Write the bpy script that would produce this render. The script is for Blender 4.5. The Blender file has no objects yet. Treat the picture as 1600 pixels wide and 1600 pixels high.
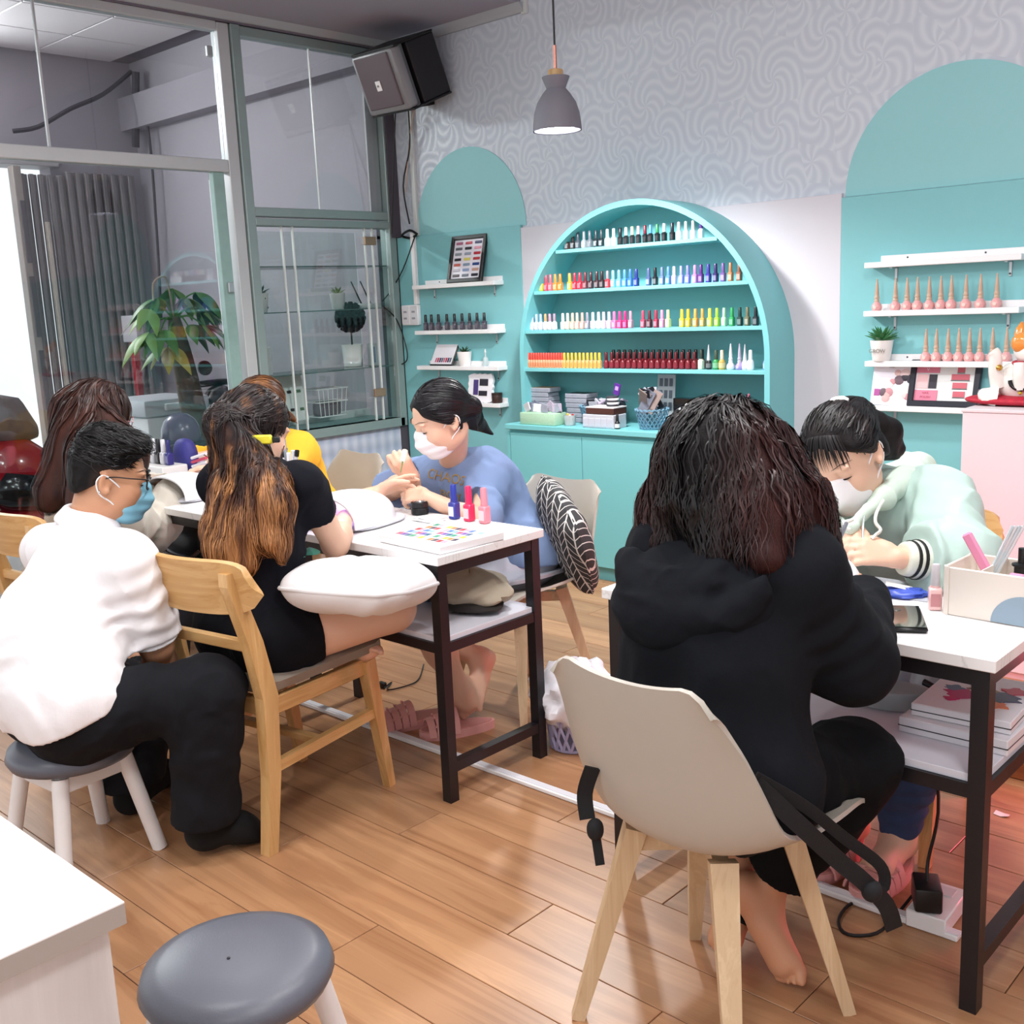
import bpy, bmesh, math, random
import numpy as np
from mathutils import Vector, Matrix

PI = math.pi
random.seed(7)
rng = np.random.default_rng(11)
scene = bpy.context.scene
COL = scene.collection

# ------------------------------------------------------------------ camera
cam_data = bpy.data.cameras.new('camera')
cam = bpy.data.objects.new('camera', cam_data)
COL.objects.link(cam)
cam_data.sensor_width = 36.0
cam_data.lens = 36.0 * 1685.0 / 1600.0
cam_data.clip_start = 0.05
cam_data.clip_end = 200
_r, _d, _f = ((0.733187, 0.678621, -0.043712), (0.098051, -0.169104, -0.980709), (-0.672922, 0.714757, -0.190524))
cam.matrix_world = Matrix(((_r[0], -_d[0], -_f[0], 0.0),
                           (_r[1], -_d[1], -_f[1], 0.0),
                           (_r[2], -_d[2], -_f[2], 1.45),
                           (0, 0, 0, 1)))
scene.camera = cam

# ------------------------------------------------------------------ world, view
vs = scene.view_settings
vs.view_transform = 'Standard'
vs.look = 'None'
vs.exposure = 0.28
vs.gamma = 1.0
vs.use_curve_mapping = False
world = bpy.data.worlds.new('overcast_daylight')
scene.world = world
world.use_nodes = True
bg = world.node_tree.nodes['Background']
bg.inputs['Color'].default_value = (0.93, 0.96, 1.0, 1)
bg.inputs['Strength'].default_value = 1.3

# ------------------------------------------------------------------ large area lights (ceiling panels of the salon)
def area_light(name, loc, sx, sy, power, color=(1, 1, 1), rot=(0, 0, 0)):
    d = bpy.data.lights.new(name, 'AREA')
    d.shape = 'RECTANGLE'
    d.size = sx
    d.size_y = sy
    d.energy = power
    d.color = color
    o = bpy.data.objects.new(name, d)
    COL.objects.link(o)
    o.location = loc
    o.rotation_euler = rot
    return o
PANELS = ((-2.3, 0.9), (0.2, 0.9), (-2.3, -1.2), (0.2, -1.2), (-0.9, 2.0))
for _x, _y in PANELS:
    area_light('ceiling_panel_light', (_x, _y, 3.355), 0.58, 0.58, 26.0, (0.98, 0.99, 1.0))

# ------------------------------------------------------------------ helpers: properties and objects
def put(o, parent=None):
    COL.objects.link(o)
    if parent is not None:
        o.parent = parent
    return o

def tag(o, label=None, cat=None, group=None, kind=None):
    if label: o['label'] = label
    if cat: o['category'] = cat
    if group: o['group'] = group
    if kind: o['kind'] = kind
    return o

def thing(name, loc, label, cat, group=None, rz=0.0):
    o = bpy.data.objects.new(name, None)
    o.empty_display_size = 0.05
    o.location = loc
    o.rotation_euler = (0, 0, rz)
    put(o)
    return tag(o, label, cat, group)

def copy_tree(o, loc=None, rz=None, parent=None):
    c = o.copy()
    COL.objects.link(c)
    c.parent = parent
    for ch in list(o.children):
        copy_tree(ch, parent=c)
    if loc is not None: c.location = loc
    if rz is not None: c.rotation_euler = (0, 0, rz)
    return c

def raw_mesh(name, v, f, mats, smooth=0, fm=None):
    me = bpy.data.meshes.new(name)
    me.from_pydata([tuple(map(float, p)) for p in v], [], f)
    if not isinstance(mats, (list, tuple)): mats = [mats]
    for m in mats: me.materials.append(m)
    if fm is not None: me.polygons.foreach_set('material_index', fm)
    if smooth:
        me.polygons.foreach_set('use_smooth', [True] * len(me.polygons))
        if smooth < 179: me.set_sharp_from_angle(angle=math.radians(smooth))
    me.update()
    return me

def frame_to(a, b, up=(0, 0, 1)):
    a, b = Vector(a), Vector(b)
    z = (b - a)
    L = z.length
    z = z / L if L > 1e-9 else Vector((0, 0, 1))
    u = Vector(up)
    if abs(z.dot(u)) > 0.98: u = Vector((0, 1, 0))
    x = u.cross(z).normalized()
    y = z.cross(x)
    return x, y, z, L

def spline(P, R=None, n=4):
    """Catmull-Rom refinement of a path and its radii"""
    P = [Vector(p) for p in P]; k = len(P); Q = []; S = []
    for i in range(k - 1):
        a, b, c, d = P[max(i - 1, 0)], P[i], P[i + 1], P[min(i + 2, k - 1)]
        for j in range(n):
            t = j / n
            Q.append(.5 * ((2 * b) + (c - a) * t + (2 * a - 5 * b + 4 * c - d) * t * t + (3 * b - a - 3 * c + d) * t ** 3))
            if R is not None: S.append(R[i] * (1 - t) + R[i + 1] * t)
    Q.append(P[-1])
    if R is None: return Q
    S.append(R[-1])
    return Q, S

class MB:
    """collects shapes; build() links them as one mesh object"""
    def __init__(s):
        s.v = []; s.f = []; s.m = []; s.mi = 0
    def add(s, vs, fs, M=None):
        o = len(s.v)
        if M is not None: vs = [M @ Vector(p) for p in vs]
        s.v.extend([tuple(p) for p in vs])
        s.f.extend([tuple(i + o for i in f) for f in fs])
        s.m.extend([s.mi] * len(fs))
        return s
    def box(s, c, d, bev=0.0, M=None):
        cx, cy, cz = c; hx, hy, hz = d[0] / 2, d[1] / 2, d[2] / 2
        if bev <= 0:
            vs = [(cx + i * hx, cy + j * hy, cz + k * hz) for i in (-1, 1) for j in (-1, 1) for k in (-1, 1)]
            fs = [(0, 1, 3, 2), (4, 6, 7, 5), (0, 4, 5, 1), (2, 3, 7, 6), (0, 2, 6, 4), (1, 5, 7, 3)]
            return s.add(vs, fs, M)
        b = min(bev, hx * .98, hy * .98, hz * .98)
        bm = bmesh.new()
        bmesh.ops.create_cube(bm, size=1.0)
        for v in bm.verts: v.co = Vector((cx + v.co.x * 2 * hx, cy + v.co.y * 2 * hy, cz + v.co.z * 2 * hz))
        bmesh.ops.bevel(bm, geom=list(bm.edges), offset=b, segments=1 if bev < 0.006 else 2, affect='EDGES', profile=0.5)
        bm.verts.index_update()
        vs = [v.co.copy() for v in bm.verts]; fs = [[v.index for v in f.verts] for f in bm.faces]
        bm.free()
        return s.add(vs, fs, M)
    def span(s, lo, hi, bev=0.0, M=None):
        return s.box([(a + b) / 2 for a, b in zip(lo, hi)], [abs(b - a) for a, b in zip(lo, hi)], bev, M)
    def bar(s, a, b, w, h, w2=None, h2=None, up=(0, 0, 1), M=None):
        x, y, z, L = frame_to(a, b, up)
        w2 = w if w2 is None else w2; h2 = h if h2 is None else h2
        a, b = Vector(a), Vector(b)
        vs = [a + x * (i * w / 2) + y * (j * h / 2) for i, j in ((-1, -1), (1, -1), (1, 1), (-1, 1))]
        vs += [b + x * (i * w2 / 2) + y * (j * h2 / 2) for i, j in ((-1, -1), (1, -1), (1, 1), (-1, 1))]
        fs = [(3, 2, 1, 0), (4, 5, 6, 7)] + [(i, (i + 1) % 4, 4 + (i + 1) % 4, 4 + i) for i in range(4)]
        return s.add(vs, fs, M)
    def lathe(s, prof, n=16, c=(0, 0, 0), axis=None, M=None, caps=True):
        c = Vector(c)
        if axis is None: x, y, z = Vector((1, 0, 0)), Vector((0, 1, 0)), Vector((0, 0, 1))
        else: x, y, z, _ = frame_to((0, 0, 0), axis)
        vs = []; fs = []
        for r, h in prof:
            for i in range(n):
                t = 2 * PI * i / n
                vs.append(c + x * (r * math.cos(t)) + y * (r * math.sin(t)) + z * h)
        k = len(prof)
        for j in range(k - 1):
            for i in range(n):
                fs.append((j * n + i, j * n + (i + 1) % n, (j + 1) * n + (i + 1) % n, (j + 1) * n + i))
        if caps:
            if prof[0][0] > 1e-5: fs.append(tuple(reversed(range(n))))
            if prof[-1][0] > 1e-5: fs.append(tuple((k - 1) * n + i for i in range(n)))
        return s.add(vs, fs, M)
    def tube(s, path, r, n=8, M=None, closed=False, flat=1.0):
        P = [Vector(p) for p in path]
        k = len(P)
        R = list(r) if isinstance(r, (list, tuple)) else [r] * k
        if not closed and 3 <= k <= 10:
            P, R = spline(P, R, 4); k = len(P)
        vs = []; fs = []
        prev = None
        for j in range(k):
            if closed: t = (P[(j + 1) % k] - P[j - 1])
            else: t = (P[min(j + 1, k - 1)] - P[max(j - 1, 0)])
            t = t.normalized() if t.length > 1e-9 else Vector((0, 0, 1))
            if prev is None:
                u = Vector((0, 0, 1)) if abs(t.z) < .9 else Vector((1, 0, 0))
                x = u.cross(t).normalized()
            else:
                x = (prev - t * prev.dot(t)).normalized()
            prev = x
            y = t.cross(x)
            for i in range(n):
                a = 2 * PI * i / n
                vs.append(P[j] + x * (R[j] * math.cos(a)) + y * (R[j] * flat * math.sin(a)))
        for j in range(k if closed else k - 1):
            j2 = (j + 1) % k
            for i in range(n):
                fs.append((j * n + i, j * n + (i + 1) % n, j2 * n + (i + 1) % n, j2 * n + i))
        if not closed:
            fs.append(tuple(reversed(range(n)))); fs.append(tuple((k - 1) * n + i for i in range(n)))
        return s.add(vs, fs, M)
    def prism(s, poly, lo, hi, axis='z', M=None):
        """extrude a 2-D outline; axis z: (x,y), y: (x,z), x: (y,z)"""
        def p3(a, b, h):
            return (a, b, h) if axis == 'z' else ((a, h, b) if axis == 'y' else (h, a, b))
        n = len(poly)
        vs = [p3(a, b, lo) for a, b in poly] + [p3(a, b, hi) for a, b in poly]
        fs = [tuple(reversed(range(n))), tuple(range(n, 2 * n))]
        fs += [(i, (i + 1) % n, n + (i + 1) % n, n + i) for i in range(n)]
        return s.add(vs, fs, M)
    def sheet(s, grid, th=0.0, M=None, closed_u=False):
        """grid[i][j] of points -> surface, given thickness along its normals"""
        A = np.array([[tuple(p) for p in row] for row in grid], float)
        nu, nv = A.shape[:2]
        if th:
            du = np.gradient(A, axis=0); dv = np.gradient(A, axis=1)
            nn = np.cross(du, dv); nn /= np.linalg.norm(nn, axis=2, keepdims=True) + 1e-12
            B = A + nn * th
        vs = [tuple(p) for p in A.reshape(-1, 3)]
        q = lambda i, j: i * nv + j
        fs = [(q(i, j), q(i + 1, j), q(i + 1, j + 1), q(i, j + 1)) for i in range(nu - 1) for j in range(nv - 1)]
        if th:
            o = nu * nv
            vs += [tuple(p) for p in B.reshape(-1, 3)]
            fs = [tuple(reversed(f)) for f in fs] + [tuple(i + o for i in f) for f in fs]
            for i in range(nu - 1):
                fs.append((q(i, 0), q(i + 1, 0), q(i + 1, 0) + o, q(i, 0) + o))
                fs.append((q(i, nv - 1) + o, q(i + 1, nv - 1) + o, q(i + 1, nv - 1), q(i, nv - 1)))
            for j in range(nv - 1):
                fs.append((q(0, j) + o, q(0, j + 1) + o, q(0, j + 1), q(0, j)))
                fs.append((q(nu - 1, j), q(nu - 1, j + 1), q(nu - 1, j + 1) + o, q(nu - 1, j) + o))
        return s.add(vs, fs, M)
    def build(s, name, mats, parent=None, smooth=0, label=None, kind=None, org=None):
        v = s.v if org is None else [(p[0] - org[0], p[1] - org[1], p[2] - org[2]) for p in s.v]
        me = raw_mesh(name, v, s.f, mats, smooth, s.m if isinstance(mats, (list, tuple)) else None)
        o = bpy.data.objects.new(name, me)
        put(o, parent)
        if label: o['label'] = label
        if kind: o['kind'] = kind
        return o

def struct(mb, name, m, parent=None, smooth=0):
    o = mb.build(name, m, parent, smooth)
    if parent is None: o['kind'] = 'structure'
    return o

def solo(mb, name, m, label, cat, group=None, smooth=0, loc=(0, 0, 0)):
    o = mb.build(name, m, None, smooth, org=loc)
    o.location = loc
    return tag(o, label, cat, group)

# ------------------------------------------------------------------ helpers: materials
def lin(h):
    if isinstance(h, str):
        h = h.lstrip('#')
        c = [int(h[i:i + 2], 16) / 255 for i in (0, 2, 4)]
        return tuple(((x + .055) / 1.055) ** 2.4 if x > .04045 else x / 12.92 for x in c)
    return tuple(h[:3])

MATS = {}
class NT:
    def __init__(s, m):
        s.t = m.node_tree; s.p = s.t.nodes['Principled BSDF']; s.out = s.t.nodes['Material Output']
    def n(s, typ, **kw):
        nd = s.t.nodes.new(typ)
        for k, v in kw.items():
            if k.startswith('_'): setattr(nd, k[1:], v)
            else:
                key = int(k[1:]) if (k[0] == 'i' and k[1:].isdigit()) else k.replace('__', ' ')
                if isinstance(v, bpy.types.NodeSocket): s.t.links.new(v, nd.inputs[key])
                else: nd.inputs[key].default_value = v
        return nd
    def l(s, a, b): s.t.links.new(a, b)
    def math(s, op, a, b=0.0, c=0.0):
        nd = s.t.nodes.new('ShaderNodeMath'); nd.operation = op
        for i, v in enumerate((a, b, c)):
            if isinstance(v, bpy.types.NodeSocket): s.t.links.new(v, nd.inputs[i])
            else: nd.inputs[i].default_value = v
        return nd.outputs[0]
    def ramp(s, fac, stops, interp='LINEAR'):
        nd = s.t.nodes.new('ShaderNodeValToRGB'); nd.color_ramp.interpolation = interp
        el = nd.color_ramp.elements
        while len(el) < len(stops): el.new(0.5)
        for e, (p, c) in zip(el, stops):
            e.position = p; e.color = (*lin(c), 1)
        s.l(fac, nd.inputs[0])
        return nd.outputs[0]
    def mix(s, fac, a, b, blend='MIX'):
        nd = s.t.nodes.new('ShaderNodeMix'); nd.data_type = 'RGBA'; nd.blend_type = blend
        for k, v in ((0, fac), (6, a), (7, b)):
            if isinstance(v, bpy.types.NodeSocket): s.l(v, nd.inputs[k])
            elif k == 0: nd.inputs[0].default_value = v
            else: nd.inputs[k].default_value = (*lin(v), 1)
        return nd.outputs[2]
    def coord(s, kind='Object', scale=None):
        tc = s.t.nodes.new('ShaderNodeTexCoord').outputs[kind]
        if scale is None: return tc
        mp = s.t.nodes.new('ShaderNodeMapping'); s.l(tc, mp.inputs[0])
        mp.inputs['Scale'].default_value = scale if hasattr(scale, '__len__') else (scale,) * 3
        return mp.outputs[0]
    def bump(s, h, strength=0.3, dist=0.01):
        b = s.t.nodes.new('ShaderNodeBump'); b.inputs['Strength'].default_value = strength
        b.inputs['Distance'].default_value = dist
        s.l(h, b.inputs['Height']); s.l(b.outputs[0], s.p.inputs['Normal'])

def mat(name, color, rough=0.5, metal=0.0, spec=0.5, noise=0.0, nscale=30.0, bump=0.0, bscale=60.0, bdist=0.002,
        coat=0.0, sheen=0.0, emit=None, estr=0.0, sss=0.0, trans=0.0, alpha=1.0, ior=1.45):
    """plain procedural surface: colour with a fine mottling and relief"""
    if name in MATS: return MATS[name]
    m = bpy.data.materials.new(name)
    m.use_nodes = True
    N = NT(m); p = N.p
    c = lin(color)
    p.inputs['Base Color'].default_value = (*c, 1)
    p.inputs['Roughness'].default_value = rough
    p.inputs['Metallic'].default_value = metal
    p.inputs['Specular IOR Level'].default_value = spec
    p.inputs['IOR'].default_value = ior
    if coat: p.inputs['Coat Weight'].default_value = coat; p.inputs['Coat Roughness'].default_value = .08
    if sheen: p.inputs['Sheen Weight'].default_value = sheen; p.inputs['Sheen Roughness'].default_value = .5
    if trans: p.inputs['Transmission Weight'].default_value = trans
    if alpha < 1: p.inputs['Alpha'].default_value = alpha
    if sss:
        p.inputs['Subsurface Weight'].default_value = sss
        p.inputs['Subsurface Radius'].default_value = (0.012, 0.004, 0.002)
    if emit is not None:
        p.inputs['Emission Color'].default_value = (*lin(emit), 1); p.inputs['Emission Strength'].default_value = estr
    if noise:
        nz = N.n('ShaderNodeTexNoise', Vector=N.coord('Object'), Scale=nscale, Detail=3.0)
        a = tuple(min(1, x * (1 + noise)) for x in c); b = tuple(x * (1 - noise) for x in c)
        N.l(N.mix(nz.outputs[0], b, a), p.inputs['Base Color'])
    if bump:
        nz = N.n('ShaderNodeTexNoise', Vector=N.coord('Object'), Scale=bscale, Detail=4.0)
        N.bump(nz.outputs[0], bump, bdist)
    MATS[name] = m
    return m

def wood(name, base, dark, scale=1.0, axis='z', rough=0.45, rnd=False, streak=1.0):
    if name in MATS: return MATS[name]
    m = bpy.data.materials.new(name); m.use_nodes = True
    N = NT(m)
    sc = {'x': (1.2, 16, 16), 'y': (16, 1.2, 16), 'z': (16, 16, 1.2)}[axis]
    v = N.coord('Object', tuple(k * scale for k in sc))
    if rnd:
        oi = N.n('ShaderNodeObjectInfo')
        ad = N.n('ShaderNodeVectorMath', _operation='ADD'); N.l(v, ad.inputs[0])
        sc2 = N.n('ShaderNodeVectorMath', _operation='SCALE'); N.l(oi.outputs['Random'], sc2.inputs['Scale'])
        sc2.inputs[0].default_value = (37.0, 91.0, 53.0)
        N.l(sc2.outputs[0], ad.inputs[1]); v = ad.outputs[0]
    n1 = N.n('ShaderNodeTexNoise', Vector=v, Scale=1.0, Detail=5.0, Roughness=0.6, Distortion=1.6)
    n2 = N.n('ShaderNodeTexNoise', Vector=v, Scale=4.0, Detail=3.0, Roughness=0.7)
    w = N.math('ADD', N.math('MULTIPLY', n1.outputs[0], 9.0), 0)
    w = N.math('FRACT', w)
    w = N.math('PINGPONG', w, 0.5)
    c1 = N.ramp(n1.outputs[0], [(0.3, dark), (0.62, base)])
    fac = N.math('MULTIPLY', N.math('SUBTRACT', 0.5, w), 0.55 * streak)
    c2 = N.mix(fac, c1, dark)
    c3 = N.mix(N.math('MULTIPLY', n2.outputs[0], 0.25), c2, dark)
    if rnd:
        hs = N.n('ShaderNodeHueSaturation', Color=c3)
        N.l(N.math('ADD', N.math('MULTIPLY', oi.outputs['Random'], 0.22), 0.9), hs.inputs['Value'])
        c3 = hs.outputs[0]
    N.l(c3, N.p.inputs['Base Color'])
    N.p.inputs['Roughness'].default_value = rough
    N.bump(n2.outputs[0], 0.12, 0.0015)
    MATS[name] = m
    return m

def glass_thin(name, tint='#eef5f4', refl=0.08, rough=0.0, fres=.7):
    """thin pane: mostly see-through, mirror-like share rising at grazing angles (fresnel)"""
    if name in MATS: return MATS[name]
    m = bpy.data.materials.new(name); m.use_nodes = True
    N = NT(m)
    t = N.n('ShaderNodeBsdfTransparent'); t.inputs[0].default_value = (*lin(tint), 1)
    g = N.n('ShaderNodeBsdfGlossy'); g.inputs['Roughness'].default_value = rough
    fr = N.n('ShaderNodeFresnel', IOR=1.5)
    nz = N.n('ShaderNodeTexNoise', Vector=N.coord('Object'), Scale=1.5)
    f = N.math('ADD', N.math('MULTIPLY', fr.outputs[0], fres), N.math('MULTIPLY', nz.outputs[0], refl))
    mx = N.n('ShaderNodeMixShader')
    N.l(f, mx.inputs[0]); N.l(t.outputs[0], mx.inputs[1]); N.l(g.outputs[0], mx.inputs[2])
    N.l(mx.outputs[0], N.out.inputs[0])
    MATS[name] = m
    return m

def lamp_mat(name, color, strength):
    if name in MATS: return MATS[name]
    m = bpy.data.materials.new(name); m.use_nodes = True
    N = NT(m)
    e = N.n('ShaderNodeEmission', Strength=strength); e.inputs[0].default_value = (*lin(color), 1)
    N.l(e.outputs[0], N.out.inputs[0])
    MATS[name] = m
    return m

def attr_mat(name, rough=0.5, sheen=0.0, bump=0.0, bscale=200., spec=0.5, sss=0.0, aniso=0.0, coat=0.0, bdist=0.001):
    """colour from the mesh's own 'Col' attribute"""
    if name in MATS: return MATS[name]
    m = bpy.data.materials.new(name); m.use_nodes = True
    N = NT(m); p = N.p
    a = N.n('ShaderNodeAttribute', _attribute_name='Col')
    N.l(a.outputs['Color'], p.inputs['Base Color'])
    p.inputs['Roughness'].default_value = rough; p.inputs['Specular IOR Level'].default_value = spec
    if sheen: p.inputs['Sheen Weight'].default_value = sheen
    if aniso: p.inputs['Anisotropic'].default_value = aniso
    if coat: p.inputs['Coat Weight'].default_value = coat
    if sss:
        p.inputs['Subsurface Weight'].default_value = sss; p.inputs['Subsurface Radius'].default_value = (0.012, 0.004, 0.002)
    if bump:
        nz = N.n('ShaderNodeTexNoise', Vector=N.coord('Object'), Scale=bscale, Detail=3.0)
        N.bump(nz.outputs[0], bump, bdist)
    MATS[name] = m
    return m

def text_mesh(s, size, extrude=0.0006):
    cu = bpy.data.curves.new('lettering', 'FONT')
    cu.body = s; cu.size = size; cu.extrude = extrude; cu.align_x = 'CENTER'; cu.align_y = 'CENTER'
    o = bpy.data.objects.new('lettering', cu); COL.objects.link(o)
    bpy.context.view_layer.update()
    me = bpy.data.meshes.new_from_object(o.evaluated_get(bpy.context.evaluated_depsgraph_get()))
    v = [tuple(p.co) for p in me.vertices]; f = [tuple(p.vertices) for p in me.polygons]
    bpy.data.objects.remove(o); bpy.data.curves.remove(cu); bpy.data.meshes.remove(me)
    return v, f

WHITE = mat('white_laminate', '#f1f1f2', 0.35, noise=0.02)
WHITE_MATT = mat('white_paint', '#e9e9ea', 0.6, noise=0.02)
BLACK_METAL = mat('black_powder_coated_steel', '#17151a', 0.38, bump=0.15, bscale=400)
BLACK_PLASTIC = mat('black_plastic', '#141416', 0.4)
GREY_METAL = mat('brushed_aluminium', '#b9bec0', 0.35, metal=0.7, noise=0.05)
CHROME = mat('chrome', '#d8d8da', 0.15, metal=1.0)
TEAL = mat('turquoise_paint', '#6fc3c8', 0.5, noise=0.02, nscale=6)
OAKZ = wood('pale_oak_z', '#e0b981', '#bd8c50', 1.0, 'z')
ASHZ = wood('pale_ash_z', '#ddc5a2', '#bfa079', 1.0, 'z')

# ================================================================== THE SETTING
XP = -5.30          # plane of the glazed partition
YW = 4.67           # face of the back wall

def wallpaper():
    m = bpy.data.materials.new('feather_embossed_wallpaper'); m.use_nodes = True
    N = NT(m)
    tc = N.coord('Object')
    mp = N.n('ShaderNodeMapping', Vector=tc); mp.inputs['Scale'].default_value = (5.2, 0.0, 4.2)
    dn = N.n('ShaderNodeTexNoise', Vector=mp.outputs[0], Scale=1.3, Detail=1.0)
    vo = N.n('ShaderNodeTexVoronoi', Vector=mp.outputs[0], Scale=1.0, Randomness=0.7)
    vo.voronoi_dimensions = '3D'
    df = N.n('ShaderNodeVectorMath', _operation='SUBTRACT')
    N.l(mp.outputs[0], df.inputs[0]); N.l(vo.outputs['Position'], df.inputs[1])
    sx = N.n('ShaderNodeSeparateXYZ', Vector=df.outputs[0])
    ang = N.math('ARCTAN2', sx.outputs[2], sx.outputs[0])
    rad = N.n('ShaderNodeVectorMath', _operation='LENGTH', i0=df.outputs[0]).outputs['Value']
    ph = N.math('ADD', N.math('MULTIPLY', ang, 7.0), N.math('MULTIPLY', rad, 27.0))
    ph = N.math('ADD', ph, N.math('MULTIPLY', dn.outputs[0], 5.0))
    w = N.math('MULTIPLY_ADD', N.math('SINE', ph), 0.5, 0.5)
    w = N.math('POWER', w, 1.6)
    N.l(N.mix(w, '#bec8d4', '#ccd5de'), N.p.inputs['Base Color'])
    N.l(N.math('MULTIPLY_ADD', w, -0.2, 0.6), N.p.inputs['Roughness'])
    N.bump(w, 0.16, 0.003)
    return m
WALLPAPER = wallpaper()

def dotted_paper():
    m = bpy.data.materials.new('diamond_embossed_blue_white_paper'); m.use_nodes = True
    N = NT(m)
    mp = N.coord('Object', (1, 42, 30))
    s = N.n('ShaderNodeSeparateXYZ', Vector=mp)
    a = N.math('SINE', N.math('ADD', s.outputs[1], s.outputs[2])); b = N.math('SINE', N.math('SUBTRACT', s.outputs[1], s.outputs[2]))
    h = N.math('MULTIPLY', a, b)
    N.l(N.mix(N.math('MULTIPLY_ADD', h, .5, .5), '#a9b6cd', '#ccd5e4'), N.p.inputs['Base Color'])
    N.p.inputs['Roughness'].default_value = .45
    N.bump(h, 0.6, 0.006)
    return m

PLASTER = mat('grey_plaster', '#aca6af', 0.8, noise=0.05, nscale=3, bump=0.1, bscale=40)
SOFFIT = mat('soffit_paint', '#9b9aa6', 0.8, noise=0.04, nscale=3)
CEILING = mat('ceiling_paint', '#e4e3e6', 0.8, noise=0.02)
GREENFRAME = mat('green_anodised_aluminium', '#95a7a5', 0.38, metal=0.35, noise=0.06, nscale=10)
PALEFRAME = mat('pale_aluminium', '#c3c8ca', 0.4, metal=0.25, noise=0.05, nscale=10)
CONCRETE = mat('pale_concrete', '#a9a6a4', 0.7, noise=0.08, nscale=4)
GLASS = glass_thin('window_glass', '#eef2f2', 0.03)
GLASS_CASE = glass_thin('showcase_glass', '#f1f6f5', 0.02, 0.0, .45)

# floor: sub-floor slab and laminate planks
FLOORWOOD = wood('oak_laminate', '#bd9069', '#946746', 0.55, 'x', rough=0.34, rnd=True, streak=0.8)
fl = MB(); fl.span((XP, -4.0, -0.06), (3.0, 4.8, -0.008))
floor = struct(fl, 'floor', mat('floor_joint_brown', '#7c5438', 0.6))  # brown slab that shows as dark joints between the planks
plank_w, plank_l = 0.165, 1.22
pm = MB(); pm.box((0, 0, -0.005), (plank_l - 0.0025, plank_w - 0.0022, 0.010), 0.0012)
plank_me = raw_mesh('plank', pm.v, pm.f, FLOORWOOD)
row = 0
yy = -0.02
while yy < YW - 0.02:
    off = [0.0, 0.47, 0.83, 0.22, 0.64][row % 5] * plank_l
    xx = XP + 0.03 - off
    while xx < 1.2:
        lo, hi = max(xx, XP + 0.03), min(xx + plank_l, 1.2)
        if hi - lo > 0.05:
            o = bpy.data.objects.new('plank', plank_me); put(o, floor)
            o.location = ((lo + hi) / 2, yy + plank_w / 2, 0)
            o.scale = ((hi - lo) / plank_l, 1, 1)
        xx += plank_l
    yy += plank_w
    row += 1
o = MB().span((1.2, -4.0, -0.01), (3.0, 4.67, 0.0)).span((XP, -4.0, -0.01), (1.2, -0.02, 0)).build('plank_field', FLOORWOOD, floor, kind='stuff')

# back wall, its dado panels and the painted arches
wb = MB(); wb.span((-5.42, YW, -0.05), (3.0, 4.85, 3.7))
struct(wb, 'wall_back', WALLPAPER)
def arch_poly(cx, z0, r, n=40, rx=None):
    rx = rx or r
    return [(cx + rx * math.cos(PI * i / n), z0 + r * math.sin(PI * i / n)) for i in range(n + 1)]
struct(MB().prism(arch_poly(-4.64, 1.875, 0.475, rx=0.455), YW - 0.004, YW + 0.001, 'y'), 'trim_1', mat('turquoise_wall_paint', '#90cace', 0.6, noise=0.02))
struct(MB().prism(arch_poly(-1.785, 1.845, 0.485, rx=0.49), YW - 0.004, YW + 0.001, 'y'), 'trim_2', MATS['turquoise_wall_paint'])
struct(MB().span((-5.265, YW - 0.022, 0), (-4.215, YW, 1.878), 0.002), 'trim_3', mat('turquoise_dado', '#80c0c5', 0.55, noise=0.015))
struct(MB().span((-4.215, YW - 0.020, 0), (-2.285, YW, 1.862), 0.002), 'trim_4', mat('white_dado', '#cfced6', 0.5))
struct(MB().span((-2.285, YW - 0.022, 0), (1.0, YW, 1.842), 0.002), 'trim_5', MATS['turquoise_dado'])

# soffit by the partition, high ceiling over the salon, cornices
so = MB(); so.span((-5.5, -4.0, 3.03), (-4.15, YW, 3.39))
struct(so, 'ceiling_soffit', SOFFIT)
ce = MB(); ce.span((-4.15, -4.0, 3.38), (3.0, YW, 3.5))
struct(ce, 'ceiling', CEILING)
cor = MB(); cor.prism([(YW, 2.985), (YW - .02, 2.985), (YW - .03, 3.0), (YW - .055, 3.03), (YW, 3.03)], -5.27, -4.13, 'x')
struct(cor, 'trim_6', mat('cornice_paint', '#a9b0b6', 0.6))
cor = MB(); cor.prism([(XP + .03, 3.0), (XP + .05, 3.0), (XP + .09, 3.03), (XP + .03, 3.03)], -2.0, YW - .03, 'y')
struct(cor, 'trim_7', MATS['cornice_paint'])
struct(MB().span((-4.15, YW - .02, 2.975), (-4.11, YW, 3.36), .002), 'trim_8', mat('pale_trunking', '#c9d0cf', 0.5))
struct(MB().span((1.6, -4.0, 0), (1.75, YW, 3.4)), 'wall_right', mat('pale_wall_paint', '#dcdde2', 0.7, noise=.02))

# glazed partition: posts, rails and panes
pf = MB()
pf.span((XP - .04, 3.475, 0), (XP + .03, 3.545, 2.985), .003)
partition = struct(pf, 'wall_left', PALEFRAME)
MB().span((XP - .05, 3.55, .70), (XP + .045, 3.607, 2.985), .003).build('post', GREENFRAME, partition)
MB().span((XP - .05, 4.585, .70), (XP + .04, 4.64, 2.985), .003).build('post', GREENFRAME, partition)
MB().span((XP - .045, 1.2, 2.215), (XP + .025, 3.475, 2.280), .003).build('rail', PALEFRAME, partition)
MB().span((XP - .045, 1.2, 2.945), (XP + .025, 3.475, 2.99), .003).build('rail', PALEFRAME, partition)
MB().span((XP - .045, 3.607, 2.935), (XP + .03, 4.585, 2.985), .003).build('rail', GREENFRAME, partition)
MB().span((XP - .045, 3.607, 1.985), (XP + .04, 4.585, 2.035), .003).build('rail', GREENFRAME, partition)
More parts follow.
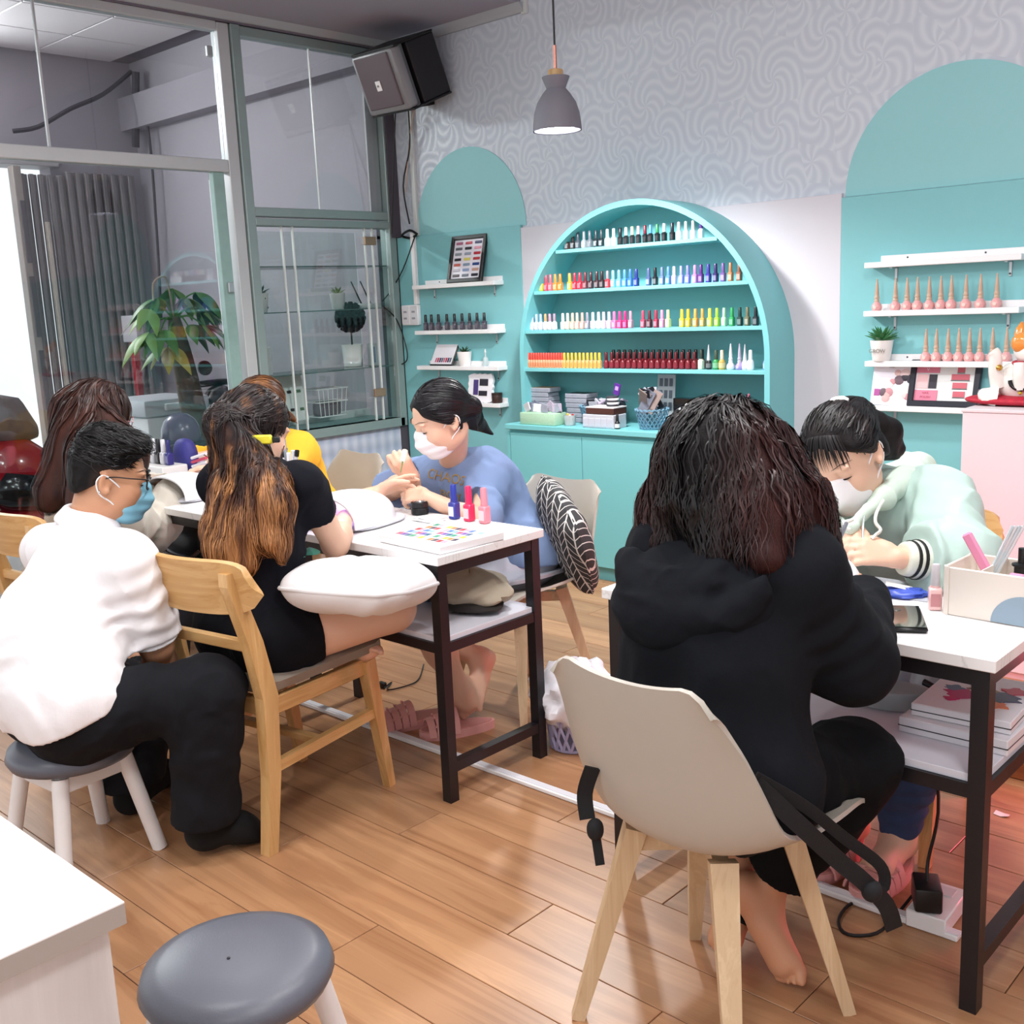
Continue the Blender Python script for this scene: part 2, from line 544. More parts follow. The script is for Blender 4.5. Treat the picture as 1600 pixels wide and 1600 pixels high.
MB().span((XP - .045, 3.607, 1.935), (XP + .045, 4.585, 1.975), .003).build('rail', GREENFRAME, partition)
MB().span((XP - .045, 3.607, .70), (XP + .045, 4.585, .755), .003).build('rail', GREENFRAME, partition)
for py0, py1 in ((1.2, 2.5), (2.5, 3.475)):
    MB().span((XP - .004, py0, 2.28), (XP + .002, py1 - .003, 2.945)).build('pane', GLASS, partition)
MB().span((XP - .008, 2.492, 2.28), (XP + .006, 2.503, 2.945)).build('glazing_joint', PALEFRAME, partition)
MB().span((XP - .006, 1.2, .02), (XP + .002, 3.36, 2.215)).build('pane', GLASS, partition)
MB().span((XP - .03, 3.38, .02), (XP + .01, 3.45, 2.215), .003).build('door_stile', mat('green_glass_edge', '#8fb0ab', .25, noise=.2, nscale=12), partition)
for z in (2.83, 1.60):
    MB().box((XP + .02, 3.42, z), (.02, .035, .055), .003).build('lock', GREY_METAL, partition)
MB().span((XP - .004, 3.607, 2.035), (XP + .002, 4.09, 2.935)).build('pane', GLASS, partition)
MB().span((XP - .012, 4.10, 2.035), (XP - .006, 4.585, 2.935)).build('pane', GLASS, partition)
MB().span((XP - .006, 4.088, 2.035), (XP + .004, 4.094, 2.935)).build('pane_edge', mat('bright_glass_edge', '#dfe6e4', .3), partition)
MB().span((XP - .03, 4.50, 2.035), (XP - .018, 4.585, 2.935)).build('jamb_lining', mat('lining_white', '#d6d2d6', .6), partition)
# head beam over the partition with vent slots
hb = MB(); hb.span((XP - .1, 1.2, 2.99), (XP + .035, YW, 3.04))
struct(hb, 'trim_9', mat('head_beam_grey', '#6f6b76', .7))
for a in (2.95, 3.36, 3.72, 3.86, 3.98):
    MB().span((XP + .03, a, 3.004), (XP + .038, a + .1, 3.018)).build('vent_slot', BLACK_PLASTIC, bpy.data.objects['trim_9'])
# dark pilaster between the partition and the back wall, low papered wall
struct(MB().span((XP - .1, 4.60, 1.88), (XP + .055, YW + .01, 3.03)).span((XP - .1, 4.60, 0), (XP + .02, YW + .01, 1.9)), 'trim_10', mat('dark_grey_pilaster', '#4d4a53', .75, noise=.05))
struct(MB().span((XP - .06, 3.475, 0), (XP + .01, 4.62, .70)), 'wall_low', dotted_paper())

# the passage behind the partition
struct(MB().span((-14.0, -4.0, -.1), (XP, 5.5, -.012)), 'floor_passage', CONCRETE)
struct(MB().span((-8.5, YW + .03, -.05), (XP - .06, 4.9, 3.6)), 'wall_passage_back', PLASTER)
struct(MB().span((-8.52, YW - .10, 2.93), (XP - .06, YW + .04, 3.18)), 'trim_11', mat('lintel_grey', '#a09aa3', .8))
fw = MB()
fw.span((-8.6, 3.95, 0), (-8.42, YW + .1, 3.6)); fw.span((-8.6, -3.0, 2.72), (-8.42, 3.95, 3.6))
struct(fw, 'wall_passage_far', PLASTER)
struct(MB().span((-8.6, -3.0, 2.62), (-8.36, 4.0, 2.74), .004), 'trim_12', mat('gate_rail', '#b7b4b6', .5))
pc = MB(); pc.span((-8.6, -4.0, 3.46), (XP + .0, YW + .1, 3.56))
ceil_out = struct(pc, 'ceiling_passage', mat('ceiling_grid_grey', '#77717c', .8))
tm = MB(); tm.box((0, 0, 0), (.595, .595, .014), .003)
tile_me = raw_mesh('ceiling_tile', tm.v, tm.f, mat('ceiling_tile_white', '#eae4e8', .8, noise=.02))
for i in range(5):
    for j in range(9):
        o = bpy.data.objects.new('ceiling_tile', tile_me); put(o, ceil_out)
        o.location = (-8.08 + i * .61, 4.22 - j * .61, 3.452)

# ================================================================== passage: folding gate, plant, vehicles
gate = thing('folding_gate', (-8.3, 4.1, 0), 'grey corrugated folding shutter gate gathered beside the bright street doorway', 'gate')
GATE = mat('weathered_grey_steel', '#8b8688', .55, metal=.2, noise=.12, nscale=8)
k = 0
for i in range(26):
    a = 3.66 + i * .036
    MB().span((-8.335 - .03 * (i % 2), a, .02), (-8.30 - .03 * (i % 2), a + .033, 2.58 if i > 9 else 2.55), .004).build('slat', GATE, gate, org=(-8.3, 4.1, 0))
MB().span((-8.36, 3.60, .02), (-8.27, 3.66, 2.6), .004).build('lead_post', mat('rusty_pale_steel', '#a89d98', .6, noise=.2, nscale=9), gate, org=(-8.3, 4.1, 0))
MB().span((-8.30, 3.80, .02), (-8.26, 3.825, 2.2), .003).build('pull_bar', mat('bleached_wood', '#cfc4b8', .6, noise=.1), gate, org=(-8.3, 4.1, 0))
for z in (.8, 1.35, 1.9):
    MB().span((-8.285, 3.62, z), (-8.26, 3.66, z + .45), .003).build('lattice_bracket', mat('dark_steel', '#6a666b', .5, metal=.3), gate, org=(-8.3, 4.1, 0))

cab = thing('cable_bundle', (-8.3000, 3.6730, 2.8473), 'sagging dark bundle of wires across the passage wall above the folding gate', 'cable')
_o = cab.location
MB().tube([(-8.3000, 3.6494, 2.8454), (-8.2500, 3.8220, 2.8842), (-8.2000, 4.0609, 3.0257), (-8.2000, 4.3301, 3.1537), (-8.2000, 4.5914, 3.3513)], .018, 6).build('wire_run', mat('dark_wire', '#3b3740', .7), cab, 30, org=_o)
MB().tube([(-8.1474, 4.6000, 3.3435), (-8.2686, 4.6000, 2.7951)], .03, 8).tube([(-8.0962, 4.6200, 3.0151), (-8.0786, 4.6200, 2.7247), (-8.1221, 4.6200, 2.0411), (-8.1868, 4.6200, 1.4350)], .012, 6).build('riser', MATS['dark_wire'], cab, 30, org=_o)

# money tree
TRUNK = mat('plant_bark', '#5d5348', .85, noise=.3, nscale=25, bump=.6, bscale=40, bdist=.01)
plant = thing('potted_tree', (-5.85, 3.46, 0), 'tall leafy money tree with a thick bare trunk behind the glass partition', 'plant')
_o = plant.location
tp = [(-5.8500, 3.4681, 0.4271), (-5.8500, 3.4723, 0.7031), (-5.8500, 3.4465, 0.9393), (-5.8500, 3.4127, 1.2093), (-5.8500, 3.3919, 1.3609), (-5.8500, 3.3859, 1.4544)]
MB().tube(tp, [.085, .082, .075, .062, .05, .03], 10).build('trunk', TRUNK, plant, 60, org=_o)
MB().lathe([(.12, 0), (.14, .02), (.165, .40), (.175, .43), (.16, .43), (.155, .38)], 20, (-5.85, 3.46, 0)).build('pot', mat('terracotta_dark', '#5a4a44', .7), plant, 40, org=_o)
LEAF = [mat('leaf_green', '#4b7a3a', .45, noise=.25, nscale=14), mat('leaf_light_green', '#7ba352', .45, noise=.2, nscale=14), mat('leaf_dark_green', '#2f4f33', .4, noise=.25, nscale=14), mat('leaf_yellowing', '#a79a4a', .5, noise=.3, nscale=20)]
def leaf(mb, base, direction, droop, L, W, roll=0.0):
    base = Vector(base); d = Vector(direction).normalized()
    s = d.cross(Vector((0, 0, 1)))
    s = s.normalized() if s.length > .05 else Vector((1, 0, 0))
    s = (Matrix.Rotation(roll, 3, d) @ s)
    rows = []
    n = 8
    p = base.copy()
    for i in range(n + 1):
        t = i / n
        w = W * math.sin(PI * min(1, t ** .75 * .98 + .01)) * .5
        nn = d.cross(s).normalized()
        rows.append([p - s * w + nn * (w * .25), p, p + s * w + nn * (w * .25)])
        d = (d + Vector((0, 0, -droop / n))).normalized()
        p = p + d * (L / n)
    mb.sheet(rows, .0012)
crown = (-5.8500, 3.3837, 1.4359)
tips = [((-5.8000, 3.1259, 1.4454), 1), ((-5.7500, 3.0350, 1.2348), 1), ((-5.7000, 3.1463, 1.2455), 0), ((-5.9000, 3.2608, 1.5522), 0), ((-5.8000, 3.6195, 1.5952), 2), ((-5.7500, 3.4675, 1.2810), 2),
        ((-5.8500, 3.6983, 1.4229), 2), ((-5.9500, 3.5745, 1.5449), 0), ((-5.7000, 3.1989, 1.0781), 3), ((-5.7000, 3.6090, 1.2725), 0), ((-5.9000, 3.4277, 1.6405), 0)]
for tpnt, mi in tips:
    c, q = Vector(crown), Vector(tpnt)
    mid = c.lerp(q, .55) + Vector((0, 0, .09))
    root = c.lerp(q, .6) + Vector((0, 0, .06))
    st = MB().tube([c, c.lerp(q, .3) + Vector((0, 0, .07)), root], [.008, .006, .004], 5).build('stem', LEAF[0], plant, 40, org=_o)
    out = (q - c); out.z = 0
    base_ang = math.atan2(out.y, out.x)
    for k in range(4):
        a = base_ang + (k - 1.5) * .65
        mb = MB()
        leaf(mb, root, (math.cos(a), math.sin(a), .15 - .45 * random.random()), 1.3 + random.random() * .6, .21 + .07 * random.random(), .075, random.uniform(-.6, .6))
        mb.build('leaf', LEAF[mi if k else (mi + 1) % 3], plant, 60, org=_o)
w_ = MB().tube([crown, (-5.8500, 3.3709, 1.6137), (-5.8500, 3.3464, 1.6873), (-5.8500, 3.2772, 1.6520), (-5.8500, 3.2653, 1.5505)], .006, 5)
w_.build('bare_twig', mat('twig_tan', '#9b8778', .8), plant, 40, org=_o)

# white chest freezer, helmet, black scooter, red motorbike in the passage
fz = thing('chest_freezer', (-6.45, 3.62, 0), 'white chest freezer with a lidded top behind the potted tree', 'freezer')
_o = fz.location
FZ = mat('white_enamel', '#f3f4f6', .25)
MB().span((-6.75, 3.36, .04), (-6.25, 3.78, .84), .02).build('body', FZ, fz, 40, org=_o)
ld = MB().span((-6.77, 3.34, .845), (-6.23, 3.80, .95), .015).build('lid', mat('pale_grey_lid', '#cfd1d8', .35), fz, 40, org=_o)
MB().box((.235, -.03, .90), (.03, .24, .045), .008).build('handle', FZ, ld)
hm = thing('motorbike_helmet', (-5.4900, 3.1462, 0.7629), 'plum grey half helmet resting low in front of the white freezer', 'helmet')
MB().lathe([(.105, 0), (.11, .03), (.105, .08), (.085, .125), (.05, .155), (.001, .165)], 24).build('shell', mat('plum_grey_gloss', '#5d5370', .25, coat=.5), hm, 60)
MB().lathe([(.113, 0), (.116, .008), (.113, .016), (.107, .012), (.107, .002)], 24, (0, 0, 0), caps=False).build('rim', mat('helmet_rim', '#453d55', .4), hm, 60)
h_ = hm.location
MB().span((h_.x - .11, h_.y - .13, 0), (h_.x + .11, h_.y + .10, h_.z), .01).build('stand', mat('dark_crate', '#26252a', .6), None)
tag(bpy.data.objects['stand'], 'dark crate carrying the plum grey helmet', 'crate').name = 'crate'

sc = thing('black_scooter', (-6.3000, 3.8578, 0.5883), 'black scooter with mirror and handlebar parked behind the glass partition', 'scooter')
sc.location.z = 0
sc.location.y += .06
_o = sc.location
SB = mat('scooter_black', '#17181d', .3, coat=.4)
b = sc.location
mb = MB()
mb.lathe([(.05, .45), (.14, .5), (.17, .7), (.14, .88), (.07, .98), (.03, 1.0)], 16, (b.x, b.y, 0))
mb.build('front_fairing', SB, sc, 60, org=_o)
MB().tube([(b.x - .1, b.y - .24, 1.0), (b.x, b.y, 1.02), (b.x - .1, b.y + .24, 1.0)], .022, 8).build('handlebar', SB, sc, 60, org=_o)
MB().tube([(b.x - .02, b.y + .17, 1.0), (b.x, b.y + .2, 1.12), (b.x, b.y + .21, 1.22)], .008, 6).build('mirror_stem', SB, sc, 60, org=_o)
MB().lathe([(.001, -.012), (.045, -.01), (.05, 0), (.045, .012), (.001, .014)], 14, (b.x + .02, b.y - .1, 1.12), axis=(1, -.3, .2)).build('mirror', SB, sc, 60, org=_o)
MB().lathe([(.001, -.015), (.05, -.01), (.055, 0), (.04, .03), (.001, .04)], 14, (b.x + .17, b.y, .86), axis=(1, -.4, .1)).build('headlamp', mat('lamp_white', '#e8e8ee', .2), sc, 60, org=_o)
MB().tube([(b.x - .05, b.y, .5), (b.x - .45, b.y + .05, .38), (b.x - .9, b.y + .05, .55)], [.12, .13, .12], 10, flat=.8).build('body', SB, sc, 60, org=_o)
MB().tube([(b.x - .5, b.y + .05, .68), (b.x - 1.1, b.y + .05, .74)], [.11, .1], 10, flat=.6).build('seat', BLACK_PLASTIC, sc, 60, org=_o)
for dx in (.22, -1.0):
    MB().tube([(b.x + dx + .2 * math.cos(t), b.y + .02, .24 + .2 * math.sin(t)) for t in np.linspace(0, 2 * PI, 20)[:-1]], .045, 8, closed=True).build('wheel', BLACK_PLASTIC, sc, 60, org=_o)

mk = thing('red_motorbike', (-5.72, 2.28, 0), 'red motorbike with glossy black fairing and grey seat beyond the glass at the street side', 'motorbike')
_o = mk.location
RED = mat('red_paint_gloss', '#a31627', .25, coat=.6)
def blob_loft(mb, stations, n=14):
    rows = []
    for c, ry, rz in stations:
        c = Vector(c)
        rows.append([c + Vector((math.cos(t) * ry, 0, math.sin(t) * rz)) for t in np.linspace(0, 2 * PI, n + 1)])
    mb.sheet(rows)
    for row in (rows[0], rows[-1]):
        mb.add(row[:-1], [tuple(range(n))])
mb = MB(); blob_loft(mb, [((-5.72, 2.0, .70), .05, .08), ((-5.72, 2.15, .72), .14, .17), ((-5.72, 2.35, .70), .15, .19), ((-5.72, 2.5, .63), .10, .14), ((-5.72, 2.58, .6), .03, .05)])
mb.build('fuel_fairing', RED, mk, 60, org=_o)
mb = MB(); blob_loft(mb, [((-5.70, 2.1, .62), .05, .06), ((-5.66, 2.2, .63), .12, .12), ((-5.66, 2.36, .60), .12, .12), ((-5.68, 2.45, .57), .04, .05)])
mb.build('side_panel', mat('gloss_black_panel', '#101218', .15, coat=.6), mk, 60, org=_o)
mb = MB(); blob_loft(mb, [((-5.72, 2.12, .93), .05, .09), ((-5.72, 2.25, .98), .13, .13), ((-5.72, 2.36, .96), .11, .12), ((-5.72, 2.44, .9), .03, .04)])
mb.build('headlight_cowl', mat('cowl_grey', '#5d5860', .35), mk, 60, org=_o)
mb = MB(); blob_loft(mb, [((-5.72, 2.55, .74), .08, .04), ((-5.72, 2.7, .78), .14, .06), ((-5.72, 2.88, .78), .13, .06), ((-5.72, 2.98, .76), .04, .03)])
mb.build('seat', mat('seat_grey', '#504c52', .6), mk, 60, org=_o)
mb = MB(); blob_loft(mb, [((-5.72, 2.05, .38), .05, .05), ((-5.72, 2.2, .42), .12, .1), ((-5.72, 2.5, .42), .13, .12), ((-5.72, 2.7, .4), .05, .05)])
mb.build('belly_fairing', RED, mk, 60, org=_o)
for yv in (1.85, 2.78):
    MB().tube([(-5.72, yv + .24 * math.cos(t), .28 + .24 * math.sin(t)) for t in np.linspace(0, 2 * PI, 24)[:-1]], .045, 8, closed=True).build('wheel', BLACK_PLASTIC, mk, 60, org=_o)
MB().tube([(-5.72, 1.85, .28), (-5.72, 2.15, .9)], .025, 8).build('fork', CHROME, mk, 60, org=_o)
rp = thing('red_post', (-7.8000, 4.1560, 0.8611), 'thin red post standing by the grey passage wall', 'post'); rp.location.z = 0
MB().box((0, 0, .65), (.05, .05, 1.3), .004).build('shaft', RED, rp)
MB().box((0, 0, 1.38), (.22, .06, .2), .006).build('notice_board', mat('notice_grey', '#bdb9c0', .5), rp)

# glazed showcase built into the partition
case = thing('display_case', (-5.45, 4.08, .755), 'green framed glass display case with clear shelves set into the partition', 'display case')
_o = case.location
MB().span((-5.292, 3.607, .755), (-5.288, 4.58, 1.935)).build('front_pane', GLASS_CASE, case, org=_o)
MB().span((-5.62, 3.56, .755), (-5.616, 4.60, 1.935)).build('back_pane', GLASS_CASE, case, org=_o)
for z in (1.085, 1.448, 1.708):
    MB().span((-5.61, 3.61, z), (-5.30, 4.58, z + .006)).build('glass_shelf', mat('shelf_glass_edge', '#5f7c7a', .2, trans=.3), case, org=_o)
for yv in (3.79, 3.865, 4.46, 4.40):
    MB().span((-5.296, yv, .755), (-5.280, yv + .007, 1.935)).build('pane_edge', MATS['bright_glass_edge'], case, org=_o)
for z in (1.86, .93):
    MB().box((-5.27, 4.43, z), (.02, .09, .05), .003).build('lock', mat('lock_brass', '#a98f78', .35, metal=.6), case, org=_o)
MB().span((-5.64, 3.55, .70), (-5.26, 4.62, .755), .003).build('base', mat('case_base_green', '#7c9a98', .5), case, org=_o)
MB().span((-5.64, 3.55, .72), (-5.60, 4.62, .80), .003).build('sill_board', mat('sill_white', '#d5dbda', .5), case, org=_o)

def pot_plant(loc, label, group=None, r=.045, h=.09, spikes=10, L=.07, pot=None, leafm=None, text=None, dots=False, cat='plant'):
    t = thing('potted_succulent', loc, label, cat, group)
    pm_ = pot or mat('white_ceramic', '#f2f0ee', .3)
    MB().lathe([(r * .72, 0), (r * .75, .002), (r, h), (r * .9, h), (r * .88, h - .008), (.001, h - .008)], 20).build('pot', pm_, t, 40)
    lm = leafm or LEAF[2]
    for i in range(spikes):
        a = i * 2.399; e = .35 + .9 * (i / spikes)
        mb = MB()
        d = Vector((math.cos(a) * math.cos(e), math.sin(a) * math.cos(e), math.sin(e)))
        mb.tube([Vector((0, 0, h - .006)) + d * (L * k_ / 3) + Vector((0, 0, -.012 * (k_ / 3) ** 2)) for k_ in range(4)], [L * .09, L * .13, L * .09, .0008], 5, flat=.5)
        mb.build('leaf', lm, t, 60)
    if dots:
        for i in range(9):
            a = -2.4 + .5 * i; z = h * (.25 + .5 * (i % 2))
            MB().lathe([(.006, 0), (.006, .002), (.001, .0025)], 8, (math.cos(a) * r * .88, math.sin(a) * r * .88, z), axis=(math.cos(a), math.sin(a), 0)).build('dot', BLACK_PLASTIC, t)
    if text:
        v, f = text_mesh(text, h * .26, .0008)
        M = Matrix.Translation((0, -r * .93, h * .5)) @ Matrix.Rotation(PI / 2, 4, 'X')
        o = MB().add(v, f, M).build('lettering', mat('grey_ink', '#8a857f', .6), t)
    return t
pot_plant((-5.42, 3.70, 1.455), 'white pot with black dots and a dark succulent in the display case', dots=True, r=.05, h=.11, L=.075)
pot_plant((-5.50, 4.33, 1.455), 'plain white pot with a small pale green plant on the middle glass shelf', r=.05, h=.10, L=.065, leafm=LEAF[1])
t = thing('topiary_ball', (-5.50, 4.42, 1.092), 'round black topiary ball on a stem in a ribbed white pot', 'topiary')
MB().lathe([(.055, 0), (.06, .005), (.068, .14), (.06, .14), (.058, .125), (.001, .125)], 20).build('pot', mat('white_ceramic', '#f2f0ee', .3), t, 40)
MB().tube([(0, 0, .12), (0, 0, .24)], .006, 6).build('stem', mat('stem_dark', '#2b2523', .7), t)
mb = MB()
for i in range(70):
    z = 1 - 2 * (i + .5) / 70; a = i * 2.39996; rr = math.sqrt(1 - z * z)
    d = Vector((rr * math.cos(a), rr * math.sin(a), z))
    mb.tube([Vector((0, 0, .31)) + d * .05, Vector((0, 0, .31)) + d * .10], [.022, .012], 5)
mb.build('ball', mat('black_fibre', '#1a191c', .9), t)
t = thing('photo_frame', (-5.46, 3.64, 1.455), 'narrow wooden frame of dark nail swatches beside the dotted pot', 'frame')
MB().box((0, 0, .09), (.012, .07, .18), .002).build('frame_board', wood('frame_oak', '#c69a64', '#9a7042', 1), t)
for k in range(6):
    MB().box((.008, (-.015, .015)[k % 2], .04 + .022 * k), (.004, .016, .014), .002).build('swatch', BLACK_PLASTIC, t)
t = thing('wifi_router', (-5.42, 4.51, 1.455), 'white router with two raised antennas at the end of the middle glass shelf', 'router')
MB().box((0, 0, .015), (.13, .11, .03), .006).build('body', WHITE, t, 30)
for s_ in (-.03, .045):
    MB().tube([(-.03, s_, .025), (-.06, s_ - .05, .17)], [.006, .004], 6).build('antenna', BLACK_PLASTIC, t)
t = thing('cosmetic_box', (-5.40, 3.68, 1.092), 'small pale carton standing on the lower glass shelf', 'box')
MB().box((0, 0, .08), (.05, .07, .16), .002).build('carton', mat('pale_carton', '#c9c7cb', .5), t); MB().box((0, 0, .163), (.045, .065, .006), .001).build('flap', WHITE, t)
t = thing('cosmetic_box', (-5.40, 4.50, 1.092), 'slim white carton beside the topiary pot', 'box')
MB().box((0, 0, .07), (.03, .06, .14), .002).build('carton', mat('pale_carton', '#c9c7cb', .5), t); MB().box((.016, 0, .07), (.002, .02, .1)).build('print', mat('print_blue', '#7d8fae', .5), t)
# leaning nail poster boards and wire basket on the case floor
t = thing('nail_poster', (-5.42, 3.80, .80), 'white poster board of dark and red nail designs leaning in the display case', 'poster')
M = Matrix.Rotation(math.radians(-12), 4, 'Y')
MB().box((0, 0, .14), (.012, .36, .28), .002, M).build('board', mat('poster_white', '#e8eceb', .5), t)
for k in range(10):
    c_ = ['#26252c', '#b3302f', '#3c5a7a', '#26252c', '#4d7a5a'][k % 5]
    MB().box((.008, -.14 + .07 * (k % 5), .07 + .11 * (k // 5)), (.003, .03, .018), .001, M).build('nail_print', mat('print_%d' % (k % 5), c_, .5), t)
t = thing('wire_basket', (-5.47, 4.16, .80), 'white wire basket standing behind the poster in the display case', 'basket')
for z, s_ in ((0, .85), (.09, .95), (.17, 1.0)):
    MB().tube([(.07 * s_ * a, .12 * s_ * b, z + .004) for a, b in ((-1, -1), (1, -1), (1, 1), (-1, 1))], .004, 5, closed=True).build('hoop', WHITE, t)
for i in range(7):
    y_ = -.11 + .22 * i / 6
    MB().tube([(.072, y_, .17), (.06, y_ * .85, .004)], .0025, 4).build('wire', WHITE, t)
MB().box((0, 0, .05), (.09, .17, .09), .02).build('contents', mat('basket_stuff', '#7d6f78', .8, noise=.4, nscale=30), t, 40)

# ================================================================== arched cabinet
TEALC = mat('turquoise_cabinet', '#78c3c8', .42, noise=.015, nscale=5)
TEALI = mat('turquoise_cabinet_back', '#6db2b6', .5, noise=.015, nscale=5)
CX0, CX1, CYF, CYU = -4.05, -2.51, 4.29, 4.42     # cabinet left, right, base front, upper unit front
CXC, CR, CZ0, CZS = -3.28, 0.77, 0.80, 1.15       # arch centre, radius, base top, springing
cabn = thing('arched_cabinet', (-3.28, 4.47, 0), 'turquoise arched display cabinet with four shelves over closed base doors', 'cabinet')
_o = cabn.location
MB().span((CX0, CYF + .02, .07), (CX1, YW - .022, CZ0 - .03), .002).build('base_carcass', TEALC, cabn, org=_o)
MB().span((CX0 + .01, CYF + .03, 0), (CX1 - .01, YW - .022, .07)).build('plinth', mat('turquoise_plinth', '#69aeb3', .5), cabn, org=_o)
MB().span((CX0 - .004, CYF - .012, CZ0 - .028), (CX1 + .004, YW - .022, CZ0), .003).build('worktop', TEALC, cabn, org=_o)
MB().span((CX0, CYF, .07), (CX0 + .02, CYF + .02, CZ0 - .045)).build('side_stile', TEALC, cabn, org=_o)
for i in range(3):
    a = CX0 + .023 + i * (CX1 - CX0 - .026) / 3
    MB().span((a, CYF, .075), (a + (CX1 - CX0 - .026) / 3 - .004, CYF + .018, CZ0 - .048), .0015).build('door', TEALC, cabn, org=_o)
def arch_outline(R, n=48):
    return [(CXC + R, CZ0)] + [(CXC + R * math.cos(PI * i / n), CZS + R * math.sin(PI * i / n)) for i in range(n + 1)] + [(CXC - R, CZ0)]
po, pi_ = arch_outline(CR), arch_outline(CR - .028)
n = len(po)
vs_ = [(a, CYU, b) for a, b in po] + [(a, CYU, b) for a, b in pi_] + [(a, YW - .02, b) for a, b in po] + [(a, YW - .02, b) for a, b in pi_]
fs_ = []
for i in range(n - 1):
    fs_ += [(i, i + 1, n + i + 1, n + i), (2 * n + i, 2 * n + i + 1, i + 1, i), (n + i, n + i + 1, 3 * n + i + 1, 3 * n + i), (3 * n + i, 3 * n + i + 1, 2 * n + i + 1, 2 * n + i)]
fs_ += [(0, n, 3 * n, 2 * n), (n - 1, 3 * n - 1, 4 * n - 1, 2 * n - 1)]
MB().add(vs_, fs_).build('arch_frame', TEALC, cabn, 40, org=_o)
MB().prism(arch_outline(CR - .02), YW - .035, YW - .021, 'y').build('back_panel', TEALI, cabn, org=_o)
SHZ = (1.092, 1.296, 1.502, 1.708)
for z in SHZ:
    hw = (CR - .026) if z < CZS else math.sqrt((CR - .026) ** 2 - (z - CZS) ** 2)
    MB().span((CXC - hw, CYU + .006, z - .018), (CXC + hw, YW - .034, z), .0015).build('shelf', TEALC, cabn, org=_o)

# ------------------------------------------------------------------ polish bottles
def bottle_mats(color, cap=None, gloss=True):
    b = mat('polish_' + color.strip('#'), color, .3, coat=.3)
    c = mat('cap_' + (cap or color).strip('#'), cap or color, .28)
    return b, c
_bt = {}
def bottle(kind, loc, color, cap, label, group, lab=None, rz=0.0, scale=1.0):
    """gel polish bottle: body, cap and a paper label"""
    t = thing('nail_polish_bottle', loc, label, 'bottle', group, rz)
    if scale != 1: t.scale = (scale,) * 3
    key = kind
    if key not in _bt:
        if kind == 'square':
            b = MB().box((0, 0, .021), (.023, .023, .042), .003).lathe([(.009, .041), (.009, .046)], 10)
            c = MB().lathe([(.0085, .046), (.0085, .05), (.0075, .084), (.006, .086)], 10)
            l = MB().box((0, -.0118, .02), (.017, .001, .024))
        elif kind == 'small':
            b = MB().box((0, 0, .021), (.0175, .02, .042), .002).lathe([(.007, .041), (.007, .045)], 8)
            c = MB().lathe([(.0075, .045), (.0075, .05), (.0068, .08), (.005, .082)], 8)
            l = MB().box((0, -.0103, .018), (.013, .001, .022))
        elif kind == 'round':
            b = MB().lathe([(.013, 0), (.015, .003), (.015, .032), (.012, .04), (.008, .044)], 12)
            c = MB().lathe([(.0085, .044), (.0085, .05), (.0075, .082), (.006, .084)], 10)
            l = MB().lathe([(.0152, .008), (.0152, .03)], 12, caps=False)
        elif kind == 'cone':
            b = MB().lathe([(.014, 0), (.017, .004), (.0185, .012), (.017, .02), (.012, .027), (.009, .031)], 14)
            c = MB().lathe([(.0088, .031), (.0095, .036), (.0075, .041), (.009, .044), (.0085, .05), (.0065, .055), (.0075, .058), (.0045, .095), (.0025, .104), (.0035, .107), (.002, .111), (.0005, .112)], 12)
            l = MB().lathe([(.006, 0), (.006, .0012), (.001, .0016)], 10, (0, -.0178, .012), axis=(0, -1, 0))
        elif kind == 'slim':
            b = MB().lathe([(.011, 0), (.0125, .003), (.0125, .03), (.009, .038)], 12)
            c = MB().lathe([(.008, .038), (.0078, .045), (.002, .10), (.0012, .104)], 10)
            l = MB().lathe([(.0127, .008), (.0127, .026)], 12, caps=False)
        _bt[key] = [(nm, m_.v, m_.f) for nm, m_ in (('body', b), ('cap', c), ('label_band', l))]
    bm_, cm_ = bottle_mats(color, cap)
    if lab is None:
        bc_ = [int(color.lstrip('#')[q:q + 2], 16) for q in (0, 2, 4)]
        lab = '#%02x%02x%02x' % tuple(int(q * .6 + 235 * .4) for q in bc_)
    lm_ = mat('bottle_label_' + lab.strip('#'), lab, .5)
    for (nm, v, f), m_ in zip(_bt[key], (bm_, cm_, lm_)):
        mk_ = (key, nm, m_.name)
        if mk_ not in _bt: _bt[mk_] = raw_mesh(nm, v, f, m_, 40)
        put(bpy.data.objects.new(nm, _bt[mk_]), t)
    return t

NAMES = {}
def row(z, y, x0, x1, px0, px1, items, kind, where, grp):
    """items: (pixel column, body colour, cap colour, colour words, label colour)"""
    for it in items:
        px, body, cap, words = it[:4]
        x = x0 + (x1 - x0) * (px - px0) / (px1 - px0)
        bottle(kind, (x, y, z), body, cap, '%s polish bottle %s' % (words, where), grp + ', ' + words, it[4] if len(it) > 4 else None, rz=random.uniform(-.06, .06))
YB = 4.475
BK, WHL, GRL = '#17161a', '#eceaf0', '#8b8d92'
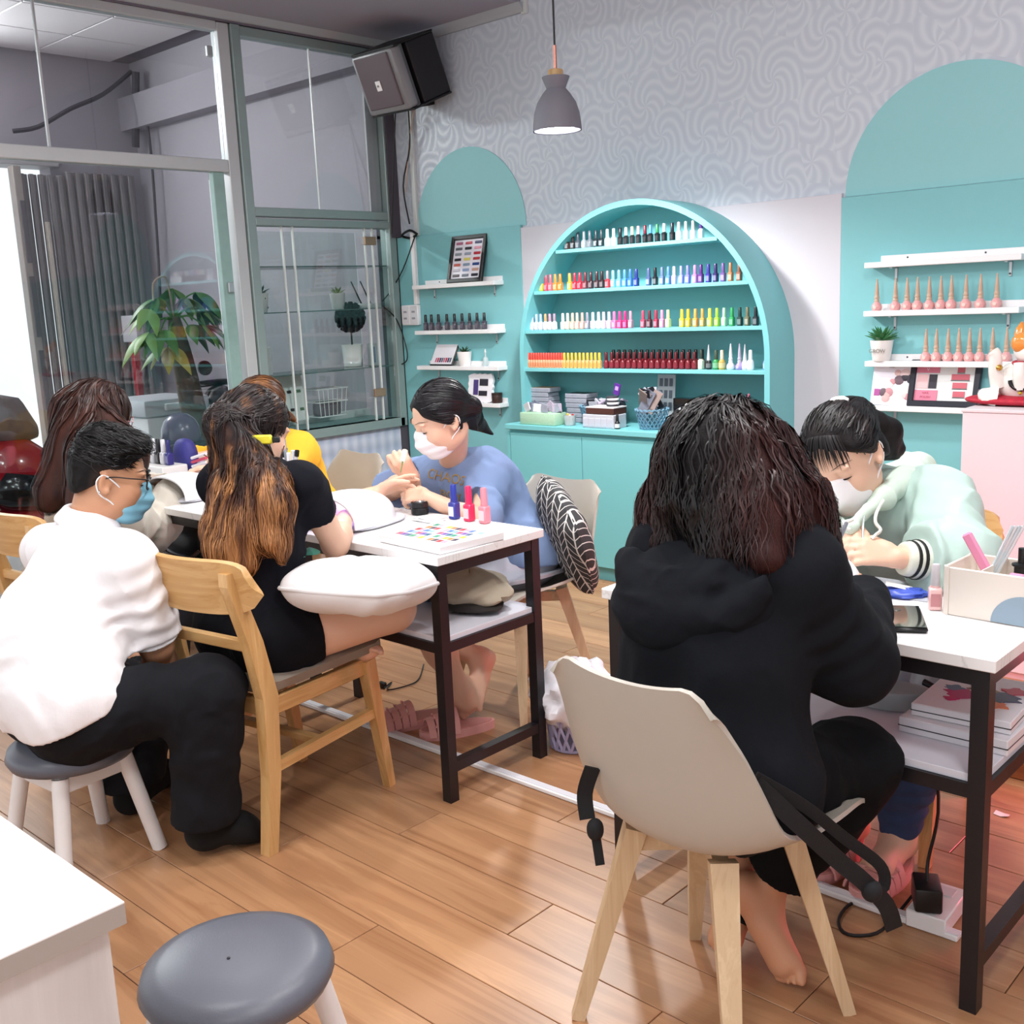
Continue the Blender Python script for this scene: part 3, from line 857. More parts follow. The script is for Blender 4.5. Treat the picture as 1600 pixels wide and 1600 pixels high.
# top shelf
r1 = [(428, '#4d2a26', '#5a2f29', 'brown', GRL)] + [(457, '#2a2427', '#332b2e', 'blackish brown', GRL), (482, '#4d5560', '#4a515c', 'slate', GRL), (512, '#9aa0a8', '#8b9199', 'light grey', WHL), (540, '#70767f', '#6a7079', 'mid grey', GRL), (570, '#22272c', '#39434a', 'charcoal', GRL), (596, '#22272c', '#39434a', 'charcoal', GRL)]
r1 += [(625, '#e9e9ee', '#cfd8e4', 'white', WHL), (655, '#e9e9ee', '#cfd8e4', 'white', WHL)]
for px, cap, w in ((685, '#15141a', 'black capped black'), (712, '#c9d6d6', 'pale grey capped black'), (740, '#d9e0a6', 'lime capped black'), (768, '#d7a9c9', 'pink capped black'), (798, '#6d1729', 'wine capped black'), (822, '#4f8fce', 'blue capped black'), (852, '#2e7d4f', 'green capped black'), (882, '#dde3e4', 'white capped black'), (917, '#1a1526', 'purplish black')):
    r1.append((px, BK, cap, w, '#2b2a2e'))
for px, cap, w in ((945, '#e7c9d6', 'blush capped white'), (975, '#bcd6cc', 'mint capped white'), (1005, '#e4d9cf', 'cream capped white'), (1038, '#5a2a7d', 'violet capped white')):
    r1.append((px, '#efedf2', cap, w, WHL))
row(SHZ[3], YB, -3.730, -2.905, 428, 1038, r1, 'square', 'on the top shelf of the arched cabinet', 'top shelf bottles')
# second shelf
r2 = [(250, '#1f4c36', '#1f4c36', 'bottle green'), (273, '#b8c63c', '#3d6b3c', 'lime'), (300, '#d3455b', '#d3455b', 'rose red'), (325, '#e5636e', '#e5636e', 'salmon'), (352, '#ef8a3c', '#ef8a3c', 'orange'), (380, '#ee7d2c', '#ee7d2c', 'deep orange'),
      (432, '#f0a63c', '#f0a63c', 'amber'), (460, '#c7243b', '#c7243b', 'red'), (487, '#c7243b', '#c7243b', 'red'), (517, '#64202c', '#64202c', 'maroon'), (547, '#3a1b22', '#3a1b22', 'dark maroon'), (578, '#3a1b22', '#3a1b22', 'dark maroon'), (605, '#2a1419', '#2a1419', 'black cherry'), (634, '#d8323f', '#8a8288', 'bright red'),
      (663, '#7cc3de', '#7cc3de', 'sky blue'), (693, '#6fb0e0', '#6fb0e0', 'light blue'), (722, '#4f8bdc', '#4f8bdc', 'azure'), (750, '#3a6fd0', '#3a6fd0', 'royal blue'), (780, '#23307f', '#23307f', 'navy'),
      (840, '#4d5a86', '#4d5a86', 'dusty blue'), (872, '#16161f', '#16161f', 'black'), (905, '#63769c', '#63769c', 'steel blue'), (935, '#5a86cf', '#5a86cf', 'cornflower'), (962, '#c9c4e3', '#c9c4e3', 'pale lilac'), (995, '#8a8ee0', '#8a8ee0', 'periwinkle'), (1025, '#7b7ad6', '#7b7ad6', 'iris'), (1058, '#c77fd2', '#c77fd2', 'orchid'), (1085, '#59277a', '#59277a', 'purple'), (1118, '#3b3190', '#3b3190', 'indigo'), (1150, '#33245e', '#33245e', 'deep violet'), (1183, '#6d4f8f', '#6d4f8f', 'plum'), (1215, '#b0764f', '#b0764f', 'copper'), (1252, '#8d5a47', '#8d5a47', 'bronze')]
row(SHZ[2], YB, -3.948, -2.70, 250, 1252, r2, 'square', 'on the second shelf of the arched cabinet', 'second shelf bottles')
# third shelf
r3 = [(175, '#d9d3d6', '#a9a4a2', 'grey capped clear', WHL), (200, '#d9d9ea', '#b9c0d9', 'pale blue capped clear', WHL), (225, '#d2d9ee', '#a9bfe4', 'blue capped clear', WHL), (250, '#d6dcf0', '#9db4e0', 'cornflower capped clear', WHL), (277, '#eadbd6', '#e39a6c', 'orange capped clear', WHL), (302, '#e2d6de', '#b98fa6', 'mauve capped clear', WHL), (328, '#e2d6de', '#9f8a9c', 'dusk capped clear', WHL)]
for px, c, w in ((376, '#e3d9cf', 'ivory'), (403, '#dccbb9', 'beige'), (430, '#d3b8a3', 'sand'), (455, '#d9b2a6', 'nude pink'), (483, '#cfa79c', 'nude'), (510, '#8f8b99', 'greyish'), (540, '#e6e6ee', 'white'), (570, '#eee6ee', 'milky white'), (597, '#f0cfe0', 'pale pink'), (625, '#eec2dc', 'light pink'), (652, '#ec6fa6', 'pink'), (680, '#e8397f', 'hot pink'), (708, '#e0266f', 'fuchsia'), (735, '#b98a9c', 'dusty rose'),
                (797, '#b5425d', 'raspberry'), (828, '#5a2430', 'wine'), (860, '#9c2c47', 'crimson'), (889, '#e48dbd', 'candy pink'), (918, '#e2e59a', 'pale yellow'),
                (983, '#efce3a', 'yellow'), (1012, '#eec02f', 'golden yellow'), (1045, '#eb9d4b', 'apricot'), (1077, '#b8974b', 'mustard'), (1110, '#e3dc4d', 'lemon'), (1142, '#9bcf3f', 'lime green'), (1173, '#a9d9b5', 'mint'), (1207, '#2f9a55', 'green'), (1241, '#1d3a33', 'dark green'), (1273, '#6d6a4f', 'olive'), (1308, '#24262b', 'black'), (1343, '#24262b', 'black')):
    r3.append((px, c, c, w))
row(SHZ[1], YB, -4.028, -2.570, 175, 1343, r3, 'square', 'on the third shelf of the arched cabinet', 'third shelf bottles')
# lowest bottle shelf
xf = lambda px: -4.018 + (-2.560 + 4.018) * (px - 145) / (1365 - 145)
for i in range(14):
    bottle('small', (xf(142 + 15.2 * i), YB - .01, SHZ[0]), '#dfa27c', '#cf4a3e', 'coral capped peach bottle on the lowest bottle shelf of the arched cabinet', 'coral capped bottles on the lowest bottle shelf', '#d97f55')
for i in range(10):
    bottle('small', (xf(355 + 22.2 * i), YB - .01, SHZ[0]), '#e9b873', '#eeb63c', 'yellow capped peach bottle on the lowest bottle shelf of the arched cabinet', 'yellow capped bottles on the lowest bottle shelf', '#e2a24c')
for r_ in range(2):
    for i in range(16):
        bottle('round', (xf(588 + 30.2 * i + 12 * r_), YB - .005 + .045 * r_, SHZ[0]), '#6d1320', '#571019' if not r_ else '#1d0f12', ('dark red bottle in the front row' if not r_ else 'dark red black capped bottle in the back row') + ' of the lowest bottle shelf', 'dark red bottles, %s row' % ('front', 'back')[r_], '#7f2230', scale=1.0 if not r_ else 1.12)
for px, kd, c, cp, w in ((1070, 'square', '#cfe0c6', '#2f3a33', 'pale green black capped'), (1106, 'slim', '#1c1c20', '#c9c9cf', 'small black silver capped'), (1140, 'round', '#2f8f4d', '#3a4d3c', 'emerald green'), (1168, 'round', '#b59b4a', '#cfc9ae', 'gold glitter'), (1208, 'cone', '#dfe7ef', '#e9eef2', 'white heart patterned'), (1248, 'cone', '#a892cf', '#b9b2c6', 'lavender round'), (1272, 'slim', '#cfd3dd', '#c3c6cf', 'pale silver'), (1297, 'round', '#f0eff2', '#f5f4f6', 'plain white'), (1365, 'slim', '#7fa0d4', '#6e93cc', 'blue pointed')):
    bottle(kd, (xf(px), YB, SHZ[0]), c, cp, w + ' bottle at the end of the lowest bottle shelf', 'odd bottles on the lowest bottle shelf', scale=1.1 if kd != 'slim' else 1.15)

# ================================================================== wall shelves and what stands on them
def wall_shelf(x0, x1, z, label, yf=4.565, lip=True):
    t = thing('wall_shelf', ((x0 + x1) / 2, YW - .022, z), label, 'shelf', None)
    L = x1 - x0
    w = YW - .022 - yf
    MB().box((0, -w / 2, -.012), (L, w, .024), .002).build('board', WHITE, t)
    if lip: MB().box((.02, -.006, .012), (L * .93, .012, .03), .002).build('back_lip', WHITE, t)
    for s in (-.33, .40):
        b = MB().box((s * L, -.004, -.05), (.012, .006, .07), .001).box((s * L, -w * .4, -.027), (.012, w * .7, .005))
        b.build('bracket', GREY_METAL, t)
        MB().lathe([(.004, 0), (.004, .003), (.001, .004)], 8, (s * L, -.007, -.075), axis=(0, -1, 0)).build('screw', mat('dark_screw', '#4b4b50', .4, metal=.6), t)
    if lip:
        for s in (-.25, .25):
            MB().lathe([(.004, 0), (.004, .002), (.001, .003)], 8, (s * L, -.012, .014), axis=(0, -1, 0)).build('screw', MATS['dark_screw'], t)
    return t
LZ = (1.578, 1.303, 1.088, .872)
wall_shelf(-5.06, -4.36, LZ[0], 'white wall shelf carrying the black framed board beside the glass case')
wall_shelf(-5.06, -4.36, LZ[1], 'white wall shelf carrying a row of black capped bottles')
wall_shelf(-5.06, -4.36, LZ[2], 'white wall shelf carrying the tablet and a small succulent')
wall_shelf(-5.06, -4.36, LZ[3], 'white wall shelf carrying the wavy white framed picture')
RZ = (1.552, 1.345, 1.128, .935)
wall_shelf(-2.135, -1.485, RZ[0], 'empty white wall shelf on the turquoise panel')
wall_shelf(-2.135, -1.485, RZ[1], 'white wall shelf with ten rose pointed bottles in a row')
wall_shelf(-2.125, -1.475, RZ[2], 'white wall shelf with the potted plant and rose bottles')
wall_shelf(-2.125, -1.475, RZ[3], 'white wall shelf with the pink poster in a black frame')

# black framed clip board
t = thing('framed_clip_board', (-4.62, 4.585, LZ[0]), 'black framed board of small colourful hair clip pictures on the shelf', 'frame')
M = Matrix.Rotation(math.radians(-14), 4, 'X')
for c, s in (((0, 0, .012), (.29, .022, .024)), ((0, 0, .268), (.29, .022, .024)), ((-.133, 0, .14), (.024, .022, .24)), ((.133, 0, .14), (.024, .022, .24))):
    MB().box(c, s, .003, M).build('frame_bar', BLACK_PLASTIC, t)
MB().box((0, .004, .14), (.25, .006, .24), 0, M).build('backing', mat('poster_paper', '#eceaf3', .5), t)
cl = ['#b06a86', '#b4233c', '#24305f', '#5b6169', '#2a2a30', '#d98fa3', '#8f9aa3', '#9aa3b5', '#c1303f', '#2f2f36', '#e2da6d', '#b83a3f', '#c8695a', '#8a9db3', '#2c4a8c', '#b5b0bd', '#94a9cf', '#c9a08f', '#3c2430', '#55606d', '#1f2130']
for i in range(21):
    r_, c_ = divmod(i, 3)
    MB().box((-.078 + .078 * c_, -.001, .235 - .032 * r_), (.056, .005, .016), .004, M).build('clip', mat('clip_%d' % i, cl[i], .4), t)
# nine black capped bottles
for i in range(9):
    px = (302, 350, 408, 476, 537, 596, 655, 712, 766)[i]
    bottle('square', (-4.99 + (px - 302) / 464 * .505, 4.60, LZ[1]), '#4a4450', '#141318', 'smoky bottle with black cap on the shelf under the framed board', 'black capped bottles on the left wall shelf', '#6b6472', scale=1.12)
# tablet, small succulent, spray bottle
t = thing('tablet', (-4.86, 4.585, LZ[2]), 'tablet in a dark case leaning on the shelf showing a colour chart', 'tablet')
M = Matrix.Rotation(math.radians(-30), 4, 'X')
MB().box((0, 0, .075), (.20, .012, .15), .004, M).build('case', BLACK_PLASTIC, t)
MB().box((0, -.0075, .075), (.185, .002, .135), 0, M).build('screen', mat('screen_white', '#e8e6ec', .15, coat=.5), t)
for i in range(8):
    MB().box((-.05 + .018 * i, -.009, .035), (.013, .001, .03), 0, M).build('swatch', mat('clip_%d' % (i % 4), cl[i % 4], .4), t)
pot_plant((-4.665, 4.60, LZ[2]), 'tiny dark succulent in a white pot beside the tablet', r=.045, h=.085, spikes=12, L=.055)
t = thing('glass_dropper', (-4.49, 4.60, LZ[2]), 'small clear glass dropper bottle on the shelf with the tablet', 'bottle')
MB().lathe([(.014, 0), (.016, .003), (.016, .045), (.008, .055)], 12).build('body', mat('clear_plastic', '#dfeef0', .1, trans=.6), t, 40)
MB().lathe([(.006, .055), (.005, .075), (.008, .08), (.003, .10)], 10).build('stopper', mat('clear_stopper', '#e9f2f2', .1, trans=.4), t, 40)
# wavy framed picture, reed sticks, small dark box on the lowest left shelf
t = thing('wavy_picture_frame', (-4.54, 4.590, LZ[3]), 'white wavy edged picture frame with dark purple artwork', 'frame')
M = Matrix.Rotation(math.radians(-8), 4, 'X')
poly = []
for i in range(64):
    a = 2 * PI * i / 64
    sx, sz = math.cos(a), math.sin(a)
    k_ = 1 / max(abs(sx), abs(sz)); k_ = min(k_, 1.3)
    w_ = 1 + .035 * math.sin(a * 16)
    poly.append((.10 * sx * k_ * w_, .085 + .085 * sz * k_ * w_))
MB().prism(poly, -.008, .008, 'y', M).build('frame_plate', mat('white_gloss', '#f2f1f6', .3), t)
MB().box((-.035, -.010, .09), (.04, .003, .09), .001, M).build('print', mat('print_purple', '#4b3a78', .5), t)
MB().box((.03, -.010, .12), (.07, .003, .04), .001, M).build('print', mat('print_dark', '#2b2732', .5), t)
MB().box((.025, -.010, .055), (.07, .003, .03), .001, M).build('print', MATS['print_dark'], t)
t = thing('reed_sticks', (-4.76, 4.60, LZ[3]), 'slim wooden reed sticks in a glass on the lowest left shelf', 'diffuser')
MB().lathe([(.02, 0), (.022, .004), (.02, .05)], 12).build('glass', mat('tan_glass', '#c7a985', .2), t, 40)
for i in range(5):
    MB().tube([(-.012 + .006 * i, 0, .01), (-.022 + .012 * i, .005 * (i % 2), .13)], .002, 5).build('stick', mat('stick_brown', '#7d5f45', .7), t)
t = thing('dark_tin', (-4.415, 4.605, LZ[3]), 'small dark brown tin beside the wavy picture frame', 'tin')
MB().lathe([(.03, 0), (.032, .004), (.032, .05), (.028, .058), (.001, .058)], 16).build('body', mat('brown_tin', '#3a2622', .4), t, 40)
MB().lathe([(.033, .048), (.033, .06), (.001, .062)], 16).build('lid', mat('brown_tin_lid', '#2c1d1a', .4), t, 40)
# socket box, trunking and cables on the left
t = thing('socket_box', (-5.155, YW - .022, 1.40), 'white double switch and socket box on the turquoise panel', 'socket')
MB().box((0, -.015, 0), (.15, .03, .125), .004).build('housing', WHITE, t, 40)
for s in (-.038, .038):
    MB().box((s, -.031, 0), (.068, .003, .11), .001).build('faceplate', mat('faceplate', '#dcdce0', .35), t)
    for q in (-.02, .02):
        MB().box((s, -.033, q), (.03, .002, .012)).build('slot', mat('slot_grey', '#9b9ba3', .4), t)
struct(MB().span((-5.115, YW - .047, 1.465), (-5.085, YW - .022, 1.9), .002), 'trim_13', WHITE)
struct(MB().span((-5.105, YW - .02, 1.88), (-5.07, YW, 2.99), .002), 'trim_14', mat('pale_trunking', '#c9d0cf', .5))
t = thing('wall_cable', (-5.2, YW - .03, 1.9), 'loose black cable hanging from the panel top along the glass case', 'cable')
_o = t.location
MB().tube([(-5.0655, 4.6300, 1.8800), (-5.1254, 4.6300, 1.8690), (-5.1838, 4.6200, 1.8884), (-5.0880, 4.6000, 1.9118), (-5.0314, 4.6100, 1.8849)], .008, 6).tube([(-5.0669, 4.6200, 1.8723), (-5.1909, 4.6200, 1.6866), (-5.3029, 4.6000, 1.5539), (-5.2897, 4.5200, 1.4960)], .004, 6).tube([(-5.2929, 4.5200, 1.4644), (-5.2590, 4.6000, 1.3730), (-5.2115, 4.6200, 1.2108), (-5.2076, 4.6200, 1.1220), (-5.2721, 4.6200, 1.0892)], .004, 6).build('lead', BLACK_PLASTIC, t, 60, org=_o)
t = thing('speaker_cable', (-5.15, YW - .03, 2.6), 'dark and pale speaker wires running down the corner to the panel', 'cable')
_o = t.location
MB().tube([(-5.0352, 4.6000, 2.6068), (-5.0762, 4.6300, 2.4014), (-5.1551, 4.6300, 2.1850), (-5.1066, 4.6200, 1.9518)], .005, 6).tube([(-5.0937, 4.5500, 2.6107), (-5.1423, 4.5500, 2.2924), (-5.1988, 4.5500, 1.9001)], .004, 6).build('dark_wire', BLACK_PLASTIC, t, 60, org=_o)
MB().tube([(-4.9236, 4.5500, 2.6003), (-5.0711, 4.6300, 2.4563), (-5.1352, 4.6300, 2.1450)], .004, 6).build('pale_wire', mat('tan_wire', '#b9a596', .6), t, 60, org=_o)

# right shelves
for i in range(10):
    px = (333, 478, 567, 645, 733, 818, 894, 998, 1100, 1212)[i]
    bottle('cone', (-2.09 + (px - 333) / 879 * .505, 4.60, RZ[1]), '#e3a7a6', '#c7a892', 'rose round bottle with a pointed champagne cap on the shelf of ten', 'rose bottles on the upper right shelf', '#e9cfc4', scale=1.22)
for i in range(8):
    px = (727, 803, 887, 963, 1038, 1110, 1196, 1290)[i]
    bottle('cone', (-1.868 + (px - 727) / 563 * .33, 4.60, RZ[2]), '#e3a7a6', '#c7a892', 'rose round bottle with a pointed champagne cap beside the potted plant', 'rose bottles on the shelf with the potted plant', '#e9cfc4', scale=1.22)
pot_plant((-2.06, 4.592, RZ[2]), 'spiky green succulent in a white pot lettered GROW', r=.05, h=.09, spikes=26, L=.085, text='GROW', leafm=mat('aloe_green', '#3f7d4a', .4, noise=.2))
# nail poster card and framed poster
t = thing('nail_art_card', (-2.0, 4.585, RZ[3]), 'white card with a photo of manicured hands on flowers', 'card')
M = Matrix.Rotation(math.radians(-13), 4, 'X') @ Matrix.Rotation(.12, 4, 'Z')
MB().box((0, 0, .085), (.20, .008, .17), .001, M).build('card', mat('poster_paper', '#eceaf3', .5), t)
random.seed(5)
for i in range(16):
    c_ = ['#3a3440', '#e6cfcf', '#d9b5b3', '#c88f95', '#f3e8ea', '#6d5a63'][i % 6]
    MB().lathe([(.014 + .008 * random.random(), 0), (.012, .002), (.001, .003)], 10, M @ Vector((random.uniform(-.05, .07), -.0045, random.uniform(.03, .15))), axis=M.to_3x3() @ Vector((0, -1, 0))).build('print_spot', mat('card_print_%d' % (i % 6), c_, .5), t)
MB().box((-.075, -.005, .055), (.025, .002, .03), .001, M).build('logo', mat('logo_magenta', '#b0559c', .5), t)
t = thing('framed_poster', (-1.79, 4.59, RZ[3]), 'black framed pink and white nail polish poster leaning on the shelf', 'poster')
M = Matrix.Rotation(math.radians(-14), 4, 'X')
for c, s in (((0, 0, .012), (.30, .02, .026)), ((0, 0, .188), (.30, .02, .026)), ((-.137, 0, .10), (.026, .02, .17)), ((.137, 0, .10), (.026, .02, .17))):
    MB().box(c, s, .003, M).build('frame_bar', mat('navy_black', '#1d1f2c', .35), t)
MB().box((0, .004, .10), (.26, .005, .16), 0, M).build('backing', mat('poster_white', '#e8eceb', .5), t)
PK = mat('print_pink', '#d97f98', .5)
MB().box((-.075, 0, .158), (.10, .003, .026), 0, M).build('print', PK, t); MB().box((-.075, 0, .048), (.10, .003, .045), 0, M).build('print', PK, t)
MB().box((-.095, 0, .108), (.05, .003, .06), 0, M).build('print', mat('print_blush', '#e3b9bb', .5), t); MB().box((-.05, 0, .108), (.034, .003, .06), 0, M).build('print', mat('print_dark', '#2b2732', .5), t)
for i, (w_, z_) in enumerate(((.03, .16), (.075, .128), (.06, .092), (.05, .055))):
    MB().box((.065, 0, z_), (w_, .003, .024), 0, M).build('print', mat('print_coral', '#c9616f', .5), t)
    MB().box((.065, 0, z_ - .015), (w_ * 1.05, .003, .002), 0, M).build('print', MATS['print_dark'], t)
v, f = text_mesh('V', .018, .0005)
MB().add(v, f, M @ Matrix.Translation((-.075, -.002, .158)) @ Matrix.Rotation(PI / 2, 4, 'X')).build('lettering', WHITE, t)
for s_ in ('NAIL', 'POLISH'):
    v, f = text_mesh(s_, .014, .0005)
    MB().add(v, f, M @ Matrix.Translation((-.075, -.002, .058 if s_ == 'NAIL' else .04)) @ Matrix.Rotation(PI / 2, 4, 'X')).build('lettering', mat('print_rose', '#b4556f', .5), t)

# ------------------------------------------------------------------ things on the cabinet worktop
def cabx(px, py=655): return None
T = CZ0
def at_top(px, py): pass
t = thing('woven_tray', (-3.83, 4.345, T), 'pale green woven storage tray full of small packets', 'tray')
MB().span((-.125, -.05, 0), (.125, .05, .065), .006).build('tray', mat('green_weave', '#a9cdb0', .7, bump=.8, bscale=160, noise=.15, nscale=120), t, 30)
random.seed(3)
for i in range(12):
    Mx = Matrix.Translation((random.uniform(-.1, .1), random.uniform(-.03, .035), .075 + .02 * random.random())) @ Matrix.Rotation(random.uniform(-.8, .8), 4, 'Y') @ Matrix.Rotation(random.uniform(-.6, .6), 4, 'Z')
    MB().box((0, 0, 0), (.06, .006, .045), .002, Mx).build('packet', mat('packet_%d' % (i % 4), ['#9fa3b3', '#d9dbe2', '#b8a9bd', '#6f7585'][i % 4], .3, noise=.2), t)
for ci, (x_, n_, c1, lb) in enumerate(((-3.97, 7, '#9a9aa8', 'nail tip stack with a tan topmost lid'), (-3.70, 6, '#a9acbb', 'nail tip stack with a black topmost lid'), )):
    for i in range(n_):
        top = i == n_ - 1
        ordn = ['lowest', 'second lowest', 'third', 'fourth', 'fifth', 'sixth', 'seventh'][i] if not top else 'topmost'
        b = thing('nail_tip_box', (x_ + random.uniform(-.008, .008), 4.52, T + .026 * i), '%s clear box in the %s' % (ordn, lb), 'box', 'clear boxes of the ' + lb)
        MB().box((0, 0, .013), (.15, .10, .024), .003).build('shell', mat('smoky_clear_plastic', '#b3b5c2', .15, trans=.25, noise=.15, nscale=40), b)
        MB().box((0, 0, .0245), (.14, .09, .003), .001).build('lid', mat('box_lid_tan', '#9c8468', .5) if (top and ci == 0) else (BLACK_PLASTIC if top else mat('box_lid_grey', '#8b8e9d', .3)), b)
for x_, lb in ((-3.56, 'blue lattice basket heaped with small packets behind the brown box'), (-3.155, 'blue lattice basket holding nail sticker sheets')):
    t = thing('lattice_basket', (x_, 4.46 if x_ < -3.4 else 4.40, T), lb, 'basket')
    BL = mat('basket_blue', '#6d96ae', .5)
    MB().lathe([(.055, 0), (.06, .003), (.06, .008)], 20).build('base', BL, t)
    for k_ in range(20):
        a = 2 * PI * k_ / 20
        for s_ in (1, -1):
            pts = []
            for q in range(6):
                h = q / 5; rr = .058 + .024 * h; aa = a + s_ * h * .8
                pts.append((rr * math.cos(aa), rr * math.sin(aa), .004 + .085 * h))
            MB().tube(pts, .0035, 4).build('lattice_strip', BL, t)
    MB().tube([(.083 * math.cos(2 * PI * q / 40), .083 * math.sin(2 * PI * q / 40), .094 + .006 * (q % 2)) for q in range(40)], .005, 5, closed=True).build('scalloped_rim', BL, t)
    n_ = 12
    for i in range(n_):
        big = x_ > -3.4
        Mx = Matrix.Translation((random.uniform(-.04, .04), random.uniform(-.035, .035), (.13 if big else .085) + .02 * random.random())) @ Matrix.Rotation(random.uniform(-.7, .7), 4, 'Y') @ Matrix.Rotation(random.uniform(-.6, .6), 4, 'X')
        MB().box((0, 0, 0), (.055, .004, .12 if big else .05), .001, Mx).build('sheet', mat('sheet_%d' % (i % 4), ['#6b6f7c', '#b9bcc6', '#8d7d78', '#2e2f37'][i % 4], .3, noise=.25, nscale=60), t)
MBx = thing('sticker_sheet', (-3.17, 4.53, T), 'tall clear sheet of nail stickers standing behind the blue basket', 'sheet')
MB().box((0, 0, .14), (.11, .003, .24), .001, Matrix.Rotation(-.1, 4, 'X')).build('film', mat('clear_film', '#c2ccd2', .2, trans=.2), MBx)
for i in range(9):
    MB().box((-.03 + .03 * (i % 3), -.004, .10 + .06 * (i // 3)), (.02, .002, .04), .001, Matrix.Rotation(-.1, 4, 'X')).build('sticker', mat('sticker_grey', '#5d6672', .5), MBx)
t = thing('divided_box', (-3.425, 4.36, T), 'clear divided box of nail tips with a brown box on it', 'box')
MB().box((0, 0, .035), (.20, .11, .07), .003).build('shell', mat('milky_clear', '#d3d6e0', .2, trans=.2), t)
for i in range(5):
    MB().box((-.08 + .04 * i, -.056, .03), (.034, .003, .045), .002).build('compartment', mat('milky_cell', '#bfc3cf', .3), t)
t = thing('brown_box', (-3.42, 4.37, T + .071), 'flat dark brown box with a white lid on the divided box', 'box')
MB().box((0, 0, .016), (.18, .11, .03), .002).build('body', mat('brown_card', '#4b2a24', .5), t); MB().box((0, 0, .034), (.182, .112, .006), .001).build('lid', mat('lid_offwhite', '#d9d5d6', .4), t)
t = thing('ribbon_reels', (-3.385, 4.38, T + .109), 'stack of small black and white striping tape reels on the brown box', 'reels')
for i in range(5):
    MB().lathe([(.03, 0), (.032, .002), (.032, .008), (.03, .01)], 18, (.004 * (i % 2), 0, .0102 * i)).build('reel', WHITE if i % 2 else mat('reel_dark', '#3c3d45', .4), t, 40)
t = thing('purple_packet', (-3.40, 4.43, T + .16), 'small purple foil packet standing behind the tape reels', 'packet')
MB().box((0, 0, .03), (.04, .006, .06), .002, Matrix.Rotation(.25, 4, 'Y')).build('foil', mat('purple_foil', '#5a2b8c', .3), t); MB().box((0, -.004, .035), (.02, .002, .02), 0, Matrix.Rotation(.25, 4, 'Y')).build('print', mat('print_lilac', '#b99ad9', .4), t)
t = thing('black_accessory_pile', (-3.49, 4.50, T), 'dark pouch heaped with grey nail accessories behind the brown box', 'pouch')
MB().box((0, 0, .06), (.16, .08, .12), .02).build('pouch', mat('dark_pouch', '#33363f', .5, noise=.3), t, 40)
for i in range(7):
    MB().box((-.07 + .023 * i, -.01, .125), (.02, .05, .012), .003, Matrix.Rotation(.3 * (i % 3 - 1), 4, 'X')).build('clip', mat('packet_%d' % (i % 4), '#9fa3b3', .3), t)
t = thing('candy_cup', (-3.655, 4.36, T), 'clear cup of red and yellow nail charms beside the green tray', 'cup')
MB().lathe([(.025, 0), (.028, .002), (.033, .055), (.031, .055), (.027, .006)], 16).build('cup', mat('cup_clear', '#e6eef0', .1, trans=.6), t, 40)
for i in range(14):
    MB().lathe([(.001, -.007), (.006, -.004), (.007, 0), (.006, .004), (.001, .007)], 7, (random.uniform(-.018, .018), random.uniform(-.018, .018), .012 + .05 * i / 14)).build('charm', mat('charm_%d' % (i % 3), ['#c22f2f', '#e7c23a', '#e8ddd5'][i % 3], .3), t, 40)
bottle('round', (-3.315, 4.325, T), '#1d1a1d', '#1d1a1d', 'small black bottle with white script in front of the divided box', 'loose bottle on the worktop', '#d9d5d6', scale=.9)
t = thing('swatch_stand', (-2.87, 4.49, T), 'black display case with white dots standing behind the jar', 'case')
MB().box((0, 0, .075), (.40, .06, .15), .003).build('panel', mat('black_gloss', '#131317', .2, coat=.4), t)
for i in range(10):
    MB().lathe([(.008, 0), (.008, .002), (.001, .003)], 10, ((-.16, -.145, -.16, -.14, .02, .02, .05, -.12, .16, .14)[i], -.031, (.10, .07, .04, .04, .12, .09, .05, .12, .1, .06)[i]), axis=(0, -1, 0)).build('dot', WHITE, t)
t = thing('glass_jar', (-2.93, 4.37, T), 'lidded glass jar of cream cotton wads on the cabinet worktop', 'jar')
MB().lathe([(.045, 0), (.05, .004), (.05, .075), (.044, .085), (.042, .085)], 24).build('jar', mat('cup_clear', '#e6eef0', .1, trans=.6), t, 40)
MB().lathe([(.042, .006), (.046, .03), (.044, .06), (.02, .07), (.001, .07)], 14).build('cotton', mat('cotton_cream', '#e3d9cc', .9, bump=.8, bscale=80), t, 40)
MB().lathe([(.048, .085), (.05, .088), (.05, .097), (.045, .1), (.001, .1)], 24).build('lid', CHROME, t, 40)
t = thing('pump_bottle', (-2.74, 4.38, T), 'clear bottle with a white pump on the cabinet worktop', 'bottle')
MB().lathe([(.025, 0), (.028, .003), (.028, .085), (.02, .1), (.012, .105)], 18).build('body', mat('clear_plastic', '#dfeef0', .1, trans=.6), t, 40)
MB().lathe([(.013, .105), (.013, .118), (.005, .12), (.005, .14), (.014, .142), (.012, .152), (.001, .153)], 12).tube([(0, 0, .147), (-.03, -.01, .145), (-.036, -.012, .138)], .004, 6).build('pump', WHITE, t, 40)
t = thing('clear_bin', (-2.615, 4.38, T), 'clear plastic cup of files with a pink stick', 'cup')
MB().box((0, 0, .055), (.11, .09, .11), .006).build('cup', mat('cup_clear', '#e6eef0', .1, trans=.6), t)
MB().box((0, 0, .05), (.09, .07, .09), .01).build('contents', mat('contents_grey', '#b9bcc4', .5, noise=.4, nscale=40), t)
MB().tube([(0, 0, .08), (.02, 0, .19)], .004, 6).build('pink_stick', mat('stick_pink', '#d9708c', .4), t)

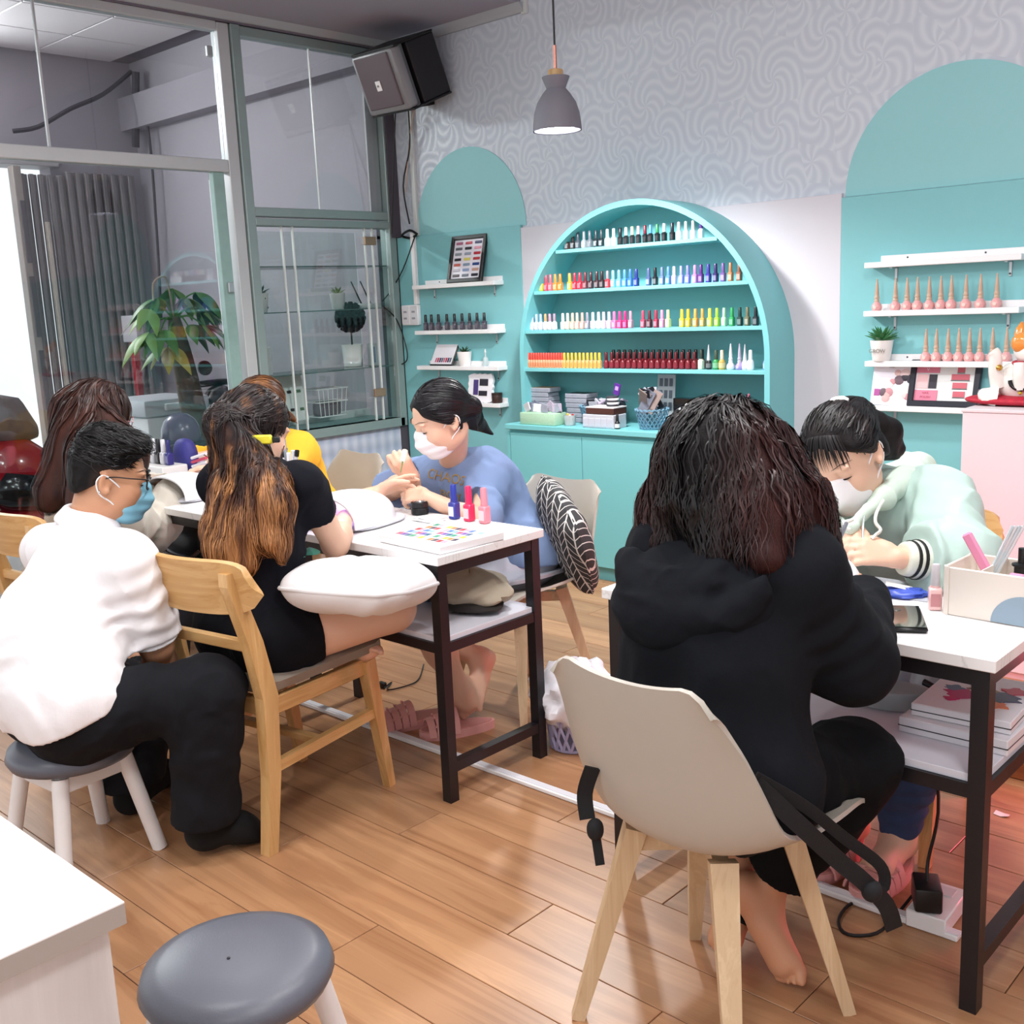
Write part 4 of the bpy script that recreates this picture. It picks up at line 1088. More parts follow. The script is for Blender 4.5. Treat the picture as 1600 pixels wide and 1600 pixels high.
# ================================================================== furniture
MARBLE = None
def table_top_mat():
    m = bpy.data.materials.new('white_marbled_laminate'); m.use_nodes = True
    N = NT(m)
    n1 = N.n('ShaderNodeTexNoise', Vector=N.coord('Object', (1.5, 3, 1)), Scale=2.2, Detail=6.0, Distortion=2.2)
    w = N.math('PINGPONG', N.math('MULTIPLY', n1.outputs[0], 5.0), .5)
    N.l(N.ramp(w, [(0.0, '#dcdad9'), (0.06, '#efeeee'), (1.0, '#f3f2f2')]), N.p.inputs['Base Color'])
    N.p.inputs['Roughness'].default_value = .22
    return m
MARBLE = table_top_mat()

def table(x0, x1, y0, y1, label, lean=0.0):
    cx, cy = (x0 + x1) / 2, (y0 + y1) / 2
    t = thing('manicure_table', (cx, cy, 0), label, 'table')
    hx, hy = (x1 - x0) / 2, (y1 - y0) / 2
    MB().box((0, 0, .741), (2 * hx, 2 * hy, .026), .002).build('tabletop', MARBLE, t)
    lx, ly, w = hx - .03, hy - .028, .034
    for sx in (-1, 1):
        for sy in (-1, 1):
            MB().bar((sx * lx, sy * ly, 0), (sx * lx, sy * ly, .727), w, w, up=(0, 1, 0)).build('leg', BLACK_METAL, t)
    for sy in (-1, 1):
        MB().box((0, sy * ly, .710), (2 * lx - w, .03, .034)).build('apron_rail', BLACK_METAL, t)
        MB().box((0, sy * ly, .475), (2 * lx - w, .03, .03)).build('shelf_rail', BLACK_METAL, t)
    for sx in (-1, 1):
        MB().box((sx * lx, 0, .710), (.03, 2 * ly - w, .034)).build('apron_rail', BLACK_METAL, t)
        MB().box((sx * lx, 0, .475), (.03, 2 * ly - w, .03)).build('shelf_rail', BLACK_METAL, t)
        MB().box((sx * lx, 0, .105), (.03, 2 * ly - w, .03)).build('foot_rail', BLACK_METAL, t)
    MB().box((0, 0, .4985), (2 * lx + .012, 2 * ly + .012, .017), .001).build('lower_shelf', mat('shelf_laminate', '#dfdfe8', .35), t)
    return t
table(-3.16, -2.185, 2.005, 2.462, 'white topped black steel manicure table holding the colour chart board')
table(-1.60, -.665, 2.005, 2.462, 'white topped black steel manicure table holding the phone and organiser')
table(-4.40, -3.375, 2.005, 2.462, 'white topped black steel manicure table beside the woman in yellow')

def make_wood_chair(loc, rz, label):
    t = thing('wooden_chair', loc, label, 'chair', None, rz)
    def curvebar(pts, w, h):
        mb = MB()
        for a, b in zip(pts[:-1], pts[1:]): pass
        return mb
    for s in (-1, 1):
        pts = [(s * .183, -.245, 0), (s * .183, -.215, .22), (s * .182, -.205, .44), (s * .178, -.235, .60), (s * .172, -.285, .765), (s * .171, -.292, .80)]
        ws = [.034, .044, .054, .05, .042, .026]
        vs_, fs_ = [], []
        for (x, y, z), w in zip(pts, ws):
            for dx, dy in ((-.017, -w / 2), (.017, -w / 2), (.017, w / 2), (-.017, w / 2)): vs_.append((x + dx, y + dy, z))
        for j in range(len(pts) - 1):
            for i in range(4): fs_.append((j * 4 + i, j * 4 + (i + 1) % 4, j * 4 + 4 + (i + 1) % 4, j * 4 + 4 + i))
        fs_ += [(3, 2, 1, 0), tuple(range(len(vs_) - 4, len(vs_)))]
        MB().add(vs_, fs_).build('rear_leg', OAKZ, t)
        MB().bar((s * .19, .245, 0), (s * .185, .185, .425), .028, .028, .04, .042).build('front_leg', OAKZ, t)
        MB().box((s * .178, -.005, .405), (.024, .37, .05), .003).build('side_rail', wood('pale_oak_y', '#e0b981', '#bd8c50', 1, 'y'), t)
        MB().bar((s * .182, -.20, .235), (s * .187, .20, .255), .022, .03).build('side_stretcher', MATS['pale_oak_y'], t)
    OX = wood('pale_oak_x', '#e0b981', '#bd8c50', 1, 'x')
    MB().box((0, .18, .405), (.34, .024, .05), .003).build('front_rail', OX, t)
    MB().box((0, -.20, .405), (.33, .024, .05), .003).build('rear_rail', OX, t)
    MB().box((0, -.02, .245), (.355, .028, .022), .003).build('cross_stretcher', OX, t)
    MB().box((0, -.232, .585), (.33, .022, .032), .003).build('lower_back_rail', OX, t)
    # padded seat, slightly dished
    rows = []
    for i in range(13):
        v = -1 + 2 * i / 12
        r_ = []
        for j in range(13):
            u = -1 + 2 * j / 12
            hw = .205 + .015 * v
            e = max(abs(u), abs(v)) ** 8
            r_.append((u * hw * (1 - .03 * abs(v) ** 6), v * .215 + .01, .462 - .020 * e + .008 * (abs(u) ** 2) + .004 * v))
        rows.append(r_)
    MB().sheet(rows, -.03).build('seat', mat('taupe_leatherette', '#8d8276', .45, bump=.2, bscale=200), t, 50)
    # curved back rail
    rows = []
    for i in range(25):
        u = (-1 + 2 * i / 24)
        x = u * .232
        hh = .056 * (1 - abs(u) ** 6) ** .5 + .018
        zc = .757 + .004 * u * u
        y = -.292 + .05 * u * u
        rows.append([(x, y - .012 * k_, zc + hh * k_) for k_ in (-1, -.6, 0, .6, 1)])
    MB().sheet(rows, .018).build('back_rail', OX, t, 50)
    return t
make_wood_chair((-2.598, 1.719, 0), math.radians(8.2), 'pale oak wooden chair with a taupe seat under the woman in black shorts')
make_wood_chair((-3.74, 1.73, 0), math.radians(5), 'pale oak wooden chair behind the man in the white shirt')
make_wood_chair((-1.20, 2.74, 0), math.radians(186), 'pale oak wooden chair under the woman in the mint hoodie')
make_wood_chair((-.42, 2.86, 0), math.radians(170), 'pale oak wooden chair standing before the red lit altar')

SHELL = mat('taupe_polypropylene', '#b3aca1', .38, noise=.02)
def make_shell_chair(loc, rz, label, pad=True):
    t = thing('shell_chair', loc, label, 'chair', None, rz)
    prof = [(.235, .432, .195, -.004), (.225, .447, .205, .004), (.17, .452, .222, .020), (.08, .440, .235, .040), (-.03, .428, .242, .062), (-.12, .432, .245, .085), (-.175, .465, .243, .092), (-.203, .53, .238, .080), (-.222, .61, .225, .062), (-.240, .69, .208, .045), (-.256, .76, .192, .032), (-.264, .80, .182, .022)]
    P_ = np.array(prof)
    rows = []
    nv = len(prof)
    fine = np.linspace(0, nv - 1, 34)
    for v in fine:
        i = min(int(v), nv - 2); fr = v - i
        a0, a1, a2, a3 = P_[max(i - 1, 0)], P_[i], P_[i + 1], P_[min(i + 2, nv - 1)]
        q = .5 * ((2 * a1) + (-a0 + a2) * fr + (2 * a0 - 5 * a1 + 4 * a2 - a3) * fr ** 2 + (-a0 + 3 * a1 - 3 * a2 + a3) * fr ** 3)
        y, z, hw, ed = q
        t0 = v / (nv - 1)
        ny, nz = (0.0, 1.0) if t0 < .35 else ((1.0, .15) if t0 > .62 else (math.sin((t0 - .35) / .27 * 1.4), math.cos((t0 - .35) / .27 * 1.4)))
        r_ = []
        for j in range(21):
            u = -1 + 2 * j / 20
            lift = ed * abs(u) ** 2.4
            zz = z + nz * lift
            if t0 > .8: zz += ((t0 - .8) / .2) * (.020 * (u * u - .4) - .055 * (max(0, abs(u) - .68) / .32) ** 2.2)
            hw2 = hw
            r_.append((u * hw2, y + ny * lift, zz))
        rows.append(r_)
    o = MB().sheet(rows, .009).build('shell', SHELL, t, 60)
    if pad:
        rr = []
        for i in range(11):
            v = -1 + 2 * i / 10; r_ = []
            for j in range(11):
                u = -1 + 2 * j / 10
                k_ = 1 - .12 * (u * u * v * v)
                e = max(abs(u), abs(v)) ** 6
                r_.append((u * .18 * k_, .045 + v * .16 * k_, .462 + .016 * (1 - e) + .04 * abs(u) ** 2.4))
            rr.append(r_)
        MB().sheet(rr, -.012).build('seat_pad', mat('grey_pad', '#9a9aa2', .5), t, 60)
    for sx in (-1, 1):
        for sy in (-1, 1):
            MB().bar((sx * .195, sy * .195, 0), (sx * .105, sy * .105, .425), .026, .026, .052, .042).build('leg', ASHZ, t)
    for rz_ in (1, -1):
        MB().bar((-.105, -.105 * rz_, .395), (.105, .105 * rz_, .395), .03, .035).build('cross_brace', wood('pale_ash_x', '#ddc5a2', '#bfa079', 1, 'x'), t)
    return t
make_shell_chair((-1.085, 1.685, 0), math.radians(-4), 'taupe moulded shell chair on splayed wooden legs under the woman in the black hoodie')
make_shell_chair((-2.60, 2.79, 0), math.radians(176), 'taupe moulded shell chair holding the black leaf print cushion')
make_shell_chair((-3.93, 2.90, 0), math.radians(176), 'taupe moulded shell chair by the dotted paper wall beyond the brush pot')

STOOLW = mat('white_lacquer_wood', '#e6e3e2', .4, noise=.03)
def make_stool(loc, rz, label):
    t = thing('round_stool', loc, label, 'stool', None, rz)
    MB().lathe([(.001, .290), (.13, .290), (.160, .297), (.169, .315), (.162, .336), (.13, .349), (.065, .355), (.001, .356)], 40).build('cushion', mat('slate_leatherette', '#5c5f69', .38, bump=.25, bscale=260, bdist=.001), t, 60)
    MB().lathe([(.003, 0), (.003, .002), (.001, .003)], 8, (.0, -.02, .3555)).build('stud', BLACK_PLASTIC, t)
    MB().box((0, 0, .265), (.205, .205, .048), .003).build('leg_frame', STOOLW, t)
    for i in range(4):
        a = PI / 4 + i * PI / 2
        MB().lathe([(.020, 0), (.022, .292)], 16, (math.cos(a) * .20, math.sin(a) * .20, 0), axis=(-math.cos(a) * .24, -math.sin(a) * .24, 1)).build('leg', STOOLW, t, 40)
    return t
make_stool((-1.550, 0.891, 0), .35, 'empty round stool with a slate padded seat beside the white counter')
make_stool((-2.785, 1.175, 0), .09, 'round stool with white legs carrying the man in the white shirt')

# white counter in the foreground
t = thing('white_counter', (-1.6, .30, 0), 'white laminate counter with a grey edge beside the empty stool', 'counter')
_o = t.location
MB().span((-2.3, .0, .722), (-1.236, .562, .724)).build('top_surface', mat('counter_white', '#f5f4f4', .3), t, org=_o)
MB().span((-2.3, .0, .694), (-1.236, .562, .722)).build('top_edge', mat('counter_edge_grey', '#aba39c', .4), t, org=_o)
MB().span((-2.28, .02, .05), (-1.252, .545, .694), .002).build('body', wood('white_grain_laminate', '#dcdad8', '#cbc8c6', .6, 'z', .4), t, org=_o)
MB().span((-2.3, .0, 0), (-1.17, .60, .05), .003).build('plinth', mat('counter_white', '#f5f4f4', .3), t, org=_o)
MB().lathe([(.009, 0), (.009, .003), (.005, .004), (.005, .002), (.001, .002)], 14, (-1.252, .50, .48), axis=(1, 0, 0)).build('cam_screw', GREY_METAL, t, org=_o)

# white cabinet with the cat, altar glowing red on the floor
t = thing('white_cabinet', (-1.05, 4.30, 0), 'tall plain white cabinet carrying the lucky cat beside the wall shelves', 'cabinet')
_o = t.location
MB().span((-1.482, 4.0, .03), (-.55, YW - .03, .985), .002).build('body', mat('cabinet_white', '#dad7db', .45), t, org=_o)
MB().span((-1.46, 4.02, 0), (-.57, YW - .03, .03)).build('plinth', mat('cabinet_plinth', '#d5d3d6', .5), t, org=_o)
MB().span((-1.486, 3.996, .985), (-.546, YW - .03, .997), .002).build('top', mat('cabinet_white', '#ecebec', .45), t, org=_o)

# ================================================================== lamps, speaker, altar
def pendant(loc, label, power, L=1.0):
    t = thing('pendant_lamp', loc, label, 'lamp')
    SH = mat('matt_grey_shade', '#75757f', .65, noise=.03)
    prof = [(.108, 0), (.106, .03), (.100, .075), (.085, .12), (.062, .155), (.042, .178), (.060, .222), (.061, .226), (.04, .224), (.036, .18), (.056, .15), (.079, .118), (.094, .075), (.1, .03), (.102, .002)]
    MB().lathe(prof, 40, caps=False).build('shade', SH, t, 60)
    MB().lathe([(.034, .222), (.034, .252), (.03, .256), (.001, .257)], 24).build('wooden_collar', wood('collar_wood', '#d8b98d', '#b48f5f', 1), t, 50)
    MB().tube([(0, 0, .255), (0, 0, .355)], .008, 12).build('copper_stem', mat('rose_copper', '#c98f80', .3, metal=.8), t, 60)
    MB().tube([(0, 0, .355), (0, 0, 3.38 - loc[2])], .0045, 8).build('cord', BLACK_PLASTIC, t, 60)
    MB().lathe([(.001, .012), (.07, .014), (.098, .02), (.09, .05), (.001, .06)], 30).build('bulb', lamp_mat('bulb_glow', '#f4f7ff', 14.0), t, 60)
    d = bpy.data.lights.new('pendant_bulb', 'SPOT'); d.energy = power; d.spot_size = math.radians(155); d.spot_blend = .5; d.shadow_soft_size = .06; d.color = (1, .99, .98)
    o = bpy.data.objects.new('pendant_bulb', d); COL.objects.link(o); o.parent = t; o.location = (0, 0, -.01)
    return t
pendant((-3.2141, 3.8146, 2.1812), 'grey bell pendant lamp with copper stem hanging before the wallpaper', 105.0)
pendant((-2.25, 2.35, 2.52), 'grey bell pendant lamp hanging over the middle table', 38.0)
pendant((-1.05, 2.45, 2.52), 'grey bell pendant lamp hanging over the right hand table with the phone', 38.0)
pendant((-3.75, 2.35, 2.80), 'grey bell pendant lamp hanging over the far table', 38.0)
t = thing('added_passage_tube_light', (-8.40, 2.4, 3.16), 'added unseen tube light brightening the passage from its far wall', 'light')  # out-of-view tube light, added to brighten the passage and its ceiling
MB().box((.02, 0, 0), (.04, 1.2, .09), .006).build('housing', WHITE, t)
MB().tube([(.06, -.58, 0), (.06, .58, 0)], .014, 10).build('tube', lamp_mat('tube_glow', '#ffffff', 8.0), t, 50)
d = bpy.data.lights.new('added_passage_tube', 'AREA'); d.shape = 'RECTANGLE'; d.size = .08; d.size_y = 1.16; d.energy = 75.0
o = bpy.data.objects.new('added_passage_tube', d); COL.objects.link(o); o.parent = t; o.location = (.085, 0, 0); o.rotation_euler = (0, -PI / 2, 0)

# ceiling panel housings for the area lights
for x_, y_ in PANELS:
    t = thing('ceiling_panel', (x_, y_, 3.38), 'square white ceiling light panel over the salon floor', 'light', 'ceiling light panels')
    MB().box((0, 0, -.008), (.62, .62, .016), .003).build('frame', WHITE, t)

# wall speaker on its bracket
O_ = Vector((-4.6999, 4.2032, 2.8510)); ax = Vector((-.9982, .0538, .0273)); bx = Vector((.0601, .9226, .3810)); hz = Vector((-.0047, .3820, -.9242)); La, Lb, Lh = .375, .315, .333
sp = thing('wall_speaker', O_ + ax * La / 2 + bx * Lb / 2 + hz * Lh / 2, 'dark tilted loudspeaker with a brown grille high in the wall corner', 'speaker')
M = Matrix((( -ax.x, bx.x, -hz.x, 0), (-ax.y, bx.y, -hz.y, 0), (-ax.z, bx.z, -hz.z, 0), (0, 0, 0, 1)))
# local axes: x along the grille, y along the deep side, z up
MB().box((0, .05 + 0, 0), (La, Lb - .1, Lh), .008, M).build('cabinet', mat('speaker_black', '#17161a', .5, bump=.2, bscale=200), sp)
MB().box((0, -Lb / 2 + .02, 0), (La, .075, Lh), .02, M).build('baffle', mat('speaker_grey', '#8a8a8c', .45, metal=.2), sp, 40)
MB().box((0, -Lb / 2 - .022, .01), (La * .80, .014, Lh * .86), .006, M).build('grille', mat('speaker_grille', '#5f5258', .6, bump=.4, bscale=500), sp)
MB().box((La * .44, -Lb / 2 + .06, 0), (.03, .03, Lh * 1.02), .004, M).build('trim_strip', mat('speaker_strip', '#55585c', .4, metal=.3), sp)
MB().box((0, -Lb / 2 - .031, -.01), (.045, .004, .055), .004, M).build('badge', mat('badge_white', '#f2f0f0', .3), sp)
v, f = text_mesh('JBL', .016, .0005)
MB().add(v, f, M @ Matrix.Translation((0, -Lb / 2 - .034, -.01)) @ Matrix.Rotation(PI / 2, 4, 'X')).build('badge_lettering', mat('badge_grey', '#77757a', .5), sp)
for s_ in (-1, 1):
    MB().box((0, 0, s_ * Lh * .515), (La * 1.04, Lb * .98, .012), .003, M).build('end_plate', BLACK_PLASTIC, sp)
MB().bar((-.04, .0, -Lh / 2 - .01), (-.04, .19, -Lh / 2 - .045), .06, .03, M=M).build('bracket', BLACK_PLASTIC, sp)

# red lit altar on the floor
al = thing('floor_altar', (-.62, 3.38, 0), 'low wooden altar glowing red on the floor behind the tables', 'altar')
_o = al.location
WR = wood('altar_wood', '#a5683f', '#6d3c20', .8, 'x')
MB().span((-1.16, 3.16, 0), (-.15, 3.68, .06), .004).build('base_step', WR, al, org=_o)
MB().span((-1.08, 3.21, .06), (-.18, 3.66, .115), .004).build('upper_step', WR, al, org=_o)
MB().span((-1.05, 3.24, .115), (-.20, 3.64, .125), .002).build('red_cloth', mat('altar_red', '#c33a44', .6), al, org=_o)
for x_ in (-.95, -.30):
    MB().span((x_ - .025, 3.58, .125), (x_ + .025, 3.63, .58), .004).build('post', WR, al, org=_o)
MB().span((-1.02, 3.54, .58), (-.22, 3.66, .64), .006).build('lintel', WR, al, org=_o)
for x_ in (-.80, -.45):
    MB().lathe([(.02, 0), (.022, .005), (.022, .10), (.012, .13), (.001, .14)], 14, (x_, 3.36, .125)).build('red_lamp', lamp_mat('red_led', '#ff2a3a', 9.0), al, 50, org=_o)
MB().lathe([(.03, 0), (.045, .02), (.05, .06), (.045, .065), (.04, .02)], 16, (-.62, 3.40, .125)).build('incense_bowl', mat('brass', '#b0893f', .35, metal=.7), al, 50, org=_o)
d = bpy.data.lights.new('altar_led', 'POINT'); d.energy = 22.0; d.color = (1, .12, .2); d.shadow_soft_size = .12
o = bpy.data.objects.new('altar_led', d); COL.objects.link(o); o.parent = al; o.location = (.02, .08, .32)

# ================================================================== things on tables and floor
WHITE_GLOSS = mat('white_gloss', '#f2f1f6', .3)
def superblob(mb, c, r, ex=2.5, nu=28, nv=14, zflat=None, M=None, zpow=None):
    """superellipsoid, flat-bottomed when zflat is given"""
    rows = []
    sg = lambda x, p: math.copysign(abs(x) ** p, x)
    for i in range(nv + 1):
        b = -PI / 2 + PI * i / nv
        row_ = []
        for j in range(nu + 1):
            a = 2 * PI * j / nu
            p = (c[0] + r[0] * sg(math.cos(b), 2 / (zpow or ex)) * sg(math.cos(a), 2 / ex), c[1] + r[1] * sg(math.cos(b), 2 / (zpow or ex)) * sg(math.sin(a), 2 / ex), c[2] + r[2] * sg(math.sin(b), 2 / (zpow or ex)))
            if zflat is not None and p[2] < zflat: p = (p[0], p[1], zflat)
            row_.append(p)
        rows.append(row_)
    mb.sheet(rows, 0, M)
    return mb

def uv_lamp(loc, rz, label, glow=True, sx=.17, sy=.115, sz=.1):
    t = thing('nail_lamp', loc, label, 'nail lamp', None, rz)
    # arched dome open at the front
    rows = []
    for i in range(21):
        a = PI * i / 20
        row_ = []
        for j in range(15):
            v = j / 14
            k_ = (1 - max(0, v - .45) ** 2 * 3.0)
            k_ = max(k_, .06) ** .5
            row_.append((sx * math.cos(a) * (.86 + .14 * math.sin(PI * min(1, v * 1.2))) * k_, -sy + 2 * sy * v, .012 + sz * (math.sin(a) ** .8) * k_))
        rows.append(row_)
    MB().sheet(rows, .006).build('dome', WHITE_GLOSS, t, 60)
    superblob(MB(), (0, .0, .008), (sx * 1.02, sy * 1.05, .012), 3).build('base_plate', mat('lamp_base_grey', '#cfd0d8', .4), t, 60)
    MB().box((0, sy * .1, .03), (.03, .02, .003)).build('sensor', BLACK_PLASTIC, t)
    if glow:
        MB().tube([(sx * .62 * math.cos(PI * q / 10), -.01, .016 + sz * .72 * math.sin(PI * q / 10)) for q in range(1, 10)], .004, 5).build('violet_led_strip', lamp_mat('violet_led', '#8a6bff', 6.0), t)
        d = bpy.data.lights.new('violet_led', 'POINT'); d.energy = .5; d.color = (.5, .35, 1); d.shadow_soft_size = .03
        o = bpy.data.objects.new('violet_led', d); COL.objects.link(o); o.parent = t; o.location = (0, -.03, .07)
    return t
uv_lamp((-2.80, 2.205, .7545), math.radians(12), 'big white dome nail lamp on the table before the blue shirted woman', True, .15, .15, .10)
uv_lamp((-1.11, 2.175, .7545), math.radians(-25), 'white dome nail lamp on the table in front of the black hoodie', False, .105, .10, .115)
uv_lamp((-3.80, 2.17, .7545), math.radians(15), 'white dome nail lamp on the table under the cream sleeve', False, .14, .12, .09)

# colour chart board on the middle table
t = thing('colour_chart', (-2.335, 2.165, .7545), 'thick white nail colour chart board printed with rows of colours', 'chart', None, math.radians(-4))
MB().box((0, 0, .0125), (.29, .25, .024), .002).build('board', mat('chart_white', '#f6f4f6', .3), t)
pal = ['#d9607a', '#e6c64b', '#4f86c6', '#3fa07c', '#c23b44', '#7a5ab0', '#e08a4a', '#8fb7d9', '#b5b0b8', '#e9a6b8', '#2f6f8f', '#55505c']
k = 0
for rr in range(5):
    for cc in range(11):
        if (rr + cc) % 7 == 6: continue
        Mx = Matrix.Translation((-.105 + .021 * cc + .006 * (rr % 2), -.075 + .036 * rr, .0249)) @ Matrix.Rotation(.3, 4, 'Z')
        MB().box((0, 0, 0), (.016, .026, .0012), .003, Mx).build('swatch', mat('chart_%d' % (k % 12), pal[(k * 5) % 12], .3), t)
        k += 1
for px, body, w_, kk in ((-2.545, '#2c3c9a', 'dark blue', .35), (-2.475, '#ea2a5e', 'hot pink', -.15), (-2.405, '#f08a98', 'salmon pink', .25)):
    b = bottle('square', (px, 2.425, .7545), body, body, '%s polish bottle with a leaning cap on the middle table' % w_, 'leaning capped bottles on the middle table', '#dfe3f0' if 'blue' in w_ else '#f3c9cf', scale=1.35)
t = thing('gel_jar', (-2.71, 2.42, .7545), 'black gel jar with a silver lid beside the white nail lamp', 'jar')
MB().lathe([(.026, 0), (.03, .003), (.03, .022), (.028, .024), (.03, .026), (.03, .042), (.026, .046)], 24).build('jar', BLACK_PLASTIC, t, 40)
MB().lathe([(.026, .046), (.022, .05), (.001, .051)], 24).build('lid_disc', CHROME, t, 40)
t = thing('paper_wipe', (-2.60, 2.36, .7545), 'thin white paper wipes lying beside the gel jar', 'paper')
MB().sheet([[(x_ * .05, y_ * .035, .001 + .002 * ((i + j) % 2)) for j, y_ in enumerate((-1, 0, 1))] for i, x_ in enumerate((-1, -.3, .4, 1))], .001).build('sheet', WHITE, t)
MB().sheet([[(x_ * .045 - .02, y_ * .03 + .02, .003 + .002 * ((i + j) % 2)) for j, y_ in enumerate((-1, 0, 1))] for i, x_ in enumerate((-1, -.3, .4, 1))], .001).build('sheet', WHITE, t)

# brush pot group on the far table end
t = thing('brush_holder', (-3.455, 2.405, .7545), 'white square holder with makeup brushes and nail files', 'holder')
MB().box((0, 0, .03), (.15, .09, .06), .004).build('tray', WHITE, t)
MB().box((.03, 0, .075), (.055, .055, .09), .003).build('cup', WHITE, t)
MB().lathe([(.011, .06), (.013, .12), (.02, .135)], 12, (-.045, 0, 0)).build('brush_handle', mat('copper_handle', '#b9784a', .3, metal=.6), t, 50)
MB().lathe([(.02, .13), (.04, .16), (.043, .178), (.03, .195), (.001, .198)], 18, (-.045, 0, 0)).build('brush_hair', mat('brush_plum', '#54475e', .9, bump=.6, bscale=200), t, 60)
for i, (dx, dz, c_, lean) in enumerate(((.02, .22, '#8f95a0', -.1), (.03, .17, '#f0f0f2', .0), (.045, .18, '#eceaee', .15), (.012, .16, '#f0f0f2', -.08), (.05, .17, '#e5e2e6', .3))):
    MB().tube([(dx, 0, .08), (dx + lean * .12, 0, dz)], [.006, .008], 8).build('tool_handle', mat('tool_%d' % i, c_, .4), t, 50)
    if i in (3, 4): MB().tube([(dx + lean * .11, 0, dz - .01), (dx + lean * .13, 0, dz + .012)], .009, 8).build('tool_tip', BLACK_PLASTIC, t, 50)
for i, (x_, c_) in enumerate(((-3.60, '#b8b9c4'), (-3.55, '#c4c6d0'))):
    b = thing('clear_pump_bottle', (x_, 2.39, .7545), 'small clear bottle with a white cap beside the brush holder', 'bottle', 'small clear bottles by the brush holder')
    MB().lathe([(.016, 0), (.018, .003), (.018, .05), (.01, .06)], 14).build('body', mat('clear_bottle_grey', c_, .15, trans=.4), b, 40)
    MB().lathe([(.008, .06), (.008, .075), (.004, .078), (.003, .09)], 12).build('cap', WHITE, b, 40)
t = thing('cloth_strip', (-3.50, 2.31, .7545), 'cream cloth strip with black trim along the far table', 'cloth')
MB().box((0, 0, .006), (.22, .07, .011), .004).build('cloth', mat('cream_cloth', '#d9d3b8', .8), t); MB().box((.02, -.037, .006), (.14, .006, .009), .002).build('black_trim', BLACK_PLASTIC, t)

# bottle rack on the far table
t = thing('bottle_rack', (-4.26, 2.33, .7545), 'milky white bottle rack on the far table', 'rack')
MB().box((0, 0, .04), (.24, .12, .08), .006).build('rack', mat('milky_white', '#e6e4e2', .3), t)
for i, (bc, cc, w_) in enumerate((('#9aa088', '#7a8068', 'olive'), ('#c9c9cf', '#d5d5da', 'silver'), ('#1c1c22', '#1c1c22', 'black'), ('#c9c9cf', '#d9d9de', 'silver'), ('#2f2f7a', '#2b2a6a', 'navy'))):
    bottle('square', (-4.35 + .042 * i, 2.33, .8345), bc, cc, w_ + ' bottle standing in the milky white rack on the far table', 'bottles in the milky rack', scale=1.25)
t = thing('blue_pouch', (-4.22, 2.43, .7545), 'dark blue patterned pouch with striped straps beside the bottle rack', 'pouch')
superblob(MB(), (0, 0, .09), (.07, .04, .09), 2.6).build('pouch', mat('indigo_fabric', '#3b3a86', .6, noise=.3, nscale=40), t, 60)
MB().box((.12, 0, .07), (.08, .03, .10), .004, Matrix.Rotation(.3, 4, 'Y')).build('pale_card', mat('lilac_card', '#c3bcd8', .5), t)
for i in range(4):
    MB().tube([(.10, -.03, .05 + .018 * i), (.20, -.02, .075 + .018 * i)], .007, 6).build('strap', mat('strap_%d' % (i % 2), ['#c7445f', '#e9e6ea'][i % 2], .5), t, 50)

# lower shelves
t = thing('blue_plastic_bag', (-2.5444, 2.2931, 0.5075), 'crumpled pale blue plastic bag on the lower shelf', 'bag')
def crumple(c, r, seed, amp=.25, n1=24, n2=14):
    rs = np.random.default_rng(seed); ph = rs.uniform(0, 6.28, (6,)); fr = rs.integers(2, 7, (6, 2))
    rows = []
    for i in range(n2 + 1):
        b = -PI / 2 + PI * i / n2; row_ = []
        for j in range(n1 + 1):
            a = 2 * PI * j / n1
            k_ = 1 + amp * sum(math.sin(fr[q][0] * a + ph[q]) * math.sin(fr[q][1] * b * 1.3 + ph[q]) for q in range(6)) / 3
            row_.append((c[0] + r[0] * math.cos(b) * math.cos(a) * k_, c[1] + r[1] * math.cos(b) * math.sin(a) * k_, max(.0005, c[2] + r[2] * math.sin(b) * k_)))
        rows.append(row_)
    return MB().sheet(rows)
crumple((0, 0, .03), (.085, .05, .035), 4).build('bag', mat('blue_film', '#8cc4ea', .2, trans=.25, noise=.2), t, 30)
crumple((.06, -.02, .02), (.03, .025, .022), 9).build('knot', mat('blue_film', '#8cc4ea', .2), t, 30)
t = thing('folded_jacket', (-2.385, 2.325, .5075), 'folded beige jacket with a dark lining on the lower shelf', 'jacket')
crumple((0, 0, .055), (.15, .11, .06), 21, .12, 36, 18).build('jacket', mat('beige_cotton', '#b9ac98', .85, bump=.5, bscale=18, bdist=.01), t, 60)
crumple((.0, -.03, .02), (.145, .09, .022), 5, .1).build('dark_lining', mat('jacket_lining', '#2c2826', .8), t, 60)
